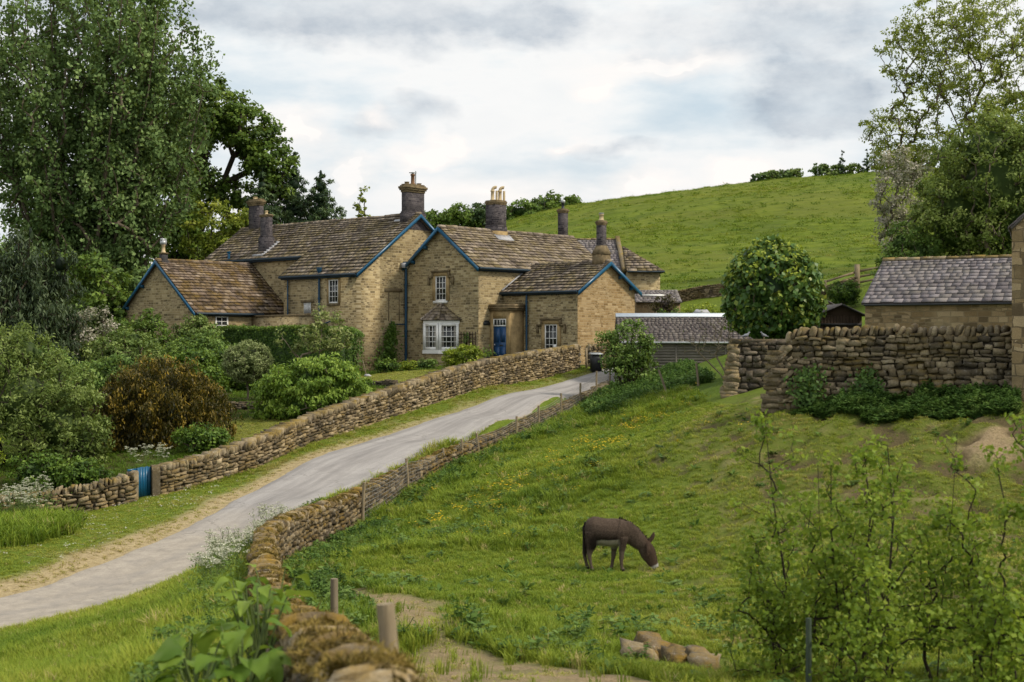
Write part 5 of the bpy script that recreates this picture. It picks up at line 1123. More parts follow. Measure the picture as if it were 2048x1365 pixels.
def tree(name, label, cat, base, blobs, leafmat, clumps=200, per=60, cr=0.5, leaf=0.2, aspect=.6, shell=.5, stems=None, r_tip=.02, r_pow=.42, maxr=.5,
         bark=None, upb=.5, outb=.6, tip=None, flat=.7, core=None, bend=.25, minr=0.0, group=None, cscale=None, tone_out=.35, tvar=.22, branches=True, gravity=0.0, dz=None):
    """blobs are relative to base; every leaf hangs in a clump at the end of a branch"""
    bx, by = base[0], base[1]; bz = gz(bx, by) if len(base) < 3 else base[2]
    T = thing(name, label, cat, (bx, by, bz), 0, group)
    C, r, d = sample_blobs(blobs, clumps, shell)
    C[:, 2] = np.maximum(C[:, 2], .15)
    if stems is None:
        top = max(b[2] for b in blobs); stems = [[(0, 0, -.4), (0.05*top, .03*top, top*.35), (-.03*top, 0, top*.7), (0, 0, top)]]
    m = MB()
    if branches:
        NA, par, R = skeleton(stems, C, r_tip, r_pow, maxr, bend, gravity=gravity); skin_branches(m, NA, par, R, minr=minr)
    else:
        for st in stems: m.tube(st, np.linspace(maxr, maxr*.4, len(st)), 7)
    m.build('trunk', bark or BARK, T, smooth=True)
    cm = MB(); k = np.repeat(np.arange(clumps), per)
    cs = cr * rng.uniform(.6, 1.35, clumps) if cscale is None else cr * cscale(C)
    off = rng.normal(0, 1, (len(k), 3)); off /= np.linalg.norm(off, axis=1)[:, None]; off *= (rng.uniform(0, 1, len(k)) ** .5)[:, None]
    P = C[k] + off * cs[k][:, None] * np.array([1, 1, flat])
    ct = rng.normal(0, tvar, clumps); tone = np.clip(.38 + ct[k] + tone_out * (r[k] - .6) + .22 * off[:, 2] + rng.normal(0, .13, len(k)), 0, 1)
    nb = off * outb + d[k] * .4 + np.array([0, 0, upb]); tp = (off * .6 + np.array([0, 0, -.2])) if tip is None else np.asarray(tip) + off * .5
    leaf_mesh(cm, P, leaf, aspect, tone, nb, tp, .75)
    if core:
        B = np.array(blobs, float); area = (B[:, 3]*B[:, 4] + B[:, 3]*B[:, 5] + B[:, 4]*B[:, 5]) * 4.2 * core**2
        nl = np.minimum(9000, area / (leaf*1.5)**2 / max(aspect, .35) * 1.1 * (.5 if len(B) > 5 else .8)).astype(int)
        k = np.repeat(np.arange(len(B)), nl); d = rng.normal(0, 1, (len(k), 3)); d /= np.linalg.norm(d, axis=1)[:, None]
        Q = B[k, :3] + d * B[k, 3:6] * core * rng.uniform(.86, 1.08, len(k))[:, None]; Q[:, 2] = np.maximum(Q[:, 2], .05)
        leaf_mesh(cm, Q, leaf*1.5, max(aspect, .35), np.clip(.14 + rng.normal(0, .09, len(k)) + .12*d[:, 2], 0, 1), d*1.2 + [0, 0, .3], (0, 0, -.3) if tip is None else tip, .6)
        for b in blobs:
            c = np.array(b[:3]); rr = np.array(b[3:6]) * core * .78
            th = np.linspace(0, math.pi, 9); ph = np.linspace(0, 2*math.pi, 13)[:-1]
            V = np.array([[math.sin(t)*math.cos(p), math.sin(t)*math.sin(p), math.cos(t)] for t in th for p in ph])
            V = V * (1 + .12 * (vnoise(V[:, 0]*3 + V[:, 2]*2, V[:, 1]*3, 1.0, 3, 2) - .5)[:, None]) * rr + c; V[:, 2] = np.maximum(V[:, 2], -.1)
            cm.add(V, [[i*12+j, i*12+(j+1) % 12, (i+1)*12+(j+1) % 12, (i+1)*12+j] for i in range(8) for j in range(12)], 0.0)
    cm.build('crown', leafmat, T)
    return T

L_POPLAR = mat_leaf('poplar_leaf', (0.05, 0.088, 0.028), (0.135, 0.215, 0.068), (0.26, 0.36, 0.13), .26, .65, .15)
L_OAK = mat_leaf('oak_leaf', (0.034, 0.065, 0.012), (0.101, 0.178, 0.028), (0.217, 0.310, 0.054), .32)
L_LIME = mat_leaf('yellow_green_leaf', (0.083, 0.128, 0.015), (0.210, 0.262, 0.030), (0.390, 0.420, 0.068), .35)
L_CONIF = mat_leaf('conifer_spray', (0.014, 0.032, 0.014), (0.049, 0.090, 0.035), (0.123, 0.181, 0.065), .15)
L_DARK = mat_leaf('dark_cypress_spray', (0.01, 0.02, 0.008), (0.036, 0.06, 0.025), (0.095, 0.13, 0.055), .12)
L_SHRUB = mat_leaf('shrub_leaf', (0.045, 0.087, 0.018), (0.128, 0.217, 0.045), (0.255, 0.367, 0.083), .32)
L_SHRUB2 = mat_leaf('garden_shrub_leaf', (0.060, 0.098, 0.021), (0.150, 0.225, 0.054), (0.300, 0.375, 0.112), .32)
L_WILLOW = mat_leaf('willow_leaf', (0.052, 0.085, 0.02), (0.15, 0.21, 0.048), (0.29, 0.36, 0.11), .34, .55, .2)
L_YEW = mat_leaf('golden_yew_spray', (0.016, 0.018, 0.004), (0.08, 0.062, 0.008), (0.33, 0.22, 0.024), .15)
L_SAGE = mat_leaf('grey_green_leaf', (0.07, 0.095, 0.03), (0.2, 0.25, 0.09), (0.38, 0.43, 0.19), .28)
L_WEEP = mat_leaf('weeping_leaf', (0.053, 0.105, 0.012), (0.158, 0.262, 0.033), (0.345, 0.465, 0.083), .35)
L_VAR = mat_leaf('pale_leaf', (0.102, 0.138, 0.036), (0.240, 0.294, 0.090), (0.480, 0.516, 0.216), .35)
L_HEDGE = mat_leaf('hedge_leaf', (0.027, 0.060, 0.009), (0.078, 0.150, 0.018), (0.188, 0.285, 0.042), .25)
L_MAPLE = mat_leaf('maple_leaf', (0.027, 0.069, 0.018), (0.087, 0.177, 0.036), (0.450, 0.480, 0.068), .28, .45, .35)
L_HOLLY = mat_leaf('dark_bush_leaf', (0.045, 0.078, 0.014), (0.145, 0.205, 0.042), (0.3, 0.36, 0.1), .3, .6, .2)
L_SPARSE = mat_leaf('young_ash_leaf', (0.15, 0.19, 0.03), (0.3, 0.35, 0.06), (0.46, 0.5, 0.13), .45)
L_BLOSSOM = mat_leaf('hawthorn_blossom', (0.115, 0.138, 0.069), (0.345, 0.322, 0.253), (0.632, 0.575, 0.494), .3)
L_SAPL = mat_leaf('sapling_leaf', (0.085, 0.15, 0.014), (0.19, 0.29, 0.028), (0.36, 0.44, 0.06), .48, .55, .25)
L_NETTLE = mat_leaf('nettle_leaf', (0.024, 0.057, 0.012), (0.069, 0.138, 0.027), (0.158, 0.247, 0.053), .28)
L_LIMEBUSH = mat_leaf('lime_shrub_leaf', (0.090, 0.138, 0.012), (0.228, 0.300, 0.026), (0.432, 0.492, 0.060), .38)

# --- left skyline
def poplar():
    bx, by = -34.0, 112.0; bz = -2.0
    blobs = []; stems = []
    for i in range(27):
        a = rng.uniform(0, 6.28); rr = rng.uniform(.1, 1) ** .6 * 10.2; tx, ty = rr*math.cos(a), rr*math.sin(a)*.7
        h = 30.5 - (abs(tx) / 10.2)**2.4 * 9 + rng.normal(0, 1.2)
        st = [(tx*.10, ty*.10, -.5), (tx*.3, ty*.3, h*.22), (tx*.62, ty*.62, h*.5), (tx*.9, ty*.9, h*.78), (tx*1.02, ty*1.02, h)]
        stems.append(st)
        for f in np.linspace(.12, 1, 10):
            p = np.array([np.interp(f, [0, .22, .5, .78, 1], [q[c] for q in st]) for c in range(3)])
            w = 1.25 + 1.0 * math.sin(math.pi * min(1, f*.92)); blobs.append((*p, w*.95, w*.95, h*.075))
    for k in range(12): blobs.append((rng.uniform(-7, 7), rng.uniform(-4, 3), rng.uniform(2, 7), 2.2, 2.0, 2.0))
    T = tree('poplar_tree', 'huge many stemmed grey-green poplar towering at the left', 'tree', (bx, by, bz), blobs, L_POPLAR, clumps=3300, per=40, cr=.85, leaf=.31, aspect=.72, shell=.1, stems=stems, r_tip=.028, r_pow=.36, maxr=.42, bark=BARK, upb=.3, tip=(0, 0, .6), flat=1.15, bend=.12)
poplar()
OAKB = [(0, 0, 19.5, 3.4, 3, 2.8), (3.2, 0, 17.8, 2.8, 2.6, 2.2), (5.3, 0, 15.2, 2.2, 2.2, 2.0), (-2.5, 0, 17, 3, 3, 3), (6.0, 0, 12.8, 1.6, 1.6, 1.3), (2, 1, 12.3, 2.6, 2, 1.3), (4.3, 0, 9.6, 2.6, 2, 1.2), (-1.5, 0, 13, 2.5, 2.5, 2.5), (-3, 0, 9, 3, 3, 3), (.5, 0, 7, 3, 3, 2)]
tree('oak_tree', 'rounded dark green oak with thick bare limbs right of the poplar', 'tree', (-26.5, 124, 0.5), OAKB, L_OAK, clumps=640, per=62, cr=.85, leaf=.33, aspect=.75, shell=.45, stems=[[(-2, 0, -1), (-1.8, 0, 5), (-.6, 0, 9), (1.2, 0, 13), (2.2, 0, 15.5)], [(-1.8, 0, 5), (0.5, 0, 8.4), (3.2, 0, 9.6)], [(-.6, 0, 9), (-1.8, 0, 13), (-2.2, 0, 17)], [(1.2, 0, 13), (3.6, 0, 14.2), (5, 0, 15)]], r_tip=.045, r_pow=.44, maxr=.6, bark=BARKDARK, upb=.6)
tree('lime_tree', 'yellow-green leafy tree showing behind the farmhouse left chimneys', 'tree', (-23.8, 113, -1), [(0, 0, 9.6, 2.0, 2, 2.6), (1.2, 0, 7.6, 1.8, 2, 2), (-1, 0, 7, 2, 2, 2.2), (2.2, 0, 10.5, 1.0, 1, 1.1), (0, 0, 4.6, 2.4, 2, 2)], L_LIME, clumps=150, per=60, cr=.65, leaf=.30, shell=.4, r_tip=.03, tip=(0, 0, -.5))
def conifer(name, label, x, y, z, h, w, mat, n=260, per=55, leaf=.34, droop=-.15, group=None, lean=0.0, cr=.55, asp=.28, up=.25, pw=.85):
    bl = []
    for i in range(14):
        f = i / 13; bl.append((lean*f*h, 0, h*(.08+.9*f), max(.3, w*(1-f)**pw), max(.3, w*(1-f)**pw), h*.07))
    return tree(name, label, 'tree', (x, y, z), bl, mat, clumps=n, per=per, cr=cr, leaf=leaf, aspect=asp, shell=.55, stems=[[(0, 0, -.5), (lean*h*.5, 0, h*.5), (lean*h, 0, h*1.01)]], r_tip=.02, bark=BARKDARK, upb=up, outb=.8, tip=(0, 0, droop), flat=.6, group=group, bend=.05, cscale=lambda C: (.35 + .65 * np.clip((h - C[:, 2]) / (h*.5), 0, 1)) * rng.uniform(.7, 1.3, len(C)), core=.6 if h > 10 else None)
G = 'conifers behind the farmhouse roof'
conifer('cypress_tree', 'taller feathery dark cypress directly behind the farmhouse roof', -19.0, 124, 0, 16.1, 4.0, L_CONIF, 720, group=G, droop=.5, pw=.7, cr=.7)
conifer('cypress_tree', 'broad drooping cypress at the right end of the conifers behind the roof', -16.4, 122, 0, 14.4, 4.6, L_CONIF, 720, group=G, droop=.2, pw=.6, cr=.75)
conifer('cypress_tree', 'lower cypress beside the oak at the left end of the conifers', -21.4, 122, 0, 14.4, 3.8, L_CONIF, 640, group=G, droop=.4, pw=.6, cr=.7)
tree('slender_tree', 'thin wispy tree top showing above the farmhouse ridge', 'tree', (-11.9, 112, 0), [(0, 0, 10.5, .5, .5, 1.0), (.9, 0, 9.7, .45, .4, .7), (-.3, 0, 8.7, .9, .6, 1), (.2, 0, 11.6, .25, .3, .5)], L_LIME, clumps=46, per=16, cr=.28, leaf=.24, shell=.2, r_tip=.02, tip=(0, 0, .4))
G = 'dense trees filling the left edge behind the garden'
for i, (x, y, w, h, lb) in enumerate([(-29.5, 97, 3.6, 8.5, 'dark bushy tree under the poplar, close to the low cottage gable'), (-34.5, 96, 4.2, 9.5, 'dark bushy tree under the middle of the poplar'), (-39.5, 94, 4.2, 11, 'dark bushy tree under the left part of the poplar, cut by the frame'), (-26.2, 100, 2.8, 7.2, 'small leafy tree just behind the cottage chimney flue')]):
    tree('broadleaf_tree', lb, 'tree', (x, y), [(0, 0, h*.62, w, w*.8, h*.36), (w*.4, 0, h*.4, w*.8, w*.7, h*.3), (-w*.4, 0, h*.42, w*.8, w*.7, h*.3)], L_POPLAR if i % 2 else L_OAK, clumps=230, per=60, cr=.75, leaf=.32, shell=.5, group=G)

# --- left garden
def drooping():
    bx, by = -25.4, 75.0; bl = []
    for i in range(12):
        f = i / 11; bl.append((rng.normal(0, .35), rng.normal(0, .3), 1.2 + 8.6*f, 3.3*(1-f)**.55 + .25, 3.0*(1-f)**.55 + .25, .9))
    bl.append((1.6, 0, 8.2, .9, .8, 1.1)); bl.append((-1.9, 0, 8.0, 1.2, .8, 1.2))
    tree('weeping_cypress', 'dark shaggy drooping cypress at the left edge', 'tree', (bx, by, -4.2), bl, L_DARK, clumps=430, per=70, cr=.6, leaf=.34, aspect=.22, shell=.6, r_tip=.025, bark=BARKDARK, upb=.1, outb=.9, tip=(0, 0, -1.4), flat=1.25, core=.42)
drooping()
G = 'mixed shrubs in the left garden'
SH = [(-20.6, 76, 2.3, 3.5, L_SHRUB2, 'loose arching shrub in front of the low cottage gable wall'), (-17.3, 79, 1.9, 3.0, L_SHRUB, 'leafy shrub below the small cottage window'), (-23.2, 70, 2.2, 3.1, L_SHRUB, 'bright green shrub between the dark cypress and the cottage'),
      (-19.4, 69, 1.9, 2.3, L_SHRUB, 'green shrub above the left side of the golden yew'), (-16.2, 71.5, 1.7, 2.2, L_HEDGE, 'dark green shrub above the right side of the golden yew'), (-25.5, 62, 2.3, 4.1, L_SHRUB, 'mid green shrub at the left edge above the grey willow bush'), (-14.4, 74.5, 1.5, 2.4, L_HEDGE, 'dark shrub left of the round-headed tree'), (-21.5, 83, 2.6, 4.2, L_OAK, 'dark leafy shrub left of the cottage bargeboard'), (-18.5, 83.5, 1.5, 3.9, L_SHRUB2, 'twiggy shrub climbing against the middle of the cottage gable'),
      (-20.5, 62.5, 2.0, 2.6, L_SHRUB, 'green shrub between the willow bush and the golden yew')]
for x, y, w, h, mt, lb in SH:
    tree('garden_shrub', lb, 'shrub', (x, y), [(0, 0, h*.5, w, w*.8, h*.5), (w*.5, -.3, h*.4, w*.6, w*.6, h*.4), (-w*.5, .2, h*.45, w*.6, w*.6, h*.45), (w*.2, 0, h*.85, w*.35, w*.3, h*.22)], mt, clumps=190, per=52, cr=.42, leaf=.17, shell=.55, stems=[[(0, 0, -.3), (.2, 0, h*.4)], [(.1, .1, -.3), (-.5, 0, h*.5)], [(0, 0, -.3), (.7, .1, h*.5)]], r_tip=.012, group=G, core=.55, upb=.4)
tree('hawthorn_shrub', 'shrub with white blossom left of the low cottage', 'shrub', (-24.0, 80), [(0, 0, 2.6, 1.9, 1.5, 2.2), (.6, 0, 3.8, 1.0, .9, 1.2)], L_BLOSSOM, clumps=110, per=40, cr=.4, leaf=.16, shell=.5, r_tip=.012)
tree('willow_bush', 'big loose grey-green willow bush in the lower left garden', 'shrub', (-18.6, 53.5, -5.2), [(0, 0, 3.0, 2.9, 2.2, 2.5), (1.7, -.3, 1.9, 1.7, 1.6, 1.8), (-1.6, 0, 4.4, 1.6, 1.5, 1.5), (.3, 0, 4.7, 1.3, 1.2, 1.2), (2.6, -.2, 1.3, 1.0, 1.1, 1.0), (-2.5, 0, 2.2, 2, 1.8, 2)], L_WILLOW, clumps=520, per=56, cr=.42, leaf=.15, aspect=.42, shell=.5, stems=[[(0, 0, -.3), (.4, 0, 1.5), (.9, 0, 2.8)], [(-.2, 0, -.3), (-.8, 0, 1.6), (-1.3, 0, 3.4)], [(0, .2, -.3), (0, 0, 2), (.2, 0, 4)]], r_tip=.012, bark=BARKDARK, core=.5, tip=(0, 0, .35), upb=.35)
tree('elder_bush', 'light green leafy branches poking in at the left edge above the wall', 'shrub', (-18.2, 48.5), [(0, 0, 1.3, .9, .8, .8), (-.6, 0, 1.9, .8, .7, .7)], L_LIMEBUSH, clumps=46, per=30, cr=.28, leaf=.14, shell=.4, r_tip=.01)
def yew():
    bl = []; W_, H_ = 2.75, 4.3
    for i in range(74):
        a = rng.uniform(0, 6.283); rr = W_ * rng.uniform(.15, 1)**.55; x, y = rr*math.cos(a), rr*math.sin(a)
        h = H_ * math.sqrt(max(0.03, 1 - (rr/W_)**2 * .80)) + rng.normal(0, .10)
        nz_ = max(2, int(h / .55))
        for k in range(nz_):
            if rr < W_*.55 and k < nz_ - 3: continue
            bl.append((x, y, h*(k+.6)/nz_, .36, .36, .45))
        bl.append((x, y, h, .18, .18, .32))
    tree('golden_yew', 'large dome of upright bronze and gold yew sprays behind the garden wall', 'shrub', (-14.05, 57.2, -5.0), bl, L_YEW, clumps=1500, per=44, cr=.26, leaf=.15, aspect=.34, shell=.35, stems=[[(0, 0, -.3), (0, 0, 1.2)]], branches=False, maxr=.25, tip=(0, 0, 1.6), upb=.15, outb=1.0, flat=1.3, tvar=.2, tone_out=.2)
    cr_ = [c for c in bpy.data.objects['golden_yew'].children if c.name.startswith('trunk')][0]
    m = MB(); th = np.linspace(0, math.pi/2, 9); ph = np.linspace(0, 2*math.pi, 25)[:-1]
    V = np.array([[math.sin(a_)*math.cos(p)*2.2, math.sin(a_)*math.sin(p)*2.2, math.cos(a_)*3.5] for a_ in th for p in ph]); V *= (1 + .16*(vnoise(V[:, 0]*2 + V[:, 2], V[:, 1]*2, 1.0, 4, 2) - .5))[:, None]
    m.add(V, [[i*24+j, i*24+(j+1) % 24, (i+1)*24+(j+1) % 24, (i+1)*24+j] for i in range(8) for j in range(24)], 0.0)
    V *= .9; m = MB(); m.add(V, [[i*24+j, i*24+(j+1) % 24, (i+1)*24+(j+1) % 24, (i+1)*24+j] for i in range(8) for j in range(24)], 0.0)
    d = rng.normal(0, 1, (9000, 3)); d[:, 2] = np.abs(d[:, 2]); d /= np.linalg.norm(d, axis=1)[:, None]; Q = d * [2.25, 2.25, 3.6] * rng.uniform(.93, 1.1, 9000)[:, None]
    leaf_mesh(m, Q, .2, .36, np.clip(.22 + rng.normal(0, .12, 9000) + .15*(vnoise(np.arctan2(Q[:, 1], Q[:, 0])*4, Q[:, 2], .8, 6) - .5)*2, 0, 1), d*1.2, (0, 0, 1.4), .6)
    m.build('inner_foliage', L_YEW, cr_.parent)
yew()
tree('round_headed_tree', 'small standard tree with clipped round grey-green head', 'tree', (-12.65, 68.0, -3.0), [(0, 0, 1.95, 1.15, 1.1, .98)], L_SAGE, clumps=330, per=40, cr=.2, leaf=.085, aspect=.5, shell=.85, stems=[[(0, 0, -.2), (.03, 0, .6), (0, 0, 1.4)]], r_tip=.008, r_pow=.34, maxr=.055, core=.82, upb=.6, outb=1.0, tip=(0, 0, .5), bark=BARK)
def weeper():
    bl = [(0, 0, 1.75, 2.3, 2.0, 1.1), (1.2, -.2, 1.3, 1.5, 1.4, 1.0), (-1.3, 0, 1.2, 1.4, 1.3, 1.1), (.2, 0, 2.3, 1.3, 1.2, .7), (2.2, -.3, .9, .8, .9, .7), (-1.9, -.2, .7, .8, .9, .7), (0, -1.2, .9, 1.8, .9, .8)]
    tree('weeping_shrub', 'fresh green weeping mound of leaves spilling over the garden wall', 'shrub', (-8.75, 63.2, -3.75), bl, L_WEEP, clumps=430, per=56, cr=.34, leaf=.17, aspect=.5, shell=.75, stems=[[(0, 0, -.3), (.1, 0, .8), (0, 0, 1.9)]], r_tip=.01, core=.72, tip=(0, 0, -1.3), upb=.55, outb=.8, gravity=.3, tvar=.16)
weeper()
tree('pale_sapling', 'pale leaved young tree with loose upright shoots in front of the hedge', 'tree', (-9.4, 67.5, -3.2), [(.3, 0, 3.3, .95, .8, .75), (.3, 0, 4.2, .35, .3, .7), (1.3, 0, 3.0, .4, .4, .8), (-.8, 0, 2.9, .25, .2, .7), (-1.5, 0, 3.2, .2, .2, .6), (1.15, 0, 4.2, .25, .2, .35)], L_VAR, clumps=105, per=30, cr=.24, leaf=.13, shell=.3, stems=[[(0, 0, -.2), (.2, 0, 1.5), (.3, 0, 3.2)], [(0, 0, .9), (-.7, 0, 2.2), (-1.4, 0, 3.2)]], r_tip=.009, bark=BARKPALE)
for x, y, w, h, lb in ((-16.6, 49.6, 1.1, 1.3, 'low dark shrub added as shade behind the garden wall left of the small gate'), (-15.0, 49.4, .9, 1.0, 'smallest low dark shrub added as shade behind the garden wall by the small gate'), (-11.7, 53.6, 1.0, 1.1, 'low dark shrub added as shade behind the garden wall at the foot of the golden yew')):
    tree('shade_filler_shrub', lb, 'shrub', (x, y), [(0, 0, h*.45, w, w*.8, h*.5), (w*.5, 0, h*.4, w*.5, w*.5, h*.4)], L_HEDGE, clumps=80, per=40, cr=.28, leaf=.12, shell=.55, stems=[[(0, 0, -.2), (0, 0, h*.5)]], r_tip=.008, core=.6, group='low shrubs added as shade just behind the garden wall')  # shrubs added to darken the strip behind the wall
# clipped hedge: leaves over a bent box
def hedge():
    P = resample(np.array([(-17.5, 86, 0), (-15.0, 84.2, 0), (-12, 82.4, 0), (-9.3, 81.5, 0)], float), .5)[:, :2]
    c0 = P[-1]; T = thing('clipped_hedge', 'long clipped dark green hedge with a rounded end before the farmhouse', 'hedge', (*c0, gz(*c0)))
    L = np.concatenate([[0], np.cumsum(np.linalg.norm(np.diff(P, axis=0), axis=1))]); n = 19000; Wd = 1.5
    s = rng.uniform(0, L[-1] + .8, n); c, t = path_at(P, L, np.minimum(s, L[-1]-1e-4)); t /= np.linalg.norm(t, axis=1)[:, None]; c = c + t*np.maximum(0, s - L[-1])[:, None]
    nrm = np.stack([-t[:, 1], t[:, 0]], 1); wend = Wd/2 * np.sqrt(np.clip(1 - np.maximum(0, (s - L[-1] + .5)/1.3)**2, .05, 1))
    top = .72 + .05*np.sin(s*1.3) - .35*np.maximum(0, s - L[-1] + .4)**2
    zb = gza(c[:, 0], c[:, 1]); kind = rng.uniform(0, 1, n); u = rng.uniform(-1, 1, n); v = rng.uniform(0, 1, n)**.8
    roof = kind < .33; z = np.where(roof, top - .1*np.abs(u)**4, zb + (top - zb)*v - .0); o = np.where(roof, u*wend, np.sign(u)*wend*(1 - .08*v))
    Q = np.c_[c + nrm*o[:, None], z] + rng.normal(0, .05, (n, 3)); N = np.where(roof[:, None], [[0, 0, 1.0]], np.c_[nrm*np.sign(u)[:, None], np.full(n, .3)])
    end = s > L[-1] + .2; N[end] += np.c_[t[end]*1.5, np.zeros(end.sum())]
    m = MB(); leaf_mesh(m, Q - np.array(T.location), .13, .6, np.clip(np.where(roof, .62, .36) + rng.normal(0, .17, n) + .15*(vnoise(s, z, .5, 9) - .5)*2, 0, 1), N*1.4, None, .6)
    k = len(P); hw = Wd/2 - .09; nn = np.gradient(P, axis=0); nn /= np.linalg.norm(nn, axis=1)[:, None]; pn = np.stack([-nn[:, 1], nn[:, 0]], 1); zz = gza(P[:, 0], P[:, 1])
    V = np.concatenate([np.c_[P + pn*hw, zz - .2], np.c_[P - pn*hw, zz - .2], np.c_[P - pn*hw, np.full(k, .62)], np.c_[P + pn*hw, np.full(k, .62)]]) - np.array(T.location)
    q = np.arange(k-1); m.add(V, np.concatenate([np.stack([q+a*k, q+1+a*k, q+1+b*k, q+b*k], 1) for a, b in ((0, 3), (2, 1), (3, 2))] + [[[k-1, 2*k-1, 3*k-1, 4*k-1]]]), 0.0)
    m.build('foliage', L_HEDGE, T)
hedge()
def mound(name, label, x, y, w, d, h, mat, n=60, per=40, leaf=.12, cr=.25, group=None, cat='shrub', z=None, aspect=.6, core=.6):
    return tree(name, label, cat, (x, y) if z is None else (x, y, z), [(0, 0, h*.5, w, d, h*.5), (w*.4, 0, h*.45, w*.5, d*.6, h*.5), (-w*.45, 0, h*.4, w*.5, d*.6, h*.4)], mat, clumps=n, per=per, cr=cr, leaf=leaf, aspect=aspect, shell=.6, stems=[[(0, 0, -.2), (0, 0, h*.5)], [(.1, 0, -.2), (w*.4, 0, h*.6)], [(-.1, 0, -.2), (-w*.4, 0, h*.55)]], r_tip=.008, core=core, group=group)
mound('lime_shrub', 'bright lime green shrub beneath the white bay window', -2.75, 80.2, 1.15, .9, 1.5, L_LIMEBUSH, 90, 40, .13)
G = 'low plants along the farmhouse border'
mound('border_plant', 'low dark green plant at the foot of the wall climber', -7.3, 83.2, .75, .5, .75, L_HEDGE, 34, 30, group=G)
mound('border_plant', 'yellowish low plant in the middle of the farmhouse border', -6.1, 83.6, .45, .4, .6, L_LIMEBUSH, 24, 26, group=G)
mound('border_plant', 'low green plant just left of the bay window plinth', -5.1, 84, .8, .4, .55, L_SHRUB, 30, 26, group=G)
# climber on the tall gable wall
def climber(name, label, pts, mat, off, wid, n, leaf=.15, out=(.74, -.673)):
    P = np.array(pts, float); L = np.concatenate([[0], np.cumsum(np.linalg.norm(np.diff(P, axis=0), axis=1))]); s = rng.uniform(0, L[-1], n)
    Q = np.stack([np.interp(s, L, P[:, i]) for i in range(3)], 1); o = np.array([*out, 0.]); sd = np.array([o[1], -o[0], 0])
    w = np.interp(s / L[-1], np.linspace(0, 1, len(wid)), wid); Q = Q + (rng.normal(0, .5, n)*w)[:, None]*-sd + np.abs(rng.normal(0, off, n))[:, None]*o + np.c_[np.zeros((n, 2)), rng.normal(0, .15, n)]
    T = thing(name, label, 'climbing plant', tuple(P[0])); m = MB(); leaf_mesh(m, Q - P[0], leaf, .7, np.clip(rng.normal(.45, .2, n), 0, 1), o*1.2 + [0, 0, .4], [0, 0, -.6], .6); m.build('foliage', mat, T)
    b = MB(); b.tube(P - P[0], .03, 5); b.build('stem', BARKDARK, T)
def hw(x, y, z): 
    c, s_ = math.cos(HOUSE_A), math.sin(HOUSE_A); return (HOUSE_O[0] + x*c - y*s_, HOUSE_O[1] + x*s_ + y*c, z)
climber('wall_climber', 'dark green climber spreading up the tall gable left of the blue downpipe', [hw(2.2, -.08, -2.2), hw(2.3, -.1, -1.6), hw(2.6, -.1, -.8), hw(2.75, -.1, .1), hw(3.0, -.1, .95)], L_HEDGE, .13, [1.5, 1.2, .8, .6, .25], 1500)
climber('trellis_climber', 'sparse climber on the dark trellis right of the bay window', [hw(X2-.08, -5.3, -2.0), hw(X2-.1, -5.4, -.8), hw(X2-.1, -5.6, .4)], L_SHRUB, .06, [.5, .7, .3], 260, .11, (-.673, -.74))
m = MB(); q = rng.normal(0, .22, (150, 3)) * [1, 1, .8] + [0, 0, .62]; leaf_mesh(m, q, .16, .6, np.clip(rng.normal(.6, .2, 150), 0, 1), [0, 0, .6]); m.build('foliage', L_SHRUB, T_POT)
m = MB(); m.tube([(0, 0, .3), (0, 0, .7)], .02, 5)
m.build('stem', BARK, T_POT)

# --- around the garage and the paddock's far side
tree('lane_bush', 'loose fresh green bush with many dark stems in front of the garage', 'shrub', (5.65, 69.5), [(0, 0, 2.1, 1.15, 1.1, 1.25), (.7, 0, 1.9, .8, .8, .9), (-.7, 0, 1.7, .7, .7, .8), (.1, 0, 3.1, .55, .5, .6), (-1.1, 0, 2.6, .35, .3, .5), (.2, 0, 1.1, 1.2, 1.0, .7)], L_SHRUB, clumps=175, per=46, cr=.32, leaf=.135, shell=.35, stems=[[(a*.15, 0, -.3), (a*.5, 0, .9), (a*.9, 0, 2.0)] for a in (-.9, -.4, 0, .5, 1)], r_tip=.011, bark=BARKDARK, tip=(0, 0, .4))
tree('bare_shrub', 'leafless tangled pale grey shrub beside the garage and flat topped wall', 'shrub', (8.9, 59.5), [(-.6, 0, 1.9, .9, .6, .9), (-1.4, 0, 1.7, .5, .4, .6), (0, 0, 2.3, .6, .5, .5)], L_VAR, clumps=130, per=1, cr=.1, leaf=.05, shell=.2, stems=[[(.2, 0, -.3), (0, 0, .5), (-.4, 0, 1.2)], [(.2, 0, -.2), (-.2, 0, .4), (-1.1, 0, 1.3)]], r_tip=.008, r_pow=.36, bark=BARKPALE)
tree('round_maple', 'dense clipped round maple tree with yellow-tipped leaves beside the garage', 'tree', (11.0, 60.0, -1.2), [(0, 0, 3.25, 1.98, 1.9, 1.95), (.05, 0, 4.3, 1.2, 1.1, 1.1), (-.55, 0, 2.5, 1.5, 1.5, 1.1), (.6, 0, 2.7, 1.5, 1.5, 1.15), (-.9, -.3, 3.6, .9, .9, .8), (.9, -.4, 3.9, .8, .8, .7)], L_MAPLE, clumps=820, per=25, cr=.30, leaf=.21, aspect=.85, shell=.93, stems=[[(0, 0, -.5), (.05, 0, 1.0), (0, 0, 2.4)]], r_tip=.014, maxr=.12, core=.86, upb=.25, outb=1.0, tip=(0, 0, -1.2), tvar=.12, tone_out=.1, flat=.9)
o = bpy.data.objects['round_maple']
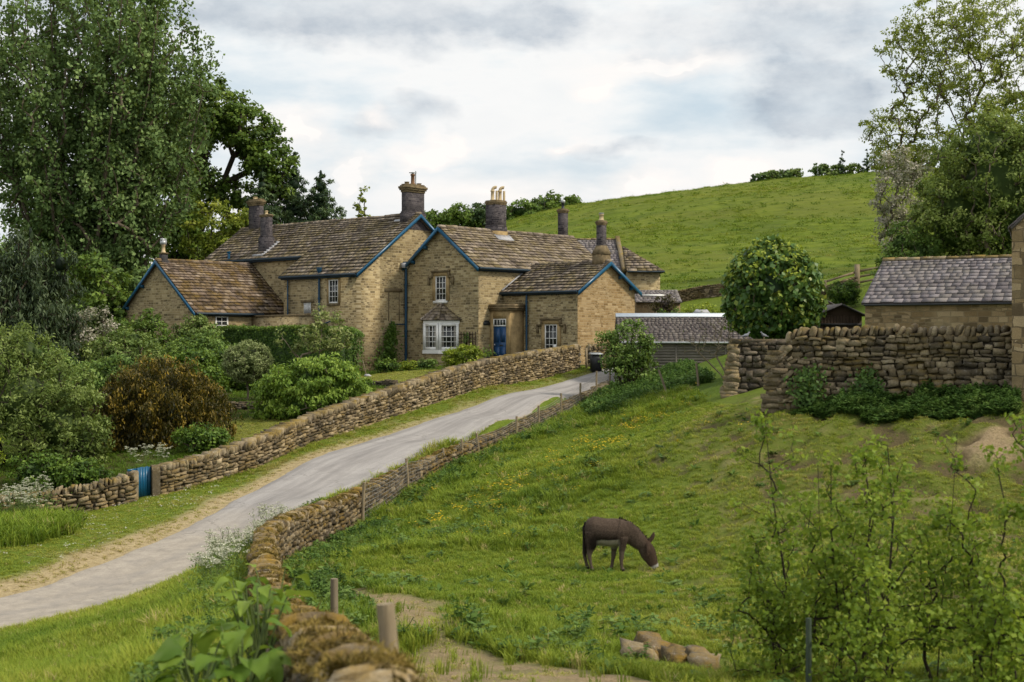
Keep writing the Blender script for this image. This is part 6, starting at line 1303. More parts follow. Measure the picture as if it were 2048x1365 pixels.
# young yellow tips sit on the crown's sunny upper side
def tips(o, c, r, n, mat, leaf):
    d = rng.normal(0, 1, (n, 3)); d[:, 2] = np.abs(d[:, 2]) * .9 + .25; d[:, 0] -= .25; d /= np.linalg.norm(d, axis=1)[:, None]
    P = np.array(c) + d * np.array(r) * rng.uniform(.97, 1.08, n)[:, None]; k = np.repeat(np.arange(n), 3)
    m = MB(); leaf_mesh(m, P[k] + rng.normal(0, .06, (3*n, 3)), leaf, .7, np.clip(rng.normal(.6, .25, 3*n), 0, 1), d[k] + [0, 0, .5], None, .6); m.build('young_leaves', mat, o)
tips(o, (0, 0, 3.35), (1.98, 1.9, 2.0), 330, L_LIMEBUSH, .15)
mound('box_hedge_block', 'clipped square hedge on the slope right of the round maple', 19.4, 83, .95, .9, 1.5, L_HEDGE, 110, 40, .11, .22, cat='hedge', z=2.0, core=.8)
G = 'shrubs behind the garage roof'
mound('yard_shrub', 'sprawling light green shrub above the middle of the garage roof', 11.6, 86, 1.6, 1.0, 2.6, L_LIMEBUSH, 95, 36, .15, .34, G, z=-.3, core=.5)
mound('yard_shrub', 'light green shrub just right of the low farmhouse gable', 9.6, 87, 1.1, .9, 2.4, L_SHRUB, 70, 36, .15, .3, G, z=-.4, core=.5)
mound('yard_shrub', 'dark purplish shrub by the lean-to behind the garage', 9.9, 92.5, .8, .7, 1.6, mat_leaf('purple_leaf', (.02, .014, .012), (.055, .035, .025), (.12, .09, .05)), 50, 30, .13, .28, G, z=1.4, core=.5)
m = MB(); m.hexa([(-.55, -.3, 0), (.55, -.3, 0), (.6, .5, 0), (-.5, .5, 0), (-.3, -.1, .22), (.35, -.1, .26), (.35, .3, .24), (-.25, .3, .3)]); o = m.build('pale_tarpaulin', LEAD, smooth=False); o.location = (11.3, 85, 1.55); tag(o, 'pale blue tarpaulin among shrubs above the garage roof', 'tarpaulin')

# --- right: big bush, sparse tree, hawthorn
tree('dense_bush_tree', 'large dense rounded dark green tree rising behind the barn roof', 'tree', (27.4, 80, 2.6), [(0, 0, 5.6, 4.2, 3.8, 4.3), (2.6, 0, 7.0, 3.2, 3, 3.2), (-2.5, 0, 4.2, 2.3, 2.4, 3.2), (-.6, 0, 8.0, 2.5, 2.4, 2.2), (1.5, -1, 3.5, 4, 3.5, 3), (5, 0, 6, 3, 3, 4)], L_HOLLY, clumps=780, per=58, cr=.62, leaf=.21, aspect=.5, shell=.7, r_tip=.02, core=.66, tip=(0, 0, -.2), upb=.5)
tree('flowering_hawthorn', 'hawthorn with white blossom on the left flank of the dense dark tree', 'tree', (24.3, 86, 3.2), [(-1.0, 0, 5.4, 1.5, 1.4, 2.3), (-.4, 0, 7.4, 1.6, 1.3, 1.1), (-1.4, 0, 3.4, 1.0, 1.0, 1.5)], L_BLOSSOM, clumps=130, per=46, cr=.5, leaf=.17, shell=.5, r_tip=.016, tip=(0, 0, -.5))
tree('slope_shrub', 'green shrub on the slope below the flowering hawthorn', 'shrub', (21.6, 80, 2.2), [(0, 0, 1.6, 1.3, 1.2, 1.5), (1.2, 0, 2.6, 1.3, 1.1, 1.9), (.2, 0, 3.2, .8, .8, 1.3)], L_SHRUB, clumps=130, per=46, cr=.42, leaf=.17, shell=.5, r_tip=.014, core=.5)
def ash():
    bx, by, bz = 37.5, 119, 6.0
    stems = [[(0, 0, -1), (.1, 0, 6), (.2, 0, 11.0)], [(.2, 0, 11), (-.9, 0, 13.5), (-3.2, 0, 16.5), (-5.4, 0, 19.0)], [(.2, 0, 11), (.8, 0, 14.5), (.6, 0, 18.5), (1.1, 0, 22)], [(.2, 0, 9.5), (-2.5, 0, 11.2), (-5.5, 0, 11.2), (-7.4, 0, 10.2)], [(.2, 0, 11), (2.8, 0, 13.6), (5.5, 0, 15.6)], [(.8, 0, 14.5), (2.6, 0, 18.0), (3.8, 0, 21)]]
    bl = [(-1.5, 0, 20.2, 4.2, 3, 2.6), (2.5, 0, 20.2, 3.6, 3, 2.8), (-4.6, 0, 18, 2.6, 2.4, 2.4), (-3.2, 0, 14.2, 2.8, 2.5, 2.0), (-5.8, 0, 11.4, 2.7, 2.2, 2.0), (-5.6, 0, 9.2, 2.2, 1.8, 1.4), (5.6, 0, 16.6, 3.0, 2.5, 3), (0, 0, 16.5, 3.5, 3, 2.2), (-2.4, 0, 10.3, 2.5, 2, 2.0), (2.4, -.5, 13.0, 3, 2.5, 2.0), (6.5, 0, 12, 3, 2.5, 2.5)]
    tree('sparse_ash_tree', 'tall open-branched tree in thin young leaf at the right', 'tree', (bx, by, bz), bl, L_SPARSE, clumps=1250, per=26, cr=.5, leaf=.24, aspect=.5, shell=.45, stems=stems, r_tip=.013, r_pow=.43, maxr=.45, bark=BARK, tip=(0, 0, -.3), upb=.4, tone_out=.1)
    tree('understorey_tree', 'bright yellow-green leafy tree below the sparse tall tree', 'tree', (bx - 1.2, by - 8, 5.5), [(0, 0, 7.2, 3.4, 2.5, 2.6), (2.6, 0, 8.2, 2.6, 2.4, 2.2), (-1.2, 0, 5.2, 2.6, 2.2, 1.6), (1.6, 0, 10.4, 1.6, 1.5, 1.3)], L_LIME, clumps=330, per=50, cr=.62, leaf=.27, shell=.55, r_tip=.025, tip=(0, 0, -.5))
    tree('oak_tree', 'darker green oak at the right edge behind the sparse tall tree', 'tree', (bx + 7.0, by + 8, 6.0), [(0, 0, 13, 3.4, 3, 3.2), (-1.8, 0, 9.5, 2.6, 2.4, 2.4), (2, 0, 8, 3, 3, 3)], L_OAK, clumps=210, per=46, cr=.75, leaf=.32, shell=.4, r_tip=.04, bark=BARKDARK)
ash()
# --- hilltop: hedge trees and a line of young conifers
G = 'hedgerow trees on the left shoulder of the hill'
for i, (px, y, zt, w, h, mt, lb) in enumerate([(-14.0, 268, 24.6, 3.2, 4.6, L_OAK, 'small dark hilltop tree just right of the big chimney'), (-9.6, 268, 25.4, 3.4, 5.0, L_OAK, 'hilltop tree left of the paired chimney pots'), (-5.5, 268, 25.8, 2.8, 5.0, L_CONIF, 'dark hilltop tree touching the paired chimney stack'), (1.6, 268, 26.2, 3.6, 4.6, L_SHRUB, 'brighter hilltop tree right of the paired chimney pots'), (7.0, 270, 28.0, 4.2, 5.4, L_OAK, 'largest round hilltop tree above the farthest chimney'), (11.0, 270, 27.4, 2.2, 4.2, L_OAK, 'small tree ending the hilltop row on the open slope')]):
    tree('hilltop_tree', lb, 'tree', (px, y, zt - h), [(0, 0, h*.55, w, w*.8, h*.45), (w*.5, 0, h*.45, w*.6, w*.6, h*.35), (-w*.5, 0, h*.4, w*.6, w*.6, h*.35)], mt, clumps=75, per=36, cr=.95, leaf=.55, shell=.5, r_tip=.05, group=G, core=.5)
G = 'trees along the crest of the hill'
crest = [(44.5, 1.6, 'c'), (46.2, 1.8, 's'), (48.0, 1.9, 's'), (50.2, 1.7, 's'), (52.0, 2.0, 's'), (56.5, 2.6, 's'), (58.8, 2.4, 's'), (60.8, 4.6, 'c'), (62.6, 2.4, 's'), (65.2, 4.6, 'c'), (67.5, 3.4, 's'), (69.6, 3.8, 's'), (71.8, 4.2, 's'), (74.0, 4.4, 's'), (76.5, 4.6, 's'), (79, 4.8, 's')]
pc = ps = 0
for i, (x, h, kd) in enumerate(crest):
    y = 262 - max(0, x - 60)*.2; g = gz(x, y)
    if kd == 'c':
        o = conifer('crest_conifer', ORD[pc] + ' pointed conifer from the left along the hill crest', x, y, g - .2, h, h*.28, L_CONIF, 40, 30, .45, .2, G, cr=.4); pc += 1
    else:
        tree('crest_shrub', ORD[ps % 11] + ' bushy shrub from the left along the hill crest' if ps < 11 else 'bushy shrub at the far right of the hill crest, ' + ORD[ps - 11] + ' of the last two', 'shrub', (x, y, g - .2), [(0, 0, h*.5, 1.4, 1.2, h*.5), (.6, 0, h*.7, .7, .7, h*.3)], L_POPLAR if i % 2 else L_SHRUB2, clumps=34, per=26, cr=.55, leaf=.45, shell=.4, r_tip=.04, group=G); ps += 1

# --- foreground saplings at the right
def sapling(label, x, y, h, lean, n=62, w=.75, first=.15, forks=1, per=21):
    g = gz(x, y); stems = []; bl = []; h = h * .95
    for k in range(forks):
        l = lean + (rng.normal(0, .07) if k else 0); dx = rng.normal(0, .04)*k
        st = [(dx, 0, -.2), (dx + l*.3, rng.normal(0, .03), h*.35), (dx + l*.8 + rng.normal(0, .03), 0, h*.7), (dx + l, 0, h)]; stems.append(st)
        for f in np.linspace(first, .98, 11):
            p = np.array([np.interp(f, [0, .35, .7, 1], [q[c] for q in st]) for c in range(3)]); ww = 1.02 * w * (1.05 - f)**.6 * rng.uniform(.6, 1.2) / math.sqrt(forks)
            bl.append((*p, ww + .05, ww*.8 + .05, .16))
    tree('alder_sapling', label, 'sapling', (x, y, g), bl, L_SAPL, clumps=int(n*1.25), per=per, cr=.24, leaf=.054, aspect=.82, shell=.05, stems=stems, r_tip=.0035, r_pow=.42, maxr=.02, bark=BARKDARK, group='young alder saplings in the near right corner', bend=.12, upb=.6, tvar=.16, cscale=lambda C: (.55 + .6*np.clip(1 - C[:, 2]/h, 0, 1)) * rng.uniform(.6, 1.3, len(C)))
for a in [('leftmost sapling, its thin top leaning left over the grazed slope', 3.05, 15.2, 3.0, -.35, 74, .75, .2, 1), ('bushy low sapling at the left foot of the sapling group', 2.75, 14.6, 1.55, -.25, 70, .75, .1, 2), ('sapling with twin dark stems right of the green stake', 3.35, 14.4, 2.35, -.12, 84, .7, .25, 2), ('sapling in the middle of the group with one straight dark stem', 3.75, 14.2, 2.55, .0, 78, .7, .25, 1),
          ('tall thin sapling with a bare top leaning right', 4.35, 14.6, 2.75, .22, 74, .65, .25, 1), ('short crooked sapling between the two tallest at the right', 4.95, 15.2, 1.7, -.05, 54, .6, .3, 1), ('tallest sapling by the right edge with spreading branches', 5.15, 14.0, 3.05, -.12, 120, .85, .2, 1), ('multi stemmed sapling cut off by the right edge', 5.5, 14.5, 2.4, .15, 90, .8, .2, 2), ('low leafy sapling in front at the bottom right corner', 4.4, 13.0, 1.15, .1, 60, .6, .1, 2), ('small sapling low between the green stake and the middle stems', 3.3, 13.4, 1.2, .05, 52, .5, .1, 1), ('slender sapling behind the middle of the group', 4.0, 16.0, 2.7, -.05, 70, .7, .3, 1)]:
    sapling(*a)
# ------------------------------------------------------------------ grass and ground cover
def grass_mat(name, stops, trans=.35):
    n = NT(name); t = n.attr('tint', 2, 'INSTANCER'); h = n.attr('tone')
    col = n.ramp(t, *stops)
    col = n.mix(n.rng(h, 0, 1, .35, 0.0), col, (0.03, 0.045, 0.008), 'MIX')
    b = n('BsdfPrincipled', Base_Color=col, Roughness=.6, Specular_IOR_Level=.2)
    n.t.links.new(n('MixShader', i0=trans, i1=b, i2=n('BsdfTranslucent', Color=col)), n.out.inputs[0]); return n.m
G_GRASS = grass_mat('grass_blade', [(0.0, (0.105, 0.19, 0.016)), (0.35, (0.235, 0.315, 0.028)), (0.65, (0.36, 0.385, 0.050)), (0.85, (0.43, 0.37, 0.11)), (1.0, (0.58, 0.46, 0.22))])
G_LEAF = grass_mat('weed_leaf', [(0.0, (0.045, 0.10, 0.018)), (0.5, (0.105, 0.195, 0.035)), (1.0, (0.22, 0.32, 0.075))])
G_YELLOW = grass_mat('buttercup', [(0.0, (0.55, 0.36, 0.008)), (1.0, (0.78, 0.55, 0.012))], .3)
G_WHITE = grass_mat('daisy', [(0.0, (0.6, 0.6, 0.52)), (1.0, (0.8, 0.8, 0.75))], .3)
TUFTS = []
def unlinked(mb, name, mat):
    o = mb.build(name, mat); COL.objects.unlink(o); TUFTS.append(o); return o
def blade_tuft(name, nb, spread, wid, lean, mat=None):
    m = MB()
    for i in range(nb):
        a = rng.uniform(0, 6.283); r = spread * rng.uniform(0, 1)**.6; b = rng.uniform(0, 6.283); h = rng.uniform(.55, 1.0); l = lean * rng.uniform(.3, 1.3)
        p = np.array([r*math.cos(a), r*math.sin(a), 0]); d = np.array([math.cos(b), math.sin(b), 0]); s = np.array([-d[1], d[0], 0]) * wid * rng.uniform(.7, 1.3)
        q1 = p + d*l*.3*h + [0, 0, h*.55]; q2 = p + d*l*h + [0, 0, h*(1 - .25*l)]
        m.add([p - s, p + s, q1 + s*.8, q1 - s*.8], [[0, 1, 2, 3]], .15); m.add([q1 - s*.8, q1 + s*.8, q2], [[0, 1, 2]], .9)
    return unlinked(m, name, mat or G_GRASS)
def weed_tuft(name, nst, spread, leaf, asp, pairs=5):
    m = MB()
    for i in range(nst):
        a = rng.uniform(0, 6.283); r = spread * rng.uniform(0, 1)**.5; p = np.array([r*math.cos(a), r*math.sin(a), 0]); h = rng.uniform(.6, 1.0); tp = p + np.array([rng.normal(0, .12), rng.normal(0, .12), h])
        m.tube([p, (p+tp)/2, tp], .012, 3, .3, False); k = pairs * 3
        f = rng.uniform(.15, 1.0, k)[:, None]; Q = p + (tp-p)*f + rng.normal(0, .07, (k, 3))*[1, 1, .5]
        leaf_mesh(m, Q, leaf, asp, np.clip(f[:, 0]*.9 + rng.normal(0, .15, k), 0, 1), [0, 0, 1.0], rng.normal(0, 1, (k, 3))*[1, 1, .1] + [0, 0, -.3], .4)
    return unlinked(m, name, G_LEAF)
def rosette(name):
    m = MB()
    for i in range(11):
        a = i*2.4 + rng.normal(0, .3); l = rng.uniform(.6, 1); e = rng.uniform(.25, 1.1); d = np.array([math.cos(a)*math.cos(e), math.sin(a)*math.cos(e), math.sin(e)]); s = np.array([-math.sin(a), math.cos(a), 0])*.14*l
        p0 = d*.08; p1 = d*l*.55 + [0, 0, .05]; p2 = d*l + [0, 0, -.18*l]
        m.add([p0, p1 - s, p2, p1 + s], [[0, 1, 2, 3]], float(rng.uniform(.4, 1)))
    return unlinked(m, name, G_LEAF)
def flower(name, mat, n_=9):
    m = MB()
    for i in range(n_):
        c = np.array([rng.normal(0, .3), rng.normal(0, .3), rng.uniform(.6, 1.0)]); a = rng.uniform(0, 6.28, 1)[0]; r = .09
        m.poly([c + r*np.array([math.cos(a+k*1.2566), math.sin(a+k*1.2566), .25*math.sin(k)]) for k in range(5)], 1.0)
    return unlinked(m, name, mat)

def scatter(name, X, Y, Z, H, tint, variants, label, Wd=None, rotz=None, tilt=.12):
    n = len(X); me = bpy.data.meshes.new(name); me.vertices.add(n); me.vertices.foreach_set('co', np.stack([X, Y, Z], 1).astype(np.float32).ravel())
    rot = np.stack([rng.normal(0, tilt, n), rng.normal(0, tilt, n), rng.uniform(0, 6.283, n)], 1); w = H if Wd is None else Wd
    for nm, ty, v in (('rot', 'FLOAT_VECTOR', rot), ('scl', 'FLOAT_VECTOR', np.stack([w, w, H], 1))):
        a = me.attributes.new(nm, ty, 'POINT'); a.data.foreach_set('vector', v.astype(np.float32).ravel())
    a = me.attributes.new('tint', 'FLOAT', 'POINT'); a.data.foreach_set('value', np.clip(tint, 0, 1).astype(np.float32))
    a = me.attributes.new('pick', 'INT', 'POINT'); a.data.foreach_set('value', rng.integers(0, len(variants), n).astype(np.int32))
    o = bpy.data.objects.new(name, me); COL.objects.link(o)
    c = bpy.data.collections.new(name + '_kinds'); [c.objects.link(v) for v in variants]
    ng = bpy.data.node_groups.new(name + '_nodes', 'GeometryNodeTree'); ng.interface.new_socket('Geometry', in_out='INPUT', socket_type='NodeSocketGeometry'); ng.interface.new_socket('Geometry', in_out='OUTPUT', socket_type='NodeSocketGeometry')
    N = ng.nodes; gi = N.new('NodeGroupInput'); go = N.new('NodeGroupOutput'); ip = N.new('GeometryNodeInstanceOnPoints'); ci = N.new('GeometryNodeCollectionInfo'); ci.inputs['Collection'].default_value = c
    ci.inputs['Separate Children'].default_value = True; ci.inputs['Reset Children'].default_value = True; ip.inputs['Pick Instance'].default_value = True
    def at(nm, ty): q = N.new('GeometryNodeInputNamedAttribute'); q.data_type = ty; q.inputs['Name'].default_value = nm; return [s for s in q.outputs if s.enabled][0]
    L = ng.links.new; L(gi.outputs[0], ip.inputs['Points']); L(ci.outputs[0], ip.inputs['Instance']); L(at('pick', 'INT'), ip.inputs['Instance Index']); L(at('rot', 'FLOAT_VECTOR'), ip.inputs['Rotation']); L(at('scl', 'FLOAT_VECTOR'), ip.inputs['Scale']); L(ip.outputs[0], go.inputs[0])
    md = o.modifiers.new('scatter', 'NODES'); md.node_group = ng
    return tag(o, label, None, None, 'stuff')

def cand(dens, y0, y1, ref=14.0, pw=1.3):
    """random ground points, thinner with distance"""
    ys = np.linspace(y0, y1, 400); d = dens * np.minimum(1, (ref / np.maximum(ys, 1))**pw) * (.80*ys + 2); cdf = np.cumsum(d) * (ys[1]-ys[0]); n = int(cdf[-1])
    y = np.interp(rng.uniform(0, cdf[-1], n), cdf, ys); x = rng.uniform(-1, 1, n) * (.40*y + 1); return x, y
t_short = [blade_tuft('short_tuft', 16, .55, .035, .5), blade_tuft('short_tuft', 14, .6, .04, .7)]
t_tall = [blade_tuft('tall_tuft', 16, .28, .018, .55), blade_tuft('tall_tuft', 13, .32, .022, .8), blade_tuft('tall_tuft', 14, .24, .016, .4)]
t_weed = [weed_tuft('weed_tuft', 5, .35, .22, .5), weed_tuft('weed_tuft', 4, .3, .26, .6)]
t_net = [weed_tuft('nettle_tuft', 5, .32, .20, .62, 6), weed_tuft('nettle_tuft', 6, .35, .17, .55, 7)]
t_ros = [rosette('rosette'), rosette('rosette')]

x, y = cand(230, 5.5, 92)
k = np.abs(seg_dist(WALL_B, x, y)[0]) > .30; x, y = x[k], y[k]
k = np.abs(seg_dist(WALL_A, x, y)[0]) > .33; x, y = x[k], y[k]
z, m_ = ground_full(x, y)
G_ = {q: m_[q] for q in ('f', 'g', 'road', 'dL', 'pocked', 'dirt', 'dry', 'lush', 'lawn', 'n1', 'n2', 'n3', 'dB', 'dA', 'hollow')}
field = G_['f'] > .5; verge = (~field) & (G_['g'] < .5)
yardwall = seg_dist(np.array([(8.0, 42.75), (10.5, 42.0), (14.35, 40.3)]), x, y)[0]
rubd = np.hypot((x - 1.95) / .75, (y - 17.45) / .9)
ok = (field & (y < 78) & (rubd > 1) & ~((x > 7.6) & (yardwall > -.3) & (y > 40)) & ~((y > 74) & (x > 5))) | (verge & (G_['road'] > .05) & (y < 84))
ok &= rng.uniform(0, 1, len(x)) > sstep(.15, .5, G_['dirt']) * .975
strip = verge & (G_['dL'] < 0) & (y > 46); ok &= ~(strip & ((G_['dB'] > .75) | (rng.uniform(0, 1, len(x)) < .6)))
ok &= rng.uniform(0, 1, len(x)) > np.maximum(G_['pocked'] * .12, G_['hollow'] * .88)
ok &= ~(verge & (G_['dry'] > .5) & (rng.uniform(0, 1, len(x)) < .55))
bank = verge & (G_['dL'] < 0) & (G_['road'] > .25)
mound_ = verge & (np.hypot((x + 14.9) / 2.2, (y - 40.6) / 3.2) < 1 + (G_['n1'] - .5) * .6)
foot = verge & (np.abs(G_['dA']) < .9 + (G_['n1'] - .5))
H = np.where(field, .085 + .07*G_['n1'] + .20*G_['lush']*(.5 + G_['n2']) - .03*G_['pocked'], .05 + .03*G_['n2'])
H = np.where(bank, .12 + .12*G_['n1'], H); H = np.where(bank & (np.abs(G_['dB']) < 1.6), .20 + .16*G_['n1'], H); H = np.where(mound_, .36 + .2*G_['n1'], H); H = np.where(foot & (G_['n2'] > .5), .15, H)
tint = np.where(field, .36 + .30*(G_['n3'] - .5) + .35*(G_['n1'] - .5) - .18*G_['lush'] + .20*G_['pocked'], .56 + .35*(G_['n1'] - .5))
tint = tint + rng.normal(0, .10, len(x)) + .3*G_['dry'] + .15*G_['dirt'] + G_['pocked']*(vnoise(x, y, .8, 91, 2) - .5)*.7; tint = np.where(bank, tint - .16 + .7*(G_['n3'] - .5), tint); tint = np.where(mound_, .22 + rng.normal(0, .1, len(x)), tint)
tint = np.where(rng.uniform(0, 1, len(x)) < .025, .95, tint)
Wd = np.maximum(H, .12) * np.clip(.75 + y/70, .8, 1.9) * rng.uniform(.8, 1.3, len(x))
H = H * rng.uniform(.6, 1.35, len(x)) * (1 + np.clip((y - 40)/80, 0, .5))
sh = ok & (H < .13); tl = ok & ~sh
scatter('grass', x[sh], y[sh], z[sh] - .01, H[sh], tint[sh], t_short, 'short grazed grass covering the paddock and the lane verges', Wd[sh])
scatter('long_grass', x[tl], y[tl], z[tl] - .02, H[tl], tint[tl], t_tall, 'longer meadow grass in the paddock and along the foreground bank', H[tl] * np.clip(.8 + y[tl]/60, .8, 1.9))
print('grass', sh.sum(), tl.sum())
# broad weeds and thistles
x, y = cand(5, 9, 78); z, m_ = ground_full(x, y); k = (m_['f'] > .5) & (m_['dirt'] < .3) & ~((x > 7.6) & (y > 39.5)) & ~((y > 74) & (x > 5)) & (m_['dB'] < -.5); k &= rng.uniform(0, 1, len(x)) < (.10 + .9*m_['lush'] + .12*(m_['n3'] > .55))
scatter('meadow_weeds', x[k], y[k], z[k] - .02, (.16 + .22*m_['lush'][k])*rng.uniform(.6, 1.4, k.sum()), .65 + rng.normal(0, .2, k.sum()), t_weed, 'dark leafy weeds among the paddock grass', rng.uniform(.3, .6, k.sum()))
x, y = cand(1.3, 12, 66); z, m_ = ground_full(x, y); k = (m_['f'] > .5) & (m_['dirt'] < .6) & ~((x > 7.6) & (y > 39.5)) & (m_['dB'] < -.6)
scatter('dock_rosettes', x[k], y[k], z[k] - .01, rng.uniform(.14, .32, k.sum()), .6 + rng.normal(0, .2, k.sum()), t_ros, 'pale green dock leaves dotted over the paddock')
# buttercups
b_ = [flower('buttercup_heads', G_YELLOW), flower('buttercup_heads', G_YELLOW, 6)]
n = 5200; x = rng.uniform(-4, 9, n); y = rng.uniform(18, 66, n); z, m_ = ground_full(x, y)
zone = sstep(2.6, .3, np.abs(seg_dist(np.array([(-.6, 41), (1.0, 46.5), (3.0, 52.0), (5.6, 56)]), x, y)[0] + (m_['n1'] - .5)*2)) + .10*sstep(.56, .66, m_['n3'])
k = (m_['f'] > .5) & (rng.uniform(0, 1, n) < zone * .5 * sstep(.3, .6, m_['n1'] + .15)) & (m_['dirt'] < .4)
scatter('buttercups', x[k], y[k], z[k], rng.uniform(.16, .30, k.sum()), rng.uniform(0, 1, k.sum()), b_, 'yellow buttercups flecking the middle of the paddock', rng.uniform(.22, .4, k.sum()))
x = rng.uniform(-15, -9, 900); y = rng.uniform(36, 50, 900); z, m_ = ground_full(x, y); k = (m_['f'] < .5) & (m_['g'] < .5) & (m_['dL'] > 0) & (m_['road'] > 1.0) & (rng.uniform(0, 1, 900) < .5)
scatter('daisies', x[k], y[k], z[k], rng.uniform(.04, .08, k.sum()), rng.uniform(0, 1, k.sum()), [flower('daisy_heads', G_WHITE, 4)], 'white daisies dotting the mown verge by the small gate', rng.uniform(.18, .3, k.sum()))
# nettles below the yard wall and before the garage
def patch(name, label, X, Y, H, tint, Wd=None):
    Z = gza(X, Y); scatter(name, X, Y, Z - .03, H, tint, t_net, label, Wd)
n = 1150; s = rng.uniform(.06, 1, n)**.85; wall = np.array([(8.0, 42.75), (10.5, 42.0), (14.35, 40.3)]); c = np.stack([np.interp(s, [0, .4, 1], wall[:, 0]), np.interp(s, [0, .4, 1], wall[:, 1])], 1)
d = rng.uniform(0, 1, n)**.8 * (.5 + 1.5*sstep(.1, .5, s)) + .38; X = c[:, 0] - d*.35; Y = c[:, 1] - d*.93
hmx = .16 + .52*sstep(.10, .34, s) * (1 - .7*(d - .38)/2.0) * (.15 + 1.5*np.clip(vnoise(s*13, s*0, 1, 5) - .2, 0, 1))
patch('nettle_patch', 'dark green nettles massed along the foot of the high yard wall', X, Y, hmx*rng.uniform(.6, 1.15, n), .32 + .25*rng.normal(0, 1, n), rng.uniform(.3, .55, n))
n = 1500; X = rng.uniform(3.4, 8.8, n); Y = 59 + rng.uniform(0, 1, n)**.7*14.5; k = seg_dist(WALL_B, X, Y)[0] < -.6; k &= (Y > 60 + 3*vnoise(X, Y, 1.5, 4)); X, Y = X[k], Y[k]
patch('weed_patch', 'tall tangled weeds below the garage and the lane bush', X, Y, (.35 + .4*vnoise(X, Y, 1.2, 8))*rng.uniform(.7, 1.2, len(X)), .45 + .22*rng.normal(0, 1, len(X)), rng.uniform(.4, .7, len(X)))
# weeds hugging the field wall
x, y = cand(60, 8, 75, 14, 1.1); dB = seg_dist(WALL_B, x, y)[0]; k = (dB < -.35) & (dB > -1.5 - .8*(vnoise(x, y, 1.5, 14) - .5)) & (vnoise(x, y, 1.1, 15, 2) > .40) & ((y > 24) | (dB > -.8)); x, y = x[k], y[k]
patch('wall_foot_weeds', 'weeds growing along the paddock side of the mossy wall', x, y, (.22 + .32*vnoise(x, y, 1.3, 16))*rng.uniform(.7, 1.2, len(x)), .45 + .2*rng.normal(0, 1, len(x)), rng.uniform(.3, .6, len(x)))
x, y = cand(60, 6, 46, 12, 1.0); dB = seg_dist(WALL_B, x, y)[0]; k = (dB > .38) & (dB < 1.3) & (vnoise(x, y, .9, 17, 2) > .45); x, y = x[k], y[k]
patch('bank_weeds', 'leafy weeds on the lane side of the mossy foreground wall', x, y, (.16 + .24*vnoise(x, y, 1.0, 18))*rng.uniform(.7, 1.2, len(x)), .6 + .2*rng.normal(0, 1, len(x)), rng.uniform(.25, .45, len(x)))

# tussocks on the far hill
n = 16000; y = 108 + 190*rng.uniform(0, 1, n)**.8; x = rng.uniform(-.06, .40, n)*y; z = gza(x, y); cl = vnoise(x, y, 14.0, 71, 3); k = rng.uniform(0, 1, n) < sstep(.42, .62, cl)*.8 + .2
x, y, z = x[k], y[k], z[k]
scatter('hill_tussocks', x, y, z - .03, rng.uniform(.12, .38, len(x)), .22 + .9*(cl[k] - .5) + rng.normal(0, .15, len(x)), t_short, 'tussocky rough grass over the green hill', rng.uniform(.5, 1.6, len(x)))

# garden ground: mown lawn, and rough growth tinted dark to paint the shade under shrubs
x, y = cand(150, 46, 86, 14, 1.1); k = (seg_dist(WALL_A, x, y)[0] > .4); x, y = x[k], y[k]; z, m_ = ground_full(x, y); k = (m_['g'] > .5) & ((m_['lawn'] > .4) | (seg_dist(WALL_A, x, y)[0] < 3.5) | (rng.uniform(0, 1, len(x)) < .5)) & ~((y > 80) & (x > -4)); x, y, z = x[k], y[k], z[k]; lw = m_['lawn'][k]
scatter('garden_grass', x, y, z - .01, np.where(lw > .4, .05, .16*rng.uniform(.5, 1.4, len(x))), np.where(lw > .4, .70, .02) + rng.normal(0, .08, len(x)), t_short, 'lawn and rough grass in the farmhouse garden', rng.uniform(.18, .34, len(x)))
# moss cushions on the near wall's coping
G_MOSS = grass_mat('moss_fuzz', [(0.0, (0.075, 0.050, 0.010)), (0.5, (0.17, 0.112, 0.018)), (1.0, (0.34, 0.25, 0.06))], .2)
t_moss = [blade_tuft('moss_tuft', 26, .55, .05, .9, G_MOSS), blade_tuft('moss_tuft', 22, .6, .06, 1.1, G_MOSS)]
def moss(name, label, A, n, w):
    L = np.concatenate([[0], np.cumsum(np.linalg.norm(np.diff(A[:, :2], axis=0), axis=1))]); s = rng.uniform(0, 1, n)**1.15 * L[-1]; q = np.stack([np.interp(s, L, A[:, i]) for i in range(3)], 1); t = np.stack([np.interp(s, L, np.gradient(A[:, i], L)) for i in (0, 1)], 1); t /= np.linalg.norm(t, axis=1)[:, None]
    o = np.clip(rng.normal(0, w*.5, n), -w, w); x = q[:, 0] - t[:, 1]*o; y = q[:, 1] + t[:, 0]*o; k = vnoise(x, y, .30, 81, 2) > .47; drop = .012 + .10*(np.abs(o)/w)**4
    scatter(name, x[k], y[k], (q[:, 2] - drop - .012)[k], rng.uniform(.035, .075, k.sum()), rng.uniform(0, 1, k.sum()), t_moss, label, rng.uniform(.05, .12, k.sum()), tilt=.4)
moss('wall_moss', 'golden moss cushions on the coping of the foreground wall', B1, 5200, .24)
moss('wall_moss', 'golden moss on the low retaining wall along the lane', B2, 3500, .27)

# sparse stubble over the trodden path so its edges break up
x, y = cand(90, 6, 30); z, m_ = ground_full(x, y); k = (m_['f'] > .5) & (m_['dirt'] > .25) & (m_['dB'] < -.3) & (vnoise(x, y, .45, 97, 2) > .52)
scatter('path_stubble', x[k], y[k], z[k] - .01, rng.uniform(.02, .05, k.sum()), .75 + rng.normal(0, .2, k.sum()), t_short, 'sparse trampled grass over the bare path in the paddock', rng.uniform(.06, .16, k.sum()))
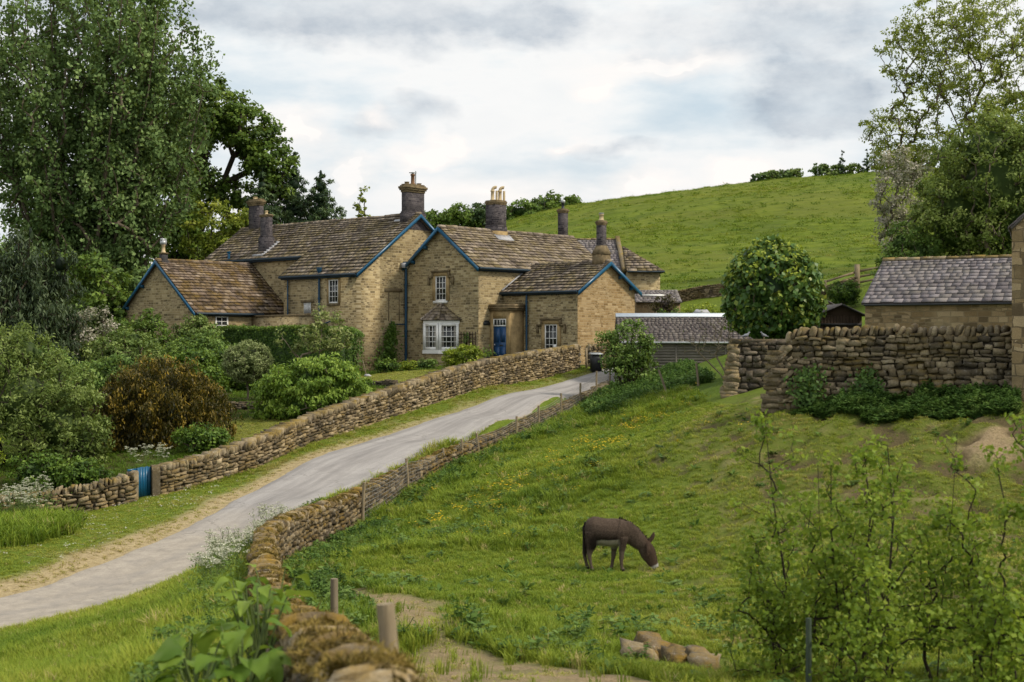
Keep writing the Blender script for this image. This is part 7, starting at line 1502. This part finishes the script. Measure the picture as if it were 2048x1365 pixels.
# ------------------------------------------------------------------ individual plants
L_BIG = mat_leaf('broad_leaf', (0.045, 0.105, 0.012), (0.125, 0.225, 0.024), (0.26, 0.36, 0.055), .45, .55, .25)
L_UMBEL = mat_leaf('umbel_flower', (0.35, 0.36, 0.24), (0.55, 0.55, 0.42), (0.75, 0.74, 0.64), .3)
L_STEM = mat_plain('green_stem', (0.10, 0.14, 0.04), .7, .2)
def broad_plant(label, x, y, h, nl, size):
    nl = int(nl*1.4); size = size*.84
    T = thing('broad_leaved_plant', label, 'plant', (x, y, gz(x, y)), 0, 'broad leaved plants beside the foreground wall'); st = MB()
    for i in range(nl):
        a = rng.uniform(0, 6.283); f = rng.uniform(.25, 1)**.8; L = size * rng.uniform(.7, 1.25) * (1.2 - .45*f); r = h * rng.uniform(.15, .42) * (1.25 - f*.6); zz = h * f
        b = np.array([r*math.cos(a), r*math.sin(a), zz]); st.tube([(b[0]*.1, b[1]*.1, 0), (b[0]*.5, b[1]*.5, zz*.65), b], [.012, .009, .006], 5, cap=False)
        d = np.array([math.cos(a), math.sin(a), 0]); s = np.array([-d[1], d[0], 0]); m = MB(); V = []; nu, nv = 9, 7; e0 = rng.uniform(.0, .7); curl = rng.uniform(.8, 1.9); tw = rng.normal(0, .35)
        for iu in range(nu):
            u = iu / (nu-1); w = .36 * L * (math.sin(math.pi * min(1, u**.62)) ** .75 + .02); an = e0 - curl*u
            c = b + d * L * (u * math.cos(e0 - curl*u*.5)) + np.array([0, 0, L * u * math.sin(e0 - curl*u*.5)])
            for iv in range(nv):
                v = iv/(nv-1)*2 - 1; wav = .06*L*math.sin(9*u + 2.5*v + i)*abs(v) + .10*L*abs(v)*.7; up = np.array([-d[0]*math.sin(an), -d[1]*math.sin(an), math.cos(an)])
                sv = s*math.cos(tw) + up*math.sin(tw); V.append(c + sv*w*v + up*wav)
        m.add(V, [[p*nv+q, p*nv+q+1, (p+1)*nv+q+1, (p+1)*nv+q] for p in range(nu-1) for q in range(nv-1)], float(np.clip(.45 + .3*(f-.5) + rng.normal(0, .2), 0, 1)))
        m.build('leaf', L_BIG, T, smooth=True)
    st.build('stem', L_STEM, T)
for k, (x, y, h, n_, s, lb) in enumerate([(-1.75, 9.2, .70, 17, .29, 'broad leaved plant nearest the camera with the largest pale leaves'), (-2.15, 9.7, .62, 16, .27, 'broad leaved plant at the bottom, left of the largest one'), (-1.95, 11.0, .85, 18, .27, 'broad leaved plant in the middle of the foreground clump'), (-2.55, 11.2, .6, 15, .26, 'broad leaved plant at the left side of the foreground clump'), (-2.3, 12.5, .85, 17, .26, 'darker broad leaved plant behind the middle of the clump'), (-2.35, 14.0, .85, 15, .25, 'broad leaved plant farthest back in the clump by the wall'), (-1.55, 10.3, .55, 13, .22, 'broad leaved plant hard against the mossy wall')]):
    broad_plant(lb, x, y, h, n_, s)
def parsley(label, x, y, h, ns, group, spread=.22, heads=True):
    T = thing('cow_parsley', label, 'wild flower', (x, y, gz(x, y)), 0, group); st = MB(); lf = MB()
    for i in range(ns):
        fl = MB()
        a = rng.uniform(0, 6.283); r = spread * rng.uniform(.2, 1); hh = h * rng.uniform(.65, 1.05); tp = np.array([r*math.cos(a)*1.6, r*math.sin(a)*1.6, hh]); p0 = np.array([r*math.cos(a)*.3, r*math.sin(a)*.3, 0]); st.tube([p0, (p0+tp)/2 + rng.normal(0, .03, 3), tp], [.007, .005, .003], 4, cap=False)
        for j in range(rng.integers(3, 6)):
            c = tp + rng.normal(0, .075, 3) * [1, 1, .55]; st.tube([tp - [0, 0, .16], c], .003, 3, cap=False); q = c + rng.normal(0, .026, (16, 3)) * [1, 1, .3]; leaf_mesh(fl, q, .026, 1.0, np.clip(rng.normal(.6, .25, 16), 0, 1), [0, 0, 1.4])
        fl.build('flower_head', L_UMBEL, T)
    k = 26 * ns; Q = rng.normal(0, 1, (k, 3)) * [spread*.9, spread*.9, h*.18] + [0, 0, h*.35]; Q[:, 2] = np.abs(Q[:, 2]); leaf_mesh(lf, Q, .07, .35, np.clip(rng.normal(.5, .2, k), 0, 1), [0, 0, .7])
    st.build('stem', L_STEM, T); lf.build('foliage', L_SHRUB, T)
G1 = 'cow parsley on the lane side of the mossy wall'; G2 = 'cow parsley at the left end of the garden wall'; G3 = 'cow parsley behind the garden gate'
ys = np.linspace(25.5, 40.5, 20)
for i, yy in enumerate(ys):
    xx = np.interp(yy, WALL_B[3:11, 1], WALL_B[3:11, 0]) - rng.uniform(.4, 1.0); parsley('white cow parsley clump in the drift between mossy wall and lane', xx, yy, rng.uniform(.5, .85), 7, G1)
for i in range(14): parsley('tall white cow parsley at the left end of the garden wall', -15.9 + rng.uniform(-1.2, 1.3), 44.3 + rng.uniform(-.7, .45), rng.uniform(.9, 1.45), 10, G2, .3)
for i in range(3): parsley('cow parsley flowering over the wall beside the small blue gate', -12.75 + .35*i, 48.6 + .25*i, 1.35, 8, G3, .28)
# ivy on the yard wall
climber('wall_ivy', 'round dark ivy clump hanging at the left end of the high yard wall', [(8.75, 42.1, -2.0), (8.75, 42.15, -1.45), (8.8, 42.2, -.95)], L_NETTLE, .14, [.35, .55, .4], 620, .11, (-.3, -.95))
climber('wall_ivy', 'dark ivy clump on the high yard wall right of the round one', [(10.35, 41.6, -2.0), (10.4, 41.6, -1.5), (10.45, 41.65, -1.0)], L_NETTLE, .14, [.5, .55, .25], 620, .11, (-.35, -.94))
# ------------------------------------------------------------------ donkey and pigeons
def mat_donkey():
    n = NT('donkey_coat'); p = n.obj(); s = n('SeparateXYZ', Vector=p).node; X, Z = s.outputs[0], s.outputs[2]
    hair = n.noise(n('VectorMath', p_operation='MULTIPLY', i0=p, i1=(10.0, 14.0, 5.0)), 6.0, 5.0, .7); soft = n.noise(p, 7.0, 4.0, .6)
    c = n.ramp(hair, (.25, (0.020, 0.014, 0.011)), (.5, (0.062, 0.044, 0.033)), (.75, (0.15, 0.11, 0.082)))
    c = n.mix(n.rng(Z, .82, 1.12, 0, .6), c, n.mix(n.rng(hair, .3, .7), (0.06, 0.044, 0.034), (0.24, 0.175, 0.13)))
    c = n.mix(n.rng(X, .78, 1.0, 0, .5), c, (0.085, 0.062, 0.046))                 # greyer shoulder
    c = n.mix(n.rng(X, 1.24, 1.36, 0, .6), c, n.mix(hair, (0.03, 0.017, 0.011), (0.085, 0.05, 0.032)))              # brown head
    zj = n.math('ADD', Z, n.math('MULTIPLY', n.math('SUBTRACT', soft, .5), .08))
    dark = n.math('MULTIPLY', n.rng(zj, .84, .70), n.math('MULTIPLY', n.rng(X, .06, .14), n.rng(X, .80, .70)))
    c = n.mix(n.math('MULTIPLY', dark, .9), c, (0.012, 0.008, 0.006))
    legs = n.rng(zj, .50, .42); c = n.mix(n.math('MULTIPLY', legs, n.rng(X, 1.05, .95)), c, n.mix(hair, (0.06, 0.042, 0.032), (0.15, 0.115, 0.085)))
    belly = n.math('MULTIPLY', n.rng(n.math('ADD', zj, n.math('MULTIPLY', X, -.03)), .685, .65), n.math('MULTIPLY', n.math('MULTIPLY', n.rng(X, .24, .31), n.rng(X, .78, .70)), n.rng(Z, .44, .50)))
    c = n.mix(belly, c, n.mix(hair, (0.24, 0.21, 0.16), (0.42, 0.38, 0.31)))
    muz = n.rng(n.math('ADD', n.math('SUBTRACT', n.math('MULTIPLY', X, .55), Z), n.math('MULTIPLY', soft, .06)), .72, .76); c = n.mix(muz, c, (0.42, 0.40, 0.37))
    c = n.mix(n.rng(Z, .055, .045), c, (0.02, 0.016, 0.014))
    lx = n.math('ABSOLUTE', n.math('SUBTRACT', X, n.math('ADD', .655, n.math('MULTIPLY', n.math('SUBTRACT', Z, .6), .22)))); cr = n.math('MULTIPLY', n.rng(lx, .028, .012), n.rng(Z, .62, .75))
    c = n.mix(n.math('MULTIPLY', cr, .3), c, (0.012, 0.008, 0.006))
    return n.finish(c, .85, hair, .6, .012, .15)
DONK = mat_donkey(); MANE = mat_plain('dark_mane', (0.016, 0.010, 0.008), .9, .3, 20)
gd = gz(2.2, 31.0)
D_ = thing('grazing_donkey', 'dark brown donkey with pale belly and muzzle grazing in the paddock', 'donkey', (1.585, 31.0, gd - .01), -.06)
b = MB()
b.loft([((.01, 0, .88), .10, .07), ((.06, 0, .88), .22, .15), ((.17, 0, .88), .295, .205), ((.33, 0, .845), .295, .235), ((.53, 0, .825), .30, .245), ((.70, 0, .835), .295, .225), ((.84, 0, .845), .265, .185), ((.95, 0, .835), .19, .14), ((1.0, 0, .83), .10, .07)], 18)
b.loft([((.72, 0, .92), .19, .13), ((.88, 0, .87), .225, .14), ((1.04, 0, .765), .205, .115), ((1.18, 0, .645), .175, .10), ((1.30, 0, .545), .145, .09)], 16)
b.loft([((1.255, 0, .60), .10, .07), ((1.325, 0, .49), .168, .095), ((1.385, 0, .365), .172, .088), ((1.445, 0, .25), .138, .070), ((1.49, 0, .16), .108, .062), ((1.52, 0, .10), .096, .062), ((1.54, 0, .055), .07, .05)], 16)
def leg_(pts): b.loft(pts, 12)
for y, dx, dz in ((-.12, 0, 0), (.12, -.105, .02)):
    leg_([((.19+dx*.4, y, .84), .17, .09), ((.18+dx*.5, y, .66), .135, .085), ((.135+dx*.8, y, .49), .08, .055), ((.10+dx, y, .36), .054, .045), ((.105+dx, y, .29), .045, .038), ((.14+dx, y, .12+dz), .033, .032), ((.155+dx, y, .065+dz), .043, .038), ((.17+dx, y, .0), .054, .048)])
leg_([((.82, -.11, .74), .13, .08), ((.82, -.11, .55), .08, .058), ((.805, -.11, .40), .056, .047), ((.80, -.11, .29), .050, .045), ((.795, -.11, .22), .040, .036), ((.80, -.11, .12), .034, .032), ((.81, -.11, .06), .044, .038), ((.835, -.11, 0), .056, .048)])
leg_([((.68, .10, .74), .13, .08), ((.66, .10, .55), .08, .058), ((.635, .10, .40), .056, .047), ((.625, .10, .29), .050, .045), ((.61, .10, .20), .038, .034), ((.60, .10, .12), .034, .032), ((.585, .10, .06), .044, .038), ((.565, .10, 0), .056, .048)])
b.loft([((1.365, -.06, .62), .03, .025), ((1.375, -.11, .56), .048, .024), ((1.375, -.15, .47), .052, .024), ((1.365, -.165, .39), .036, .018), ((1.36, -.17, .34), .012, .01)], 10)
b.loft([((1.39, .05, .60), .035, .025), ((1.45, .06, .68), .050, .024), ((1.495, .065, .77), .046, .022), ((1.51, .065, .84), .014, .01)], 10)
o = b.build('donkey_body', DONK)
md = o.modifiers.new('r', 'REMESH'); md.mode = 'VOXEL'; md.voxel_size = .013; md.use_smooth_shade = True
md = o.modifiers.new('s', 'SMOOTH'); md.factor = .5; md.iterations = 14
o.parent = D_; o.name = 'body'
# shaggy coat: short hairs lying back along the body
bpy.context.view_layer.update(); ev = o.evaluated_get(bpy.context.evaluated_depsgraph_get()); em = ev.to_mesh(); nv = len(em.vertices)
hv = np.empty(nv*3, np.float32); em.vertices.foreach_get('co', hv); hn = np.empty(nv*3, np.float32); em.vertices.foreach_get('normal', hn); hv = hv.reshape(-1, 3); hn = hn.reshape(-1, 3); ev.to_mesh_clear()
k = rng.choice(nv, min(nv, 11000), replace=False); k = k[hv[k, 2] > .10]; q = hv[k]; nn = hn[k]; body = (q[:, 2] > .45) & (q[:, 0] < 1.2)
fl_ = np.array([-.8, 0, -.9]) + rng.normal(0, .35, (len(k), 3)); d = fl_ - nn*(fl_*nn).sum(1)[:, None]; d /= np.linalg.norm(d, axis=1)[:, None]; s_ = np.cross(nn, d); L_ = (np.where(body, .050, .022) * rng.uniform(.5, 1.3, len(k)))[:, None]
V = np.stack([q - s_*.0055, q + s_*.0055, q + d*L_ + nn*L_*.42], 1).reshape(-1, 3); m = MB(); m.add(V, np.arange(len(V)).reshape(-1, 3)); m.build('coat', DONK, D_)
m = MB(); P = np.array([(.74, 1.135), (.84, 1.095), (.95, 1.035), (1.08, .94), (1.2, .825), (1.31, .72), (1.38, .64)])
for i in range(90):
    f = rng.uniform(0, 6); k = min(5, int(f)); q = P[k] + (P[k+1]-P[k])*(f-k); t = (P[k+1]-P[k])/np.linalg.norm(P[k+1]-P[k]); nn = np.array([-t[1], t[0]]); h = rng.uniform(.035, .085); w = .022; y = rng.normal(0, .012)
    a = q - nn*.05; c = q + nn*h + t*rng.normal(.0, .03); m.add([(a[0]-t[0]*w, y-.012, a[1]-t[1]*w), (a[0]+t[0]*w, y-.012, a[1]+t[1]*w), (c[0], y, c[1]), (a[0]+t[0]*w, y+.012, a[1]+t[1]*w), (a[0]-t[0]*w, y+.012, a[1]-t[1]*w)], [[0, 1, 2], [3, 4, 2], [4, 0, 2], [1, 3, 2]])if False else m.add([(a[0]-t[0]*w, y-.012, a[1]-t[1]*w), (a[0]+t[0]*w, y-.012, a[1]+t[1]*w), (c[0], y, c[1])], [[0, 1, 2]])
m.build('mane', MANE, D_)
m = MB(); m.loft([((.03, 0, 1.04), .03, .03), ((-.02, -.01, .93), .03, .03), ((-.025, -.02, .72), .022, .022), ((-.015, -.02, .52), .035, .03), ((.0, -.02, .38), .035, .028), ((.01, -.02, .29), .008, .008)], 8); m.build('tail', MANE, D_, smooth=True)
m = MB()
for y in (-.074,): m.lathe((1.43, y, .40), [(.001, -.012), (.014, -.006), (.016, 0), (.014, .006), (.001, .012)], 8)
m.build('eye', BLACK, D_)
PIG = mat_plain('pigeon_grey', (0.17, 0.18, 0.21), .7, .35, 12)
for x, r, lb in ((9.02, .3, 'grey pigeon perched at the left on the flat topped wall'), (9.72, -2.6, 'grey pigeon perched at the right on the flat topped wall under the maple')):
    T = thing('pigeon', lb, 'bird', (x, 54.85, .03), r); m = MB()
    m.loft([((-.22, 0, .09), .008, .03), ((-.13, 0, .11), .025, .04), ((-.06, 0, .125), .055, .06), ((.02, 0, .14), .070, .066), ((.08, 0, .175), .052, .048), ((.115, 0, .225), .032, .03), ((.14, 0, .255), .034, .03), ((.165, 0, .255), .022, .02), ((.19, 0, .248), .006, .006)], 10); m.build('body', PIG, T, smooth=True)
    for y in (-.025, .025): m = MB(); m.tube([(.0, y, 0), (.0, y, .09)], .006, 5); m.build('leg', CLAY, T)
# ------------------------------------------------------------------ camera, sun, sky
cd = bpy.data.cameras.new('camera'); cam = bpy.data.objects.new('camera', cd); COL.objects.link(cam)
cam.location = (0, 0, 0); cam.rotation_euler = (math.radians(90 - 0.05), 0, 0)
cd.lens = 50; cd.sensor_width = 36; cd.clip_start = 0.1; cd.clip_end = 3000
cd.dof.use_dof = True; cd.dof.focus_distance = 62; cd.dof.aperture_fstop = 2.6
SC.camera = cam

SUNV = Vector((0.80, -0.26, 0.82)).normalized()
sd = bpy.data.lights.new('sun', 'SUN'); sun = bpy.data.objects.new('sun', sd); COL.objects.link(sun)
sun.rotation_euler = SUNV.to_track_quat('Z', 'Y').to_euler()
sd.energy = 3.5; sd.angle = math.radians(10); sd.color = (1.0, 0.90, 0.74)

W = bpy.data.worlds.new('World'); SC.world = W; W.use_nodes = True
wt = W.node_tree; wt.nodes.clear()
class WN(NT):
    def __init__(s): s.t = wt
n = WN()
out = wt.nodes.new('ShaderNodeOutputWorld')
sky = wt.nodes.new('ShaderNodeTexSky'); sky.sky_type = 'NISHITA'; sky.sun_disc = False
sky.sun_elevation = math.asin(SUNV.z); sky.sun_rotation = math.atan2(SUNV.x, SUNV.y)
D = n('TexCoord', _o=0)
dn = n('VectorMath', p_operation='NORMALIZE', i0=D)
s3 = n('SeparateXYZ', Vector=dn).node
# cloud sheet seen in perspective
zz = n.math('ADD', n.math('MAXIMUM', s3.outputs[2], 0.0), 0.16)
sheet = n('CombineXYZ', i0=n.math('DIVIDE', s3.outputs[0], zz), i1=n.math('DIVIDE', s3.outputs[1], zz), i2=0.0)
n1 = n.math('ADD', n.math('MULTIPLY', n.noise(sheet, 1.25, 4.0, 0.58), 0.45), n.math('MULTIPLY', n.noise(n('VectorMath', p_operation='MULTIPLY', i0=dn, i1=(5.0, 5.0, 15.0)), 1.3, 6.0, 0.6), 0.55))
n2 = n.noise(n('VectorMath', p_operation='MULTIPLY', i0=dn, i1=(20.0, 20.0, 38.0)), 1.0, 6.0, 0.6)
# bearing / elevation coordinates for the cumulus masses standing over the hill
yy = n.math('MAXIMUM', s3.outputs[1], 0.08)
bu = n.math('DIVIDE', s3.outputs[0], yy); bv = n.math('DIVIDE', s3.outputs[2], yy)
wv = n('VectorMath', p_operation='MULTIPLY', i0=dn, i1=(9.0, 9.0, 16.0))
wob = n('SeparateXYZ', Vector=n.noise(wv, 1.2, 4.5, 0.62, o=1)).node
wu = n.math('SUBTRACT', wob.outputs[0], 0.5); wz = n.math('SUBTRACT', wob.outputs[1], 0.5)
def blob(px, py, rx, ry, soft=0.6, warp=1.0):
    a = n.math('DIVIDE', n.math('ADD', n.math('SUBTRACT', bu, (px - 1024) / 2844), n.math('MULTIPLY', wu, 0.075 * warp)), rx / 2844)
    b = n.math('DIVIDE', n.math('ADD', n.math('SUBTRACT', bv, (680 - py) / 2844), n.math('MULTIPLY', wz, 0.055 * warp)), ry / 2844)
    r = n.math('ADD', n.math('MULTIPLY', n.math('SUBTRACT', n2, 0.5), 0.9), 0.0)
    r = n.math('ADD', r, n.math('SQRT', n.math('ADD', n.math('MULTIPLY', a, a), n.math('MULTIPLY', b, b))))
    return n.rng(r, 1.0 + soft * 0.3, 1.0 - soft)
def union(bl):
    o = bl[0]
    for b in bl[1:]: o = n.math('MAXIMUM', o, b)
    return o
dark = union([blob(700, 25, 470, 90, 0.45), blob(1060, 30, 170, 65, 0.5), blob(1640, 185, 150, 115, 0.5), blob(1560, 60, 340, 75, 0.7), blob(1650, 240, 110, 50, 0.4), blob(120, -20, 300, 120, 0.9), blob(850, 235, 80, 38, 0.9), blob(740, 255, 55, 26, 0.9), blob(1200, 305, 85, 16, 0.9)])
white = union([blob(600, 265, 90, 62, 0.7, 1.5), blob(690, 345, 62, 42, 0.6, 1.4), blob(845, 315, 95, 28, 0.45), blob(910, 300, 36, 22, 0.4), blob(1190, 165, 62, 30, 0.45), blob(1320, 130, 210, 42, 0.6), blob(1480, 345, 85, 36, 0.35), blob(1110, 300, 60, 18, 0.7), blob(760, 240, 40, 25, 0.7), blob(980, 400, 260, 50, 0.9), blob(560, 400, 160, 60, 0.9), blob(1290, 375, 130, 38, 0.7)])
base = n.ramp(n1, (0.34, (0.60, 0.71, 0.78)), (0.45, (0.73, 0.79, 0.82)), (0.55, (0.87, 0.87, 0.86)), (0.75, (0.78, 0.80, 0.81)))
base = n.mix(n.rng(bv, 0.02, 0.17, 0.55, 0.0), base, (0.83, 0.80, 0.79))
c = n.mix(n.math('MULTIPLY', white, n.rng(n2, 0.25, 0.65, 0.45, 0.95)), base, (0.95, 0.90, 0.86))
c = n.mix(n.math('MULTIPLY', dark, n.rng(n2, 0.2, 0.7, 0.98, 0.6)), c, n.mix(n.rng(n2, .3, .7), (0.39, 0.45, 0.52), (0.60, 0.64, 0.68)))
cover = n.math('MAXIMUM', n.math('MAXIMUM', dark, white), n.rng(n1, 0.3, 0.5, 0.72, 0.97))
bgs = n('Background', Color=sky.outputs[0], Strength=0.1)
bgc = n('Background', Color=c, Strength=1.12)
wt.links.new(n('MixShader', i0=cover, i1=bgs, i2=bgc), out.inputs[0])

SC.view_settings.view_transform = 'Standard'; SC.view_settings.look = 'None'; SC.view_settings.exposure = 0; SC.view_settings.gamma = 1
SC.render.engine = 'CYCLES'
SC.cycles.use_denoising = True
SC.cycles.max_bounces = 6; SC.cycles.diffuse_bounces = 3; SC.cycles.transmission_bounces = 4; SC.cycles.transparent_max_bounces = 4
SC.cycles.use_adaptive_sampling = True; SC.cycles.adaptive_threshold = 0.02
SC.cycles.sample_clamp_indirect = 4.0

W.cycles.sampling_method = 'MANUAL'; W.cycles.sample_map_resolution = 256
